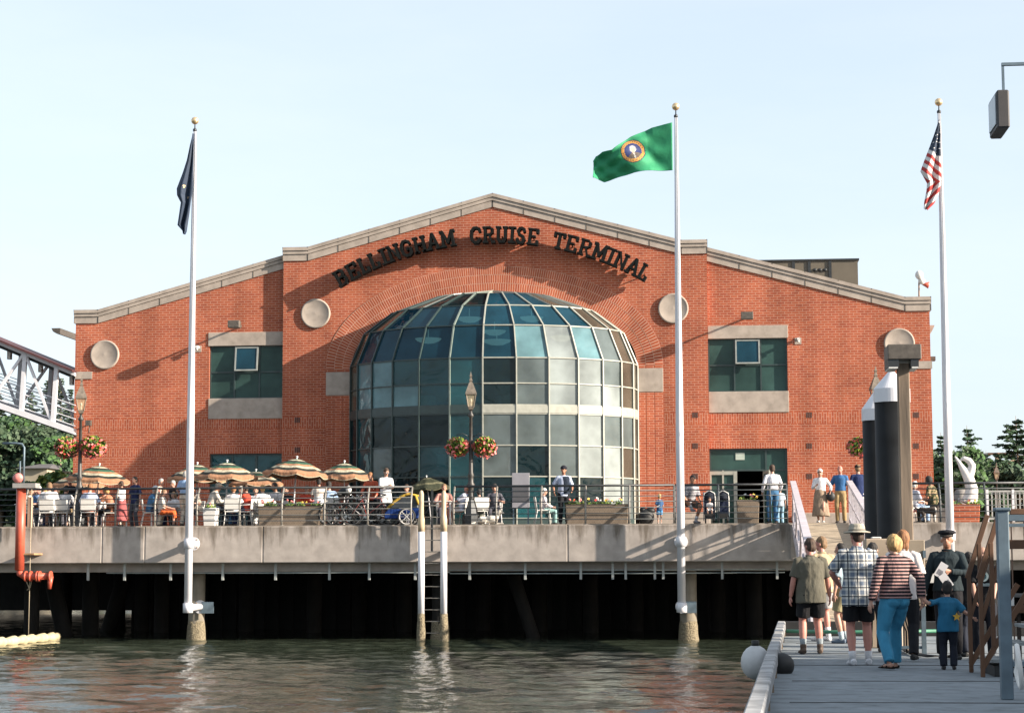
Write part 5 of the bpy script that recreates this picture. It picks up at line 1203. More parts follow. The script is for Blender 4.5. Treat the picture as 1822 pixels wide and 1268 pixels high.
            if kind != 'visor': mb.ball(hpnt(0, -.01, .03), (r_ * hk, (r_ + .012) * hk, (.10 if kind != 'helmet' else .115) * hk), 16, mtx=HM, t0=.52)
            else: hl([(.086, .03), (.088, .055)], (0, -.012, .012))
            if kind != 'helmet': mb.ball(hpnt(0, .105, .042), (.062 * hk, .06 * hk, .008 * hk), 12, mtx=HM)
        part({'bucket': 'sun_hat', 'flat': 'sailor_cap', 'cap': 'cap', 'helmet': 'helmet', 'visor': 'sun_visor'}[kind], mb, hm, False)
    if D.get('glasses'):
        mb = MB()
        for s in (-1, 1): mb.ball(hpnt(s * .032, .094, .01), (.026 * hk, .008 * hk, .018 * hk), 8, mtx=HM); mb.bar(hpnt(s * .058, .088, .014), hpnt(s * .08, 0, .014), .005 * hk)
        mb.bar(hpnt(-.01, .096, .014), hpnt(.01, .096, .014), .006 * hk); part('glasses', mb, black_rubber if D['glasses'] == 1 else M('glasses_lens', (.3, .3, .3), .2), False)
    if D.get('belt'):
        mb = MB(); c = sp(.07); mb.tube([kk(c + V(.178 * fw * math.cos(a_ * .349), .136 * fw * math.sin(a_ * .349), 0)) for a_ in range(18)], .014 * k, 6, closed=True); part('belt', mb, M('belt_leather', (.04, .025, .015), .5), False)
    if extra: extra(root_o, dict(sp=sp, k=k, kk=kk, wr=wr, up=up, part=part, hp=hpnt, el=el, S=S1, fw=fw))
    return root_o, [root @ kk(v) for v in wr]
def finish_remesh():
    for ob, vox, raw in REMESH:
        r = ob.modifiers.new('remesh', 'REMESH'); r.mode = 'VOXEL'; r.voxel_size = vox; r.use_smooth_shade = True
        s = ob.modifiers.new('smooth', 'SMOOTH'); s.iterations = 2; s.factor = .5
    bpy.context.view_layer.update(); dg = bpy.context.evaluated_depsgraph_get()
    out = []
    for ob, vox, raw in REMESH: out.append(bpy.data.meshes.new_from_object(ob.evaluated_get(dg)))
    for (ob, vox, raw), me in zip(REMESH, out):
        mats_ = list(ob.data.materials); ob.modifiers.clear()
        if raw:
            rm = raw.mesh('tmp', mats_); bm = bmesh.new(); bm.from_mesh(me)
            for f in bm.faces: f.material_index = 0
            bm.from_mesh(rm); bmesh.ops.recalc_face_normals(bm, faces=bm.faces); bm.to_mesh(me); bm.free(); bpy.data.meshes.remove(rm)
            for p in me.polygons: p.use_smooth = True
        kind_ = ob.name.split('.')[0]; near_ = vox < .0125
        amp, fr = {'hair': (.007, 26), 'shirt': (.010, 7), 'trousers': (.009, 7), 'shorts': (.008, 8), 'skirt': (.012, 6)}.get(kind_, (0, 0))
        if amp and near_ or kind_ in ('skirt',):
            from mathutils import noise as nz
            nrm_ = [v.normal.copy() for v in me.vertices]; cos_ = []; sd_ = (ob.parent.location.x * 37.1) % 97
            for v, vn in zip(me.vertices, nrm_):
                p = v.co; q = Vector((p.x * fr * 1.3 + sd_, p.y * fr * 1.3, p.z * fr * (.3 if kind_ == 'hair' else .55)))
                cos_.extend(p + vn * (amp * (nz.noise(q) + .5 * nz.noise(q * 2.3) + (.25 if kind_ != 'hair' else 0))))
            me.vertices.foreach_set('co', cos_)
        me.materials.clear()
        for m_ in mats_: me.materials.append(m_)
        me.name = ob.name; ob.data = me
# ------------------------------------------------------------ cafe furniture
DF = DZ + .03
def chair_proto():
    t = empty('cafe_chair', (0, 0, 0)); mb = MB(); mb.box(-.21, .21, -.2, .2, .43, .46); mb.build('seat', white_plastic, t, bevel=.008)
    mb = MB(); mt = Matrix.Translation((0, -.2, .5)) @ Matrix.Rotation(R_(10), 4, 'X'); mb.box(-.22, .22, -.012, .012, 0, .36, 0, mt); mb.build('backrest', white_plastic, t, bevel=.008)
    for s in (-1, 1):
        for y, y2 in ((.17, .24), (-.18, -.27)):
            mb = MB(); mb.tube([(s * .2, y, .44), (s * .235, y2, 0)], .013, 6); mb.build('leg', white_plastic, t)
        mb = MB(); mb.tube([(s * .22, -.19, .43), (s * .235, -.25, .85)], .013, 6); mb.tube([(s * .225, .2, .44), (s * .24, .2, .64), (s * .24, -.2, .66)], .012, 6); mb.build('arm', white_plastic, t)
    return t
def table_proto():
    t = empty('cafe_table', (0, 0, 0)); mb = MB(); mb.box(-.55, .55, -.38, .38, .715, .74); mb.build('tabletop', white_plastic, t, bevel=.008)
    for sx in (-1, 1):
        for sy in (-1, 1): mb = MB(); mb.box(sx * .49 - .02, sx * .49 + .02, sy * .32 - .02, sy * .32 + .02, 0, .715); mb.build('leg', white_plastic, t)
    return t
CH = chair_proto(); TB = table_proto(); cu = [0, 0]
def chair(px, Y, face, label, x=None):
    o = CH if cu[0] == 0 else copy_tree(CH); cu[0] += 1; o.location = (PX(px, Y) if x is None else x, Y, DF); o.rotation_euler = (0, 0, R_(face)); tag(o, label, 'chair', 'white cafe chairs'); return o
def table(px, Y, label, sx=1.):
    o = TB if cu[1] == 0 else copy_tree(TB); cu[1] += 1; o.location = (PX(px, Y), Y, DF); o.scale = (sx, 1, 1); tag(o, label, 'table', 'white cafe tables'); return o
table(62, 59.3, 'white table at the far left behind the big man in white'); table(192, 58.9, 'white table under the leftmost striped umbrella')
table(305, 59.2, 'white table just left of the left flagpole', 1.1); table(402, 58.9, 'white table right of the left flagpole'); table(775, 58.9, 'white table seen between the ladder pilings'); table(560, 60.3, 'white table behind the woman in the pale dress')
table(118, 61.2, 'white table in the back row beside the left lamp post'); table(480, 60.6, 'white table in the back row behind the blond woman')
# umbrellas
um_g = cloth((.04, .12, .075)); um_d = cloth((.03, .035, .03)); um_o = cloth((.38, .20, .115)); um_w = cloth((.50, .45, .33))
def umb_proto():
    t = empty('striped_umbrella', (0, 0, 0)); n = 8; R0 = 1.02; Hh = .56; nb = 8; sub = 3
    seq = [0, 3, 1, 0, 2, 3, 1, 2]
    mb = MB(); NA = n * 6
    rs = [0.03 + (1 - .03) * i / (nb * sub) for i in range(nb * sub + 1)]
    def pt(a, r):
        ph = (a % (2 * math.pi / n)) / (2 * math.pi / n); sag = math.sin(ph * math.pi)
        rr_ = R0 * r * (1 - .076 * sag); z = Hh * (1 - r ** 1.4) - .05 * sag * r * r
        return Vector((rr_ * math.cos(a), rr_ * math.sin(a), z))
    for r in rs:
        for j in range(NA): mb.v.append(pt(2 * math.pi * j / NA, r))
    for i in range(len(rs) - 1):
        for j in range(NA): j2 = (j + 1) % NA; mb.face([i * NA + j, i * NA + j2, (i + 1) * NA + j2, (i + 1) * NA + j], seq[min(i // sub, 7)], True)
    # scalloped valance
    k = len(mb.v); last = (len(rs) - 1) * NA
    for j in range(NA):
        a = 2 * math.pi * j / NA; ph = (a % (2 * math.pi / n)) / (2 * math.pi / n); p = mb.v[last + j]
        mb.v.append(p + Vector((0, 0, -.07 - .04 * math.sin(ph * math.pi)))); 
    for j in range(NA): mb.v.append(mb.v[k + j] + Vector((0, 0, -.022)))
    for j in range(NA):
        j2 = (j + 1) % NA; mb.face([last + j, last + j2, k + j2, k + j], 2); mb.face([k + j, k + j2, k + NA + j2, k + NA + j], 3)
    mb.v = [v + Vector((0, 0, 1.98)) for v in mb.v]
    o = mb.build('canopy', [um_g, um_d, um_o, um_w], t, fix=False); s = o.modifiers.new('s', 'SOLIDIFY'); s.thickness = .006
    mb = MB(); mb.tube([(0, 0, .05), (0, 0, 2.6)], .022, 8); mb.build('pole', white_paint, t)
    mb = MB(); mb.ball((0, 0, 2.62), .04, 10); mb.build('finial', white_plastic, t)
    for a in range(n):
        an = 2 * math.pi * a / n; mb = MB(); mb.tube([(0, 0, 2.5), (R0 * .97 * math.cos(an), R0 * .97 * math.sin(an), 1.955)], .008, 5); mb.build('rib', white_plastic, t)
    mb = MB(); mb.lathe([(.22, 0), (.22, .05), (.05, .1), (.03, .3)], n=14); mb.build('foot', white_plastic, t)
    return t
UM = umb_proto(); i = 0
for px, Y, ztip, sc_, tl, label in ((171, 59.2, 825, 1.0, (6, 9), 'striped umbrella just right of the left lamp post'), (140, 62.6, 838, .95, (0, 0), 'shaded striped umbrella behind the left lamp post'), (350, 61.5, 823, 1.0, (2, 0), 'striped umbrella peeking out behind the left flagpole'),
    (403, 58.9, 819, 1.0, (3, -3), 'striped umbrella right of the left flagpole'), (455, 62.3, 835, .95, (0, 3), 'shaded striped umbrella between the two brightest ones'), (521, 59.1, 812, 1.05, (7, 3), 'largest striped umbrella above the flower planter'), (613, 60.6, 820, .98, (0, 0), 'striped umbrella above the parked bicycles'), (768, 61.5, 846, .72, (-8, 12), 'striped umbrella tilted behind the ladder, darkened to carry shade')):
    o = UM if i == 0 else copy_tree(UM); i += 1; x = PX(px, Y, ztip); s = (PZ(px, ztip, Y) - DF) / 2.62 ; o.location = (x, Y, DF); o.scale = (sc_ * .95, sc_ * .95, s); o.rotation_euler = (R_(tl[0] * .5), R_(tl[1] * .35), .3 * i)
    tag(o, label, 'umbrella', 'striped cafe umbrellas')
    if px == 768:
        for c in o.children:
            if c.name.startswith('canopy'):
                c.data = c.data.copy()
                for q_ in range(4): c.data.materials[q_] = cloth((.045, .05, .03) if q_ != 3 else (.16, .15, .09))  # canopy recoloured dark olive to carry the shade on it
# planters
def planter(px0, px1, Y, dep, h, label, seed, mat_=None):
    a, b = PX(px0, Y), PX(px1, Y); w_ = b - a; t = empty('planter', ((a + b) / 2, Y, DF), 0, label, 'planter', 'rectangular flower planters')
    mb = MB(); mb.prism([(-w_ / 2 + .04, 0), (w_ / 2 - .04, 0), (w_ / 2, h), (-w_ / 2, h)], 0, dep); mb.build('box', mat_ or brick_paver, t, bevel=.015)
    mb = MB(); rr2 = random.Random(seed)
    for i in range(int(w_ * 7)):
        c = (-w_ / 2 + .08 + rr2.random() * (w_ - .16), .08 + rr2.random() * (dep - .16), h + .02); leaves(mb, c, (.12, .1, .09), 26, .035, 2, seed + i, .3)
    mb.build('leaves', [f_dec, f_yel], t, fix=False); mb = MB()
    for i in range(int(w_ * 9)):
        c = Vector((-w_ / 2 + .06 + rr2.random() * (w_ - .12), .03 + rr2.random() * (dep - .1), h + .1 + rr2.random() * .07)); leaves(mb, c, (.03, .03, .02), 7, .024, 1, seed + i, .5, mi0=rr2.randrange(4))
    mb.build('flowers', [petal_pink, petal_red, petal_yel, white_plastic], t, fix=False)
planter(458, 570, 57.75, .5, .60, 'brown planter of small flowers left of the bicycles', 11); planter(1006, 1119, 57.75, .5, .60, 'brown planter of flowers right of the man in the vest', 12)
planter(1311, 1352, 58.6, .55, .72, 'square flower planter in front of the open entrance door', 13); planter(360, 384, 57.6, .45, .55, 'white planter box behind the left flagpole', 14, white_plastic)
planter(1690, 1745, 58.5, .9, .55, 'red brick planter base below the white sculpture', 15, brick_flat)
# bicycles
def bike_proto():
    t = empty('bicycle', (0, 0, 0)); r = .33
    for x in (-.52, .52):
        mb = MB(); mb.tube([(x + r * math.cos(a * .2618), 0, r + r * math.sin(a * .2618)) for a in range(24)], .022, 6, closed=True); wh = mb.build('wheel', tyre, t)
        mb = MB(); mb.tube([(x + (r - .03) * math.cos(a * .2618), 0, r + (r - .03) * math.sin(a * .2618)) for a in range(24)], .011, 5, closed=True)
        for a in range(14): mb.bar((x, (-1) ** a * .02, r), (x + (r - .03) * math.cos(a * .4488), 0, r + (r - .03) * math.sin(a * .4488)), .003)
        mb.ball((x, 0, r), (.03, .04, .03), 8); mb.build('rim', M('dark_rim', (.12, .12, .12), .4), wh)
    mb = MB(); bb_, st, ht, hb = V(-.08, 0, .29), V(-.22, 0, .78), V(.34, 0, .82), V(.38, 0, .66)
    for a, b in ((bb_, st), (st, ht), (bb_, hb), (ht, hb)): mb.tube([a, b], .017, 7)
    for s in (-.04, .04): mb.tube([bb_, V(-.52, s, r)], .01, 6); mb.tube([st - V(0, 0, .03), V(-.52, s, r)], .009, 6); mb.tube([hb, V(.44, s, .6), V(.52, s, r)], .013, 6)
    fr = mb.build('frame', M('bike_frame', (.03, .03, .035), .3, .2, 4), t)
    mb = MB(); mb.tube([st, st + V(-.04, 0, .13)], .012, 6); mb.ball(st + V(-.05, 0, .15), (.13, .07, .03), 10); mb.build('saddle', black_rubber, t)
    mb = MB(); mb.tube([ht, ht + V(.02, 0, .08)], .014, 6); mb.tube([ht + V(.0, -.28, .1), ht + V(.06, -.1, .08), ht + V(.06, .1, .08), ht + V(.0, .28, .1)], .013, 6); mb.build('handlebar', chrome, t)
    mb = MB(); mb.lathe([(.09, -.004), (.09, .004)], bb_, 14, mtx=Matrix.Rotation(R_(90), 3, 'X')); mb.bar(bb_ + V(0, -.06, 0), bb_ + V(.1, -.06, -.13), .015); mb.bar(bb_ + V(0, .06, 0), bb_ + V(-.1, .06, .13), .015); mb.box(.02, .1, -.13, -.05, .13, .15); mb.build('crank', chrome, t)
    return t
BK = bike_proto()
for i, (px, Y, rz, col, label) in enumerate(((617, 57.75, 4, None, 'leftmost black bicycle leaning by the planter'), (640, 58.1, 176, (.3, .3, .32), 'silver bicycle in the middle of the parked group'), (657, 57.6, 9, (.25, .05, .04), 'dark red bicycle of the parked group in front of the man in white'), (605, 58.4, -8, (.05, .08, .05), 'dark bicycle at the back of the parked group'), (628, 58.3, 12, (.02, .02, .03), 'black bicycle wedged between the silver and dark ones'), (668, 58.2, 172, (.02, .03, .05), 'dark blue bicycle behind the dark red one'))):
    o = BK if i == 0 else copy_tree(BK); o.location = (PX(px, Y), Y, DF); o.rotation_euler = (R_(-6 if i % 2 else 5), 0, R_(rz)); tag(o, label, 'bicycle', 'bicycles parked at the railing')
    if col:
        for c in o.children:
            if c.name.startswith('frame'): c.data = c.data.copy(); c.data.materials[0] = M('bike_frame_%d' % i, col, .3, .2, 4)
mb = MB(); x = PX(620, 57.8); mb.ball((x, 57.8, DF + 1.08), (.09, .1, .12), 12); o = mb.build('cycle_helmet', white_plastic); recenter(o); tag(o, 'white cycle helmet hung on the bicycle handlebars', 'helmet')
mb = MB(); x = PX(612, 57.8); mb.ball((x, 57.9, DF + 1.0), (.2, .12, .14), 12); mb.ball((x - .12, 57.88, DF + .95), (.12, .1, .12), 10); o = mb.build('pannier_bag', black_rubber); recenter(o); tag(o, 'black bag strapped on the handlebars of the parked bicycles', 'bag')
# bike trailer
x = PX(722, 57.8); t = empty('bike_trailer', (x, 57.8, DF), 0, 'blue and yellow child bike trailer parked beside the ladder', 'bike trailer'); prf = [(-.62, .22), (.36, .22), (.42, .62), (.3, .86), (.02, .88), (-.25, .72), (-.6, .36)]
mb = MB(); mb.prism([(-.6, .2), (.42, .2), (.44, .5), (-.48, .5), (-.6, .34)], -.3, .3); mb.build('tub', cloth((.012, .045, .20)), t, bevel=.02)
mb = MB(); mb.prism([(-.46, .5), (.42, .5), (.36, .86), (.1, .9), (-.15, .82)], -.28, .28); mb.build('cover', M('trailer_mesh', (.04, .05, .06), .6), t, bevel=.02)
mb = MB(); 
for y in (-.29, .29): mb.tube([(-.52, y, .48), (-.3, y, .7), (-.1, y, .84), (.12, y, .92), (.34, y, .88), (.43, y, .6)], .04, 8)
mb.build('hood_frame', cloth((.60, .38, .06)), t)
for y in (-.36, .36):
    mb = MB(); r = .25; mb.tube([(.08 + r * math.cos(a * .2618), y, r + r * math.sin(a * .2618)) for a in range(24)], .022, 6, closed=True); wh = mb.build('wheel', tyre, t)
    mb = MB(); mb.tube([(.08 + (r - .03) * math.cos(a * .2618), y, r + (r - .03) * math.sin(a * .2618)) for a in range(24)], .016, 5, closed=True)
    for a in range(8): mb.bar((.08, y, r), (.08 + (r - .03) * math.cos(a * .785), y, r + (r - .03) * math.sin(a * .785)), .02 if a % 2 else .006)
    mb.build('rim', white_plastic, wh)
mb = MB(); mb.tube([(-.55, -.2, .25), (-.8, -.1, .3), (-1.2, 0, .32)], .018, 6); mb.build('tow_bar', chrome, t)
# notice stand, bin, stroller
a, b = P(911, 841, 58.2), P(942, 904, 58.2); t = empty('notice_board', ((a.x + b.x) / 2, 58.2, DF), 0, 'grey notice board on thin legs beside the railing', 'notice board'); hw = (b.x - a.x) / 2
mb = MB(); mb.box(-hw, hw, 0, .05, b.z - DF, a.z - DF); mb.build('board', M('board_grey', (.33, .32, .35), .7, .1, 4), t, bevel=.006)
mb = MB(); zm = PZ(920, 865, 58.2) - DF; mb.box(-hw + .02, hw - .02, -.012, -.002, b.z - DF + .22, zm); mb.build('panel', M('board_dark', (.10, .10, .11), .6, .1, 4), t)
for s in (-1, 1): mb = MB(); mb.box(s * hw * .85 - .02, s * hw * .85 + .02, .01, .04, 0, b.z - DF); mb.build('leg', grey_metal, t)
mb = MB(); mb.ball((0, 0, .2), (.24, .2, .26), 14); mb.ball((.12, 0, .4), (.16, .14, .1), 10); mb.ball((-.1, 0, .42), (.1, .1, .1), 10); o = mb.build('backpack', black_rubber); o.location = (PX(1150, 57.9), 57.9, DF); tag(o, 'bulging black backpack on the pier floor left of the toddler', 'backpack')
mb = MB(); mb.box(-.16, .16, -.02, .02, 0, .02, 0, Matrix.Rotation(R_(-25), 4, 'Y')); o = mb.build('newspaper', white_plastic); o.location = (PX(1166, 57.9), 57.9, DF + .48); tag(o, 'white paper sticking out beside the black backpack', 'paper')
x = PX(1275, 57.9); t = empty('double_stroller', (x, 57.9, DF), 0, 'dark double stroller with pale rimmed hoods facing the water', 'stroller')
for s in (-1, 1):
    mb = MB(); c = s * .2; mb.tube([(c - .17, -.05, .3), (c - .17, .05, .75), (c - .15, .05, .9), (c, .02, .98), (c + .15, .05, .9), (c + .17, .05, .75), (c + .17, -.05, .3)], .016, 7); mb.build('hood_rim', white_plastic, t)
    mb = MB(); mb.ball((c, .14, .78), (.165, .16, .2), 14, t0=.4); mb.build('hood', cloth((.02, .025, .04)), t)
    mb = MB(); mb.box(c - .16, c + .16, .1, .16, .3, .8); mb.box(c - .16, c + .16, -.2, .1, .28, .36); mb.build('seat', cloth((.03, .04, .08)), t, bevel=.01)
    mb = MB(); mb.box(c - .15, c + .15, -.24, -.2, .16, .3); mb.build('foot_rest', black_rubber, t)
    for y in (-.3, .35):
        mb = MB(); mb.tube([(c - .12, y + .09 * math.cos(a * .628), .1 + .09 * math.sin(a * .628)) for a in range(10)], .022, 6, closed=True); mb.tube([(c + .12, y + .09 * math.cos(a * .628), .1 + .09 * math.sin(a * .628)) for a in range(10)], .022, 6, closed=True); mb.build('wheel', tyre, t)
    mb = MB()
    for e in (-.17, .17): mb.tube([(c + e, -.3, .1), (c + e, -.05, .32), (c + e, .35, .95)], .012, 6); mb.tube([(c + e, .35, .1), (c + e, .0, .5)], .012, 6)
    mb.build('frame', grey_metal, t)
# sculpture
def scp(x, y, Y=59.): v = P(x, y, Y); return v
o0 = scp(1722, 895); mb = MB()
mb.tube([scp(1722, 897) - o0, scp(1727, 885) - o0, scp(1729, 870) - o0, scp(1724, 852) - o0, scp(1716, 838) - o0, scp(1708, 825) - o0, scp(1699, 811) - o0], [(.24, .2), (.22, .18), (.19, .16), (.16, .14), (.12, .1), (.07, .07), (.03, .03)], 16)
mb.tube([scp(1722, 852) - o0, scp(1728, 838) - o0, scp(1730, 828) - o0, scp(1724, 819) - o0, scp(1714, 815) - o0, scp(1709, 818) - o0], [(.14, .12), (.12, .11), (.11, .1), (.10, .09), (.07, .07), (.03, .03)], 16)
o = mb.build('sculpture', M('white_stone', (.80, .76, .72), .6, .06, 3, .1)); o.location = o0; REMESH.append((o, .03, None)); tag(o, 'tall white curved stone sculpture on a brick base', 'sculpture')
mb = MB(); mb.lathe([(.32, 0), (.3, .5), (.2, 1.0), (.14, 1.05)], n=14); o = mb.build('bollard', M('grey_stone', (.28, .26, .24), .8, .2, 4)); o.location = (PX(1712, 60.3), 60.3, DF); tag(o, 'tapered grey stone block behind the white sculpture', 'stone block')
mb = MB(); a = PX(1655, 58.6); b = PX(1686, 58.6); mb.box(a, b, 58.6, 59.1, DF, DF + .45); o = mb.build('stone_block', stone, bevel=.02); recenter(o); tag(o, 'pale stone block seat behind the right flagpole', 'stone block')
# ------------------------------------------------------------ dogs
def dog(label, px, Y, z, face, col, pose, s=1., col2=None):
    m1 = M('fur_%.2f_%.2f_%.2f' % col, col, .9, .35, 30, .6, dist=.02); mb = MB(); x = PX(px, Y)
    if pose == 'stand':
        mb.tube([(0, -.30, .40), (0, -.25, .42), (0, -.05, .40), (0, .12, .40), (0, .24, .42), (0, .3, .46)], [(.05, .06), (.09, .1), (.09, .095), (.105, .13), (.09, .12), (.06, .07)], 14, side=V(1, 0, 0))
        mb.tube([(0, .27, .47), (0, .36, .58)], [.065, .05], 12); mb.ball((0, .39, .62), (.06, .075, .06), 12); mb.tube([(0, .43, .61), (0, .53, .585)], [.035, .022], 10)
        for e in (-1, 1):
            mb.tube([(e * .03, .38, .66), (e * .05, .37, .73)], [.022, .006], 6)
            mb.tube([(e * .06, .2, .38), (e * .065, .19, .2), (e * .065, .2, .05), (e * .065, .23, .02)], [.045, .028, .02, .025], 8)
            mb.tube([(e * .06, -.22, .38), (e * .07, -.14, .24), (e * .07, -.27, .14), (e * .07, -.25, .03), (e * .07, -.21, .02)], [.06, .04, .022, .02, .024], 8)
        mb.tube([(0, -.3, .44), (0, -.4, .48), (0, -.47, .56)], [.03, .028, .012], 8)
    else:   # lying
        mb.tube([(0, -.36, .12), (0, -.3, .15), (0, -.1, .15), (0, .1, .16), (0, .22, .2)], [(.06, .06), (.12, .12), (.11, .12), (.12, .14), (.08, .09)], 14, side=V(1, 0, 0))
        mb.tube([(0, .2, .22), (0, .28, .34)], [.08, .06], 12); mb.ball((0, .3, .4), (.065, .08, .065), 12); mb.tube([(0, .34, .385), (0, .44, .36)], [.04, .025], 10)
        for e in (-1, 1):
            mb.tube([(e * .05, .3, .44), (e * .065, .29, .5)], [.025, .006], 6); mb.tube([(e * .09, .12, .12), (e * .1, .2, .05), (e * .09, .42, .03)], [.04, .03, .025], 8); mb.tube([(e * .1, -.26, .12), (e * .15, -.1, .1), (e * .15, -.2, .04), (e * .14, -.02, .03)], [.07, .05, .03, .025], 8)
        mb.tube([(0, -.36, .1), (.05, -.5, .06), (.12, -.6, .05)], [.03, .025, .012], 8)
    mb.v = [v * s for v in mb.v]; o = mb.build('dog', m1); o.location = (x, Y, z); o.rotation_euler = (0, 0, R_(face)); REMESH.append((o, .014, None)); tag(o, label, 'dog')
    if col2:
        q = MB(); q.ball((0, .22 * s, .40 * s), (.1 * s, .08 * s, .13 * s), 12); q.tube([(.065 * s, .2 * s, .25 * s), (.065 * s, .2 * s, .03 * s)], .034 * s, 8); q.tube([(-.065 * s, .2 * s, .25 * s), (-.065 * s, .2 * s, .03 * s)], .034 * s, 8); q.build('white_chest', M('fur_white', (.7, .66, .6), .9, .2, 30), o)
dog('white dog lying on the pier floor behind the railing', 872, 57.75, DF, -80, (.75, .68, .58), 'lie', .95); dog('black and tan dog with white chest beside the right railing', 1652, 58.0, DF, -85, (.04, .03, .025), 'stand', .9, True)
# ------------------------------------------------------------ deck people
WHT = (.78, .77, .78); LB = (.36, .50, .72); CRM = (.70, .62, .50); NVY = (.02, .03, .09); BLK = (.015, .016, .02); RED = (.55, .07, .04); KHA = (.36, .27, .15); JNS = (.10, .22, .42); OLV = (.09, .10, .07)
def seat(label, px, Y, face, ch=None, **k):
    x = PX(px, Y); 
    if ch: 
        f = R_(face); chair(px, Y, face, ch, x=x - .0)
    return person(label, x, Y, DF, face, pose=k.pop('pose', 'sit'), **k)
def stand(label, px, Y, face, **k): return person(label, PX(px, Y), Y, DF, face, pose=k.pop('pose', 'stand'), **k)
GP = 'people at the cafe tables'
seat('large seated man in white shirt with his back turned at the far left', 85, 58.3, 5, 'white chair under the large man in white at the far left', top=(WHT, 'short'), bot=(WHT, 'shorts'), hair=('light', 'short'), fat=1.3, H=1.85, group=GP)
seat('dark haired man in white seated just left of the left lamp post', 114, 58.5, -12, 'white chair of the dark haired man left of the lamp post', top=(WHT, 'short'), bot=(KHA, 'shorts'), hair=('dark', 'short'), H=1.74, group=GP)
seat('seated man in blue shirt at the far left edge', 56, 59.4, -60, None, top=((.07, .17, .36), 'short'), bot=(NVY, 'trousers'), hair=('dark', 'short'), group=GP, pose='lap')
seat('seated person in white cap and light blue shirt at the far left table', 70, 60.2, 170, 'white chair in the back row at the far left', top=(LB, 'short'), hair=('grey', 'short'), hat=('cap', (.75, .72, .68)), H=1.82, group=GP, skin='pink')
seat('woman in pale yellow top seated behind the dark haired man', 122, 60.2, 150, 'white chair of the woman in yellow', top=((.7, .55, .3), 'short'), hair=('blond', 'long'), H=1.7, group=GP)
seat('brown haired woman seated in the back row left of the lamp post', 101, 60.9, 175, None, top=((.7, .6, .55), 'short'), hair=('brown', 'bob'), H=1.8, group=GP, skin='pink')
seat('small blond head in the back row at the far left', 82, 61.8, 165, None, top=(CRM, 'short'), hair=('blond', 'short'), H=1.75, group=GP)
seat('white haired person at the back of the far left group', 92, 62.4, 180, None, top=(WHT, 'short'), hair=('white', 'short'), H=1.8, group=GP)
seat('woman in beige leaning over the far left table', 48, 58.4, -75, 'white chair at the far left end behind the rope', top=(CRM, 'short'), bot=((.4, .36, .36), 'trousers'), hair=('light', 'long'), H=1.68, group=GP)
stand('bald red faced man in a dark shirt standing behind the lamp post', 124, 59.6, 165, top=(BLK, 'short'), bot=(NVY, 'trousers'), hair=('ginger', 'horseshoe'), H=1.6, skin='pink', group=GP)
seat('seated man in light blue shirt with his back turned right of the lamp post', 158, 58.1, 8, 'white chair of the man in light blue right of the lamp post', top=((.55, .62, .8), 'short'), bot=((.3, .1, .06), 'shorts'), hair=('ginger', 'short'), H=1.78, group=GP)
seat('small child with cap at the table under the leftmost umbrella', 178, 59.8, 175, None, top=(WHT, 'short'), hair=('ginger', 'short'), hat=('cap', (.55, .4, .3)), H=1.45, group=GP, pose='lap')
seat('woman resting her chin on both hands under the leftmost umbrella', 198, 59.0, 100, 'metal legged chair of the woman resting her chin', top=((.45, .2, .12), 'short'), bot=(BLK, 'trousers'), hair=('blond', 'bob'), H=1.72, group=GP, hl=(-.05, .2, 1.02), hr=(.06, .2, 1.02), el=(-.6, .4, -1), er=(.6, .4, -1), lean=(16, 0))
stand('woman in white top and long red skirt standing at the railing', 218, 58.0, 75, top=(WHT, 'short'), bot=((.36, .10, .10), 'skirt'), hair=('brown', 'short'), hat=('visor', (.1, .09, .08)), H=1.14 * 1.1, glasses=1, hl=(-.1, .3, 1.15), hr=(.1, .28, 1.05), group=GP, skin='tan') if False else stand('woman in white top and long red skirt leaning at the railing', 216, 58.0, 75, top=(WHT, 'short'), bot=((.36, .10, .10), 'skirt'), hair=('brown', 'short'), hat=('visor', (.1, .09, .08)), H=1.42, glasses=1, hl=(-.1, .3, 1.15), hr=(.1, .28, 1.05), group=GP, skin='tan')
seat('seated man in blue shirt and white cap left of the grey haired woman', 266, 58.9, -70, 'white chair with bare backrest left of the left flagpole', top=((.08, .22, .42), 'short'), bot=(NVY, 'trousers'), hair=('grey', 'short'), hat=('cap', WHT), H=1.74, group=GP, lean=(14, 0))
stand('grey haired woman in a flowered blouse standing behind the cafe table', 284, 58.8, -100, top=(CRM, 'short', ('floral', (.55, .15, .12))), bot=(CRM, 'trousers'), hair=('grey', 'short'), H=1.52, group=GP, hl=(-.12, .3, 1.0), hr=(.2, .3, 1.1))
seat('person in an orange skirt seated left of the left flagpole', 288, 58.5, -85, None, top=((.7, .66, .6), 'short'), bot=((.66, .14, .04), 'skirt'), hair=('light', 'short'), H=1.55, group=GP, pose='lap')
stand('man in dark shirt with sunglasses standing behind the cafe table', 308, 60.2, 140, top=(BLK, 'short'), bot=(BLK, 'trousers'), hair=('grey', 'short'), H=1.52, glasses=1, group=GP)
seat('girl with light brown hair seated facing the railing', 309, 59.9, 170, 'white chair of the girl with light brown hair', top=(WHT, 'short'), hair=('light', 'bob'), H=1.5, group=GP, pose='lap')
stand('tall man in light blue shirt and beige trousers behind the left flagpole', 328, 58.6, -15, top=((.34, .48, .70), 'short'), bot=(CRM, 'trousers'), hair=('grey', 'short'), H=1.74, belt=1, hem=.08, group=GP, hl=(-.15, .2, 1.05), hr=(.2, .2, 1.0))
seat('man in cream jacket and white hat leaning over his table', 374, 58.3, -72, None, top=((.72, .66, .58), 'long'), bot=((.04, .05, .07), 'trousers'), hair=('grey', 'short'), hat=('cap', (.8, .76, .68)), H=1.86, fat=1.1, group=GP, lean=(20, 0), hl=(-.15, .5, .76), hr=(.12, .5, .76))
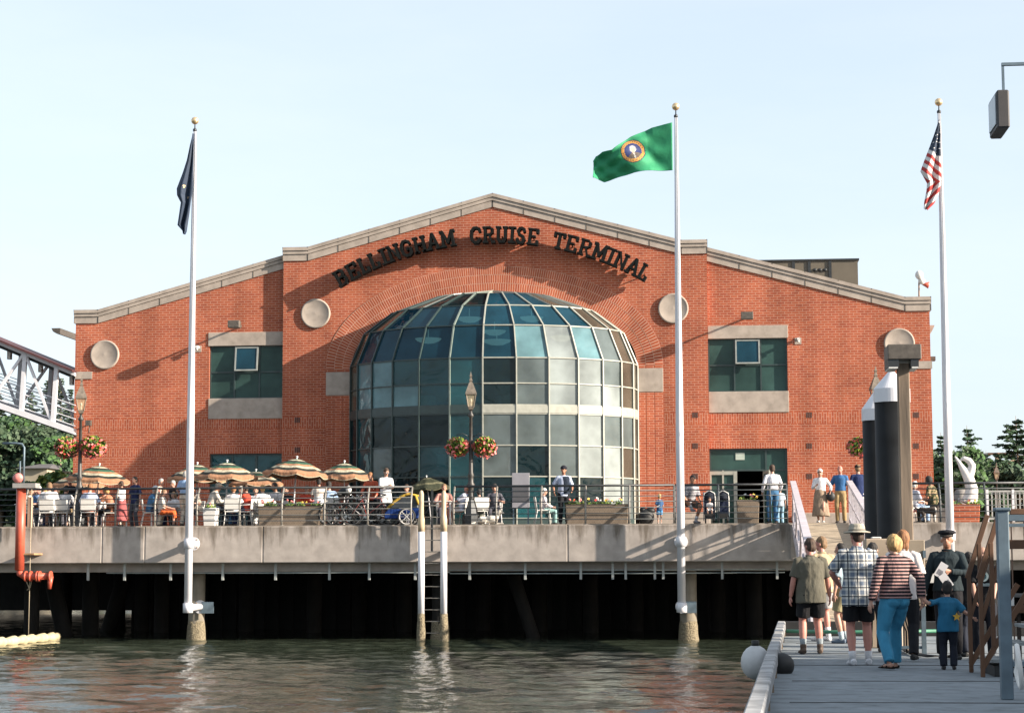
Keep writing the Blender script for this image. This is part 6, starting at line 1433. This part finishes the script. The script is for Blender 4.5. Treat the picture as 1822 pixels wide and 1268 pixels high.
seat('woman in dark sunglasses facing the man in the cream jacket', 389, 59.4, 160, 'dark backed chair by the woman in sunglasses', top=((.55, .5, .42), 'short'), hair=('grey', 'short'), glasses=1, H=1.66, group=GP)
seat('person in white shirt seated with back turned right of the left flagpole', 414, 58.2, 6, 'white chair right of the left flagpole', top=((.75, .72, .72), 'short'), bot=(JNS, 'trousers'), hair=('ginger', 'short'), H=1.66, group=GP)
seat('curly haired woman in a red shirt covering her face', 441, 58.5, 75, 'curved white chair of the woman in red', top=(RED, 'long'), bot=(NVY, 'trousers'), hair=('brown', 'curly'), H=1.7, group=GP, hl=(-.05, .22, 1.08), hr=(.05, .24, 1.08), el=(-.5, .5, -1), er=(.5, .5, -1))
seat('blond woman in white shirt seated left of the flower planter', 468, 58.6, 30, 'white chair of the blond woman by the planter', top=(WHT, 'short'), bot=(WHT, 'trousers'), hair=('blond', 'short'), H=1.7, group=GP)
seat('man in white shirt seated in the shade under the largest umbrella', 492, 60.6, 150, 'white chair in the shade under the largest umbrella', top=(WHT, 'short'), bot=(NVY, 'trousers'), hair=('dark', 'short'), H=1.9, group=GP, skin='tan')
stand('woman in a pale pink dress leaning with her back turned by the bicycles', 567, 58.6, 10, top=((.74, .64, .56), 'short'), bot=(WHT, 'skirt'), hair=('dark', 'short'), H=1.46, fat=1.15, group='people around the bicycles', hl=(-.22, .2, .95), hr=(.2, .2, .95))
seat('dark haired boy in light blue seated by the bicycles', 586, 58.9, 25, 'white chair of the dark haired boy', top=(LB, 'short'), bot=((.5, .5, .55), 'trousers'), hair=('dark', 'short'), H=1.85, group='people around the bicycles')
stand('man in a rust red jacket leaning on the railing over the bicycles', 662, 58.5, 175, top=((.50, .10, .05), 'long'), bot=(BLK, 'trousers'), hair=('ginger', 'short'), H=1.68, lean=(22, 0), head=(0, -15), group='people around the bicycles', hl=(-.25, .45, .95), hr=(.25, .45, .95))
stand('dark haired man in white shirt and shorts looking down beside the trailer', 686, 58.2, -150, top=((.82, .82, .84), 'short'), bot=(WHT, 'shorts'), hair=('brown', 'short'), H=1.76, head=(0, -22), group='people around the bicycles', hl=(-.05, .35, 1.18), hr=(.1, .36, 1.16), glasses=2, socks=WHT)
seat('bald man in blue and white shirt leaning back by the glass bay lamp post', 823, 58.7, 70, 'white chair right of the ladder', top=((.7, .72, .85), 'short'), bot=((.6, .5, .45), 'shorts'), hair=('ginger', 'horseshoe'), H=1.68, lean=(-18, 0), pose='lap', skin='pink')
seat('seated person in grey green jacket right of the bay lamp post', 853, 59.2, 20, 'chair of the person in grey green', top=((.25, .27, .22), 'long'), bot=(OLV, 'trousers'), hair=('dark', 'short'), H=1.5, pose='lap')
seat('child in a white hooded top seated sideways behind the railing', 966, 58.8, -80, 'chair of the child in the hooded top', top=((.72, .66, .70), 'long'), bot=((.3, .5, .48), 'trousers'), hair=('white', 'short'), H=1.5, pose='lap')
def vest(o, c):
    mb = MB(); sp, kk, k = c['sp'], c['kk'], c['k']; pr = [(-.05, .18, .14), (.17, .165, .13), (.30, .178, .138), (.42, .186, .136), (.485, .15, .098)]
    for t0, a0 in (('l', -1), ):
        mb.tube([kk(sp(t) - c['S'] * .035) for t, a, b in pr], [(a * k * .86, b * k * 1.03) for t, a, b in pr], 18, side=c['S'])
    c['part']('vest', mb, cloth((.02, .03, .05)))
stand('man in black vest and dark helmet looking right beside the planter', 1003, 58.1, -165, top=((.5, .56, .72), 'short'), bot=(BLK, 'trousers'), hair=('dark', 'short'), hat=('helmet', (.02, .02, .03)), H=1.78, extra=vest, hl=(-.2, .3, 1.0), hr=(.3, .1, .95), head=(-25, 0), group='standing people by the glass bay', skin='tan')
stand('blond toddler in dark blue shirt and blue shorts facing away', 1174, 58.0, 15, top=((.05, .12, .26), 'short'), bot=((.10, .38, .75), 'shorts'), hair=('blond', 'short'), H=.88, hl=(-.14, .2, 1.2), shoe=(.6, .5, .45))
seat('man in a striped shirt sitting cross legged beside the stroller', 1228, 58.7, -150, None, top=((.75, .72, .72), 'short', ('striped', (.03, .03, .06))), bot=((.12, .1, .09), 'shorts'), hair=('dark', 'short'), H=1.9, pose='lap', skin='tan', pel=V(0, 0, .58), fl=(.02, .34, .10), fr=(.1, .30, .42), kr=(.8, 1, .4), head=(-35, 0), socks=WHT, shoe=(.2, .2, .22), lean=(14, 0))
t_, _ = person('toddler in white seated in the double stroller', PX(1263, 57.85), 57.88, DF, 180, H=.82, pose='lap', top=((.75, .72, .7), 'short'), bot=((.7, .7, .7), 'shorts'), hair=('brown', 'short'), pel=V(0, 0, .82), fl=(-.12, .42, .45), fr=(.12, .42, .42))
stand('man in white shirt and blue jeans with his back turned by the entrance', 1376, 58.6, 12, top=((.78, .76, .80), 'long'), bot=((.06, .16, .30), 'trousers'), hair=('brown', 'short'), H=1.80, belt=1, hem=.07, hl=(-.28, .12, .92), hr=(.25, .2, .95))
stand('child in light blue jeans standing behind the man at the entrance', 1389, 59.4, 10, top=((.5, .6, .7), 'short'), bot=((.3, .48, .62), 'trousers'), hair=('light', 'short'), H=1.15)
stand('grey haired woman in white blouse and khaki skirt at the top of the gangway', 1461, 57.9, 172, pose='walk', top=(WHT, 'long'), bot=((.33, .25, .18), 'skirt'), hair=('white', 'short'), H=1.66, hl=(-.32, .1, .98), hr=(.12, .3, 1.15), fl=(-.08, .12, .08), fr=(.08, -.08, .1), glasses=1, shoe=(.6, .55, .5), group='couple at the top of the gangway')
stand('bald man in blue polo shirt and khaki trousers beside the gangway rail', 1497, 58.3, 168, top=((.05, .15, .34), 'short'), bot=((.42, .30, .15), 'trousers'), hair=('white', 'horseshoe'), H=1.74, hem=.08, group='couple at the top of the gangway', skin='pink', hr=(.3, .12, .95))
stand('man in navy shirt and dark cap standing behind the gangway', 1529, 60.5, 15, top=((.02, .035, .11), 'short'), bot=(WHT, 'trousers'), hair=('light', 'short'), hat=('cap', (.02, .02, .03)), H=1.88)
mb = MB(); mb.ball((0, 0, 0), (.13, .08, .15), 14); mb.tube([(-.05, 0, .1), (0, 0, .25), (.05, 0, .1)], .01, 6); o = mb.build('handbag', black_rubber); o.location = (PX(1479, 57.8), 57.75, DF + .78); tag(o, 'round black bag held by the woman on the gangway', 'bag')
seat('seated person in white hat partly hidden by the wooden post', 1627, 58.5, -60, 'chair of the person in the white hat by the wooden post', top=((.4, .42, .5), 'short'), bot=(LB, 'trousers'), hair=('white', 'short'), hat=('cap', WHT), H=1.66, pose='lap')
seat('dark haired woman in a camouflage patterned top seated by the dog', 1664, 58.9, 60, None, top=((.30, .22, .13), 'short', ('camouflage', (.06, .07, .03))), bot=((.05, .05, .035), 'trousers'), hair=('dark', 'bob'), H=1.86, pose='lap', lean=(14, 0), pel=V(0, 0, .56), skin='tan')
for px, Y, f, st_, tc_, hc_, lb in ((64, 61.6, 175, 'sit', (.08, .2, .4), 'dark', 'dark haired person in blue in the back row at the far left'), (136, 61.4, 170, 'sit', WHT, 'grey', 'grey haired person in white behind the left lamp post'), (173, 61.4, 190, 'sit', (.5, .3, .2), 'brown', 'brown haired person in tan top in the back row under the leftmost umbrella'),
    (240, 61.2, 150, 'stand', NVY, 'dark', 'waiter in navy standing by the wall between the left tables'), (430, 61.0, 170, 'sit', (.3, .32, .3), 'grey', 'grey haired person in grey seated behind the woman in red'), (455, 61.4, 185, 'sit', WHT, 'brown', 'brown haired person in white in the shade behind the blond woman'), (510, 61.6, 175, 'sit', BLK, 'dark', 'person in black seated in the shade under the largest umbrella'),
    (545, 61.0, 200, 'sit', RED, 'brown', 'person in red seated in the shade between the two umbrellas'), (345, 60.6, 160, 'sit', (.6, .5, .4), 'light', 'person in beige seated behind the left flagpole'), (725, 60.6, 170, 'sit', OLV, 'brown', 'person in olive seated behind the bike trailer'), (790, 60.4, 190, 'sit', (.6, .3, .25), 'light', 'person in salmon top seated right of the ladder'), (880, 60.4, 185, 'sit', (.1, .1, .12), 'dark', 'person in dark top seated left of the notice board')):
    if st_ == 'sit': chair(px, Y, f, 'chair of the ' + lb.split(' in the ')[0].split(' seated')[0])
    person(lb, PX(px, Y), Y, DF, f, pose=st_, top=(tc_, 'short'), hair=(hc_, 'short'), H=1.78 if st_ == 'sit' else 1.7, group=GP)
# ------------------------------------------------------------ visitors on the pontoon (near)
PG = 'visitors waiting on the pontoon'
def near(label, px, fy, face, **k):
    g = G(px, fy, PN); return person(label, g.x, g.y, PN, face, near=True, group=PG, **k)
near('man in grey green shirt, black shorts and brown boots seen from behind', 1445, 1163, 6, H=1.66, top=((.135, .125, .095), 'short'), bot=((.012, .012, .014), 'shorts'), hair=('brown', 'short'), shoe=(.09, .055, .035), socks=(.28, .32, .34), boots=1, fat=1.22, head=(28, -4), hem=-.17, hl=(-.30, .04, .84), hr=(.30, .10, .83), skin='pink', fl=(-.13, 0, .08), fr=(.13, .05, .08), sock=.35)
near('sandy haired man in tan shirt behind the man in grey green', 1466, 1140, 25, H=1.74, top=((.50, .38, .24), 'short'), bot=((.45, .43, .42), 'shorts'), hair=('light', 'short'), shoe=(.75, .74, .76), socks=WHT, head=(45, 0), sock=.35, skin='pink')
near('dark haired woman looking left behind the man in the plaid shirt', 1503, 1144, 60, H=1.62, top=((.35, .45, .5), 'short'), bot=((.30, .26, .15), 'shorts'), hair=('dark', 'long'), shoe=(.1, .14, .2), socks=(.5, .6, .65), head=(35, 0))
near('man in a plaid shirt, black shorts and floppy sun hat', 1530, 1183, 4, H=1.78, top=((.72, .70, .64), 'short', ('plaid', (.02, .03, .05))), bot=((.012, .012, .014), 'shorts'), hair=('brown', 'short'), hat=('bucket', (.46, .42, .34)), shoe=(.74, .74, .76), socks=WHT, sock=.22, hem=-.2, hl=(-.20, .22, .98), el=(-1, -.6, -.2), hr=(.26, .2, .9), fat=1.12, fl=(-.09, -.04, .08), fr=(.12, .06, .08), skin='pink', head=(25, 0))
near('person in dark clothes half hidden behind the man in the plaid shirt', 1556, 1160, -15, H=1.6, top=((.04, .04, .06), 'long'), bot=((.02, .022, .03), 'trousers'), hair=('dark', 'short'), shoe=(.02, .02, .02))
cg = G(1689, 1191, PN); wg = G(1594, 1190, PN)
hand = P(1640, 1064, (cg.y + wg.y) / 2 - .0); 
near('blond woman in striped jersey and light blue jeans holding the boy by the hand', 1593, 1190, 24, H=1.69, pose='walk', top=((.46, .27, .25), 'long', ('striped', (.012, .012, .016))), bot=((.055, .27, .44), 'trousers'), hair=('blond', 'bob'), shoe=(.02, .015, .012), sandals=True, fat=1.18, hem=-.02, hl=(-.32, .0, .84), hr=('W', hand), er=(.4, -1, -.3), fl=(-.17, -.16, .10), fr=(.13, .22, .08), tl=(-.1, 1, 0), tr=(.5, .8, 0), head=(20, -6), belt=0, pel=V(.02, 0, .90), lean=(5, 3))
near('dark haired woman in white blouse and black trousers behind the blond woman', 1611, 1176, -12, H=1.74, top=((.74, .68, .66), 'short'), bot=((.015, .016, .02), 'trousers'), hair=('ginger', 'long'), shoe=(.015, .015, .015), hem=-.12, fr=(.12, -.12, .1), fl=(-.14, .1, .08))
def star(o, c):
    mb = MB(); kk, sp = c['kk'], c['sp']; ce = kk(sp(.14)) + V(.10, -.102, 0); pts = []
    for i in range(10):
        r = .052 if i % 2 == 0 else .024; a = i * .628 + .3; pts.append((ce.x + r * math.cos(a), ce.z + r * math.sin(a)))
    mb.prism(pts, ce.y, ce.y + .03); mb.build('star_print', M('star_yellow', (.72, .42, .05), .8, .2, 30), o)
near('small boy in blue shirt with a yellow star print and dark trousers', 1689, 1191, -4, H=1.04, top=((.025, .16, .29), 'short'), bot=((.018, .022, .035), 'trousers'), hair=('dark', 'short'), shoe=(.03, .025, .025), hl=('W', hand), el=(0, -1, -.4), hr=(.50, .1, 1.04), er=(0, -1, -.5), pr=(0, -1, 0), extra=star, hem=-.16, fat=1.15, sandals=False, skin='fair')
capman, cw_ = near('elderly man in dark shirt and sailor cap holding leaflets', 1690, 1172, 176, H=1.74, top=((.022, .034, .040), 'long'), bot=((.012, .012, .015), 'trousers'), hair=('white', 'short'), hat=('flat', (.018, .018, .022)), shoe=(.012, .012, .012), fat=1.1, hl=(-.02, .30, 1.17), el=(-1, -.2, -.6), hr=(.33, .06, .86), glasses=0, hem=-.02, head=(-8, 3), skin='tan', pl=(0, -1, 0), curl=.5)
h = cw_[0]
for i, (dx, dz, rot, lb) in enumerate(((-.13, .02, .55, 'upper white leaflet in the hand of the man in the sailor cap'), (-.07, -.12, -.6, 'lower white leaflet in the hand of the man in the sailor cap'))):
    mb = MB(); mb.box(-.055, .055, -.002, .002, -.1, .1); mb.box(-.035, .035, -.0032, -.0021, -.07, .0, 1); o = mb.build('leaflet', [M('leaflet_paper', (.72, .70, .70), .6, .05), M('print_grey', (.2, .2, .22), .7, .4, 30)]); o.location = h + V(dx, -.09 - .01 * i, dz); o.rotation_euler = (0, rot, 0); tag(o, lb, 'leaflet')
def tprint(o, c):
    mb = MB(); kk, sp = c['kk'], c['sp']; ce = kk(sp(.33)); y = .146 * c['k']
    mb.lathe([(.07, 0), (.07, .02)], ce + V(0, y - .012, 0), 18, 0, mtx=Matrix.Rotation(R_(-90), 3, 'X')); mb.lathe([(.045, .02), (.045, .024)], ce + V(0, y - .012, 0), 16, 1, mtx=Matrix.Rotation(R_(-90), 3, 'X')); mb.box(-.09, .09, y - .02, y - .004, ce.z - .13, ce.z - .09, 0)
    mb.build('shirt_print', [M('print_pale', (.4, .5, .5), .8, .3, 30), M('print_teal', (.04, .1, .12), .8)], o)
near('bald person in black shirt with a pale print behind the stair rail', 1754, 1171, 170, H=1.52, top=((.015, .016, .018), 'short'), bot=((.02, .022, .03), 'trousers'), hair=('grey', 'horseshoe'), shoe=(.02, .02, .02), hl=(-.15, .3, .92), hr=(.12, .3, .9), extra=tprint, fat=1.1)
near('person in dark trousers standing between the old man and the stair rail', 1729, 1168, 10, H=1.45, top=((.02, .022, .025), 'short'), bot=((.02, .025, .04), 'trousers'), hair=('dark', 'short'), shoe=(.02, .02, .02))
finish_remesh()
# ------------------------------------------------------------ covered footbridge on the left
Y = 65.3; br = empty('covered_footbridge', (PX(134, Y, 700), Y, 3.3), 0, 'white steel truss footbridge with a dark roof sloping down behind the left corner', 'footbridge'); b0 = br.location.copy()
def B(px, py, y=Y): return P(px, py, y) - b0
def line(pa, pb, px): f = (px - pa[0]) / (pb[0] - pa[0]); return pa[1] + (pb[1] - pa[1]) * f
TOP = ((15, 612), (134, 661)); BOT = ((18, 723), (134, 763)); SOF = ((18, 745), (134, 784))
xs0, xs1 = -200, 133.5; DP = 2.8
def slab(name, l, off0, off1, y0, y1, mat_):
    mb = MB(); q = []
    for x in (xs0, xs1):
        py = line(l[0], l[1], x)
        for o_ in (off0, off1):
            v = B(x, py + o_); q.append(v)
    pts = [(q[0].x, q[0].z), (q[2].x, q[2].z), (q[3].x, q[3].z), (q[1].x, q[1].z)]; mb.prism(pts, y0, y1); return mb.build(name, mat_, br)
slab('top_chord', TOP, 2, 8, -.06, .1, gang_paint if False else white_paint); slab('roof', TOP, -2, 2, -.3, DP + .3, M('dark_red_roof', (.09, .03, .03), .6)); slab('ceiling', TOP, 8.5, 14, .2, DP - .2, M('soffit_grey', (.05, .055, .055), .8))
slab('bottom_chord', BOT, 0, 10, -.1, .15, white_paint); slab('bottom_chord', BOT, 0, 10, DP - .1, DP + .1, white_paint); slab('deck', BOT, 6, 13, .16, DP - .12, M('bridge_deck', (.06, .07, .07), .8)); slab('top_chord', TOP, 2, 8, DP - .1, DP + .06, white_paint)
for i in range(8):
    o_ = -6 - i * 6.2
    for yy in (.05, DP - .05):
        if yy > 1 or i % 2 == 0: slab('rail', BOT, o_, o_ + 1.6, yy, yy + .04, white_paint)
for k in range(-3, 2):
    xb, xt = 38 + k * 56, 45 + k * 56
    for yy in (0, DP):
        a, b = B(xb, line(*BOT, xb) + 4), B(xt, line(*TOP, xt) + 5)
        a.y += yy; b.y += yy; mb = MB(); mb.bar(a, b, .14, .14); mb.build('post', white_paint, br)
        x2 = xb + 54
        if x2 > 134: continue
        c = B(x2, line(*BOT, x2) + 2); c.y += yy; mb = MB(); mb.bar(b, c, .09, .09) if k % 2 == 0 else mb.bar(a, B(xt + 54, line(*TOP, xt + 54) + 5) + Vector((0, yy, 0)), .09, .09); mb.build('diagonal', white_paint, br)
    a = B(xt + 12, line(*TOP, xt + 12) + 18); mb = MB(); mb.box(a.x - .06, a.x + .06, .8, 1.0, a.z - .2, a.z + .2); mb.build('lamp', white_plastic, br)
# ------------------------------------------------------------ trees
def conifer(x, Y, zb, H, W, label, seed, sparse=.0, mat_=None, grp='conifers behind the pier'):
    r = random.Random(seed); t = empty('conifer', (x, Y, zb), 0, label, 'conifer', grp); mb = MB(); mb.tube([(0, 0, 0), (.05, 0, H * .5), (0, 0, H * .98)], [.018 * H, .011 * H, .01], 8)
    mc = MB(); n = int(H * 3.6)
    for i in range(n):
        f = i / n; z = H * (.12 + .86 * f); L = W * (1 - f) ** .95 * (.6 + .6 * r.random()) + .08
        nb = 5 if f < .9 else 3
        for b in range(nb):
            if r.random() < sparse: continue
            a = r.random() * 6.28; dr = -.12 - .15 * r.random() + .5 * f * .4; ll = L * (.55 + .5 * r.random()); d = Vector((math.cos(a), math.sin(a), dr)); tip = Vector((0, 0, z)) + d * ll; tip.z += .12 * ll
            mb.tube([(0, 0, z), Vector((0, 0, z)) + d * ll * .6, tip], [.012 * ll + .012, .01 * ll, .004], 4, caps=False)
            k = int(14 + ll * 18)
            for q in range(k):
                s = .12 + .9 * r.random(); p = Vector((0, 0, z)).lerp(tip, s) + Vector((r.gauss(0, .06), r.gauss(0, .06), -.03 - abs(r.gauss(0, .05)))) * (1 + ll * .5)
                u = (d + Vector((r.gauss(0, .5), r.gauss(0, .5), r.gauss(0, .25)))).normalized(); v = u.orthogonal().normalized() * .35; sz = .09 + .08 * r.random()
                if r.random() < .5: v = u.cross(v).normalized() * .35
                mc.quad(p, u * sz, v * sz, 0)
    mb.build('trunk', wood, t); mc.build('crown', mat_ or f_con, t, fix=False); return t
def broadleaf(x, Y, zb, H, W, label, seed, mats=None, dens=1., grp='trees and bushes behind the pier'):
    r = random.Random(seed); t = empty('leafy_tree', (x, Y, zb), 0, label, 'tree', grp); mb = MB(); mb.tube([(0, 0, 0), (.1, 0, H * .3), (0, .1, H * .75)], [.03 * H, .022 * H, .006 * H], 8); mc = MB()
    for i in range(int(26 * dens)):
        a = r.random() * 6.28; e = r.random(); z = H * (.25 + .68 * e); rad = W * math.sqrt(max(.05, 1 - ((e - .38) / .66) ** 2)) * (.35 + .6 * r.random()); c = Vector((rad * math.cos(a), rad * math.sin(a), z)); q = W * (.22 + .16 * r.random())
        mb.tube([(0, .03, H * (.2 + .4 * e)), c * .6 + Vector((0, 0, z * .35)), c], [.012 * H, .006 * H, .01], 5, caps=False); leaves(mc, c, (q, q, q * .8), int(150 * dens), .10 + .012 * H * .5, len(mats or [0, 0]), seed * 31 + i, .35)
    mb.build('trunk', wood, t); mc.build('crown', mats or [f_dec, f_con2], t, fix=False); return t
def at(px, Y): return PX(px, Y, 900)
# right side
conifer(at(1724, 112), 112, 3.3, PZ(1724, 752, 112) - 3.3, 3.3, 'open crowned conifer above the white sculpture', 1, .3); conifer(at(1677, 118), 118, 3.3, PZ(1677, 765, 118) - 3.3, 2.2, 'pale topped conifer between the building and the right flagpole', 2, .25)
conifer(at(1812, 98), 98, 3.3, PZ(1812, 735, 98) - 3.3, 3.4, 'tall dense conifer at the right edge', 3, .05); conifer(at(1757, 130), 130, 3.3, PZ(1757, 798, 130) - 3.3, 1.7, 'small dark conifer left of the utility pole', 4); conifer(at(1664, 125), 125, 3.3, PZ(1664, 800, 125) - 3.3, 2.4, 'dark conifer just right of the brick corner', 5)
conifer(at(1790, 120), 120, 3.3, 3.9, 2.2, 'low dark conifer right of the utility pole', 6); conifer(at(1700, 122), 122, 3.3, PZ(1700, 815, 122) - 3.3, 2.4, 'dark conifer right beside the right flagpole', 25)
for i, (px, Y, H, W, lb) in enumerate(((1672, 100, 4.6, 2.2, 'dark bushy tree right of the brick corner'), (1700, 100, 4.2, 2.2, 'bushy tree behind the right flagpole'), (1742, 104, 4.9, 2.0, 'round green tree right of the sculpture'), (1762, 112, 3.6, 1.8, 'low green bush left of the small house'), (1812, 96, 3.4, 2.2, 'dark bush at the right edge below the tall conifer'), (1725, 96, 3.2, 1.8, 'low bush behind the sculpture'))):
    broadleaf(at(px, Y), Y, 3.3, H, W, lb, 40 + i, [f_con, f_con2] if i in (0, 4) else None)
# left side through and below the footbridge
Y = 165
for i, (px, top_, Y, W, lb) in enumerate(((28, 672, 175, 3.2, 'conifer seen through the footbridge at the far left'), (52, 690, 170, 3., 'bushy conifer between the first bridge posts'), (80, 668, 180, 3.2, 'tallest conifer behind the footbridge'), (104, 664, 190, 3., 'slim conifer behind the middle bridge post'), (122, 684, 172, 3.2, 'conifer next to the brick corner behind the bridge'), (-5, 690, 175, 3., 'conifer beyond the left edge of the bridge'))):
    z = 3.3 + 4; conifer(at(px, Y), Y, z, PZ(px, top_, Y) - z, W, lb, 60 + i, .1, f_con2 if i % 2 else f_con)
for i, (px, top_, Y, W, z, lb) in enumerate(((25, 745, 160, 4., 3.4, 'leafy tree below the footbridge at the far left'), (55, 760, 158, 4.2, 3.4, 'dark leafy tree under the bridge deck'), (85, 770, 158, 4., 3.4, 'leafy tree right of the house under the bridge'), (112, 775, 156, 3.6, 3.4, 'light leafy tree behind the flower basket'), (0, 760, 157, 4., 3.4, 'leafy tree beyond the left edge'), (130, 760, 162, 4., 3.4, 'dark leafy tree beside the brick corner'))):
    broadleaf(at(px, Y), Y, z, PZ(px, top_, Y) - z, W, lb, 80 + i, [f_dec, f_con, f_con2][i % 3: i % 3 + 2] or None, 1.3)
for i, (px, top_, Y, W, lb, m_) in enumerate(((90, 838, 84.6, 1.15, 'sunlit yellow green bush behind the far left diners', [f_yel, f_dec]), (55, 855, 85.2, 1.1, 'dark green bush left of the yellow green bush', [f_con, f_dec]), (108, 850, 86, .9, 'small green bush right of the yellow green bush', [f_dec, f_yel]))):
    broadleaf(at(px, Y), Y, DZ, PZ(px, top_, Y) - DZ, W, lb, 95 + i, m_, 1.)
mb = MB(); mb.box(-45, -9, 81, 90, .32, DZ); o = mb.build('planting_terrace', shaded_conc); tag(o, 'planted terrace behind the left part of the pier', 'terrace', kind='structure')  # near-black colour paints in the shade behind the pier
# ------------------------------------------------------------ houses, pole
def house(px0, px1, Y, ytop, yeave, label, win=3, wallm=None):
    a, b = at(px0, Y), at(px1, Y); zt, ze = PZ(px0, ytop, Y), PZ(px0, yeave, Y); t = empty('house', ((a + b) / 2, Y, 3.3), 0, label, 'house', 'small houses behind the trees'); w_ = (b - a) / 2; ze -= 3.3; zt -= 3.3
    mb = MB(); mb.box(-w_, w_, 0, 6, -.4, ze); mb.build('wall', wallm or house_wall, t)
    mb = MB(); mb.v = [Vector(v) for v in ((-w_ - .3, -.4, ze - .05), (w_ + .3, -.4, ze - .05), (w_ + .3, 6.4, ze - .05), (-w_ - .3, 6.4, ze - .05), (-w_ * .55, 3, zt), (w_ * .55, 3, zt))]
    for f in ([0, 1, 5, 4], [1, 2, 5], [2, 3, 4, 5], [3, 0, 4], [3, 2, 1, 0]): mb.face(f)
    mb.build('roof', roof_grey, t)
    for i in range(win):
        x = -w_ + (i + .5) * 2 * w_ / win; mb = MB(); mb.box(x - .4, x + .4, -.06, -.01, ze * .35, ze * .35 + .9); f = mb.build('window', white_paint, t); mb = MB(); mb.box(x - .33, x + .33, -.08, -.061, ze * .35 + .07, ze * .35 + .83); mb.build('pane', g_dark, f)
house(35, 82, 150, 822, 832, 'grey house with a low roof under the footbridge'); house(88, 125, 153, 832, 838, 'pale roofed house beside the brick corner', 2, M('white_siding', (.55, .55, .52), .7))
house(1756, 1790, 118, 832, 845, 'cream house behind the utility pole', 2)
x = at(1777, 108); t = empty('utility_pole', (x, 108, 3.3), 0, 'brown utility pole with a crossarm behind the far street lamp', 'utility pole'); h = PZ(1777, 805, 108) - 3.3
mb = MB(); mb.tube([(0, 0, 0), (0, 0, h)], .13, 8); mb.build('pole', wood_brown, t); mb = MB(); mb.box(-.5, .5, -.05, .05, h - .12, h); mb.build('crossarm', wood_brown, t)
mb = MB()
for z0, p in ((h - .02, -.4), (h - .02, .4), (h - 2.6, 0)):
    for sg in (-1, 1): mb.tube([(p, 0, z0), (p + sg * 15, 4, z0 - .9), (p + sg * 30, 8, z0 - .2)], .02, 4)
mb.build('wire', black_rubber, t)
# far picket fence on the right
a, b = PX(1758, 66), PX(1850, 66); t = empty('white_picket_fence', (a, 66, DF), 0, 'far white railing of thin pickets on the right part of the pier', 'fence'); w_ = b - a; zt = PZ(1780, 872, 66) - DF; zl = .25
mb = MB(); mb.box(0, w_, -.03, .03, zt - .06, zt); mb.box(0, w_, -.03, .03, zl, zl + .06); mb.build('rail', M('grey_white_paint', (.42, .42, .40), .6), t)
mb = MB()
for i in range(int(w_ / .13)): mb.box(i * .13, i * .13 + .04, -.02, .02, zl + .06, zt - .06)
mb.build('pickets', M('grey_white_paint', (.42, .42, .40), .6), t)
for i in range(3): mb = MB(); mb.box(i * w_ / 2 - .04, i * w_ / 2 + .04, -.04, .04, 0, zt + .03); mb.build('post', white_paint, t)
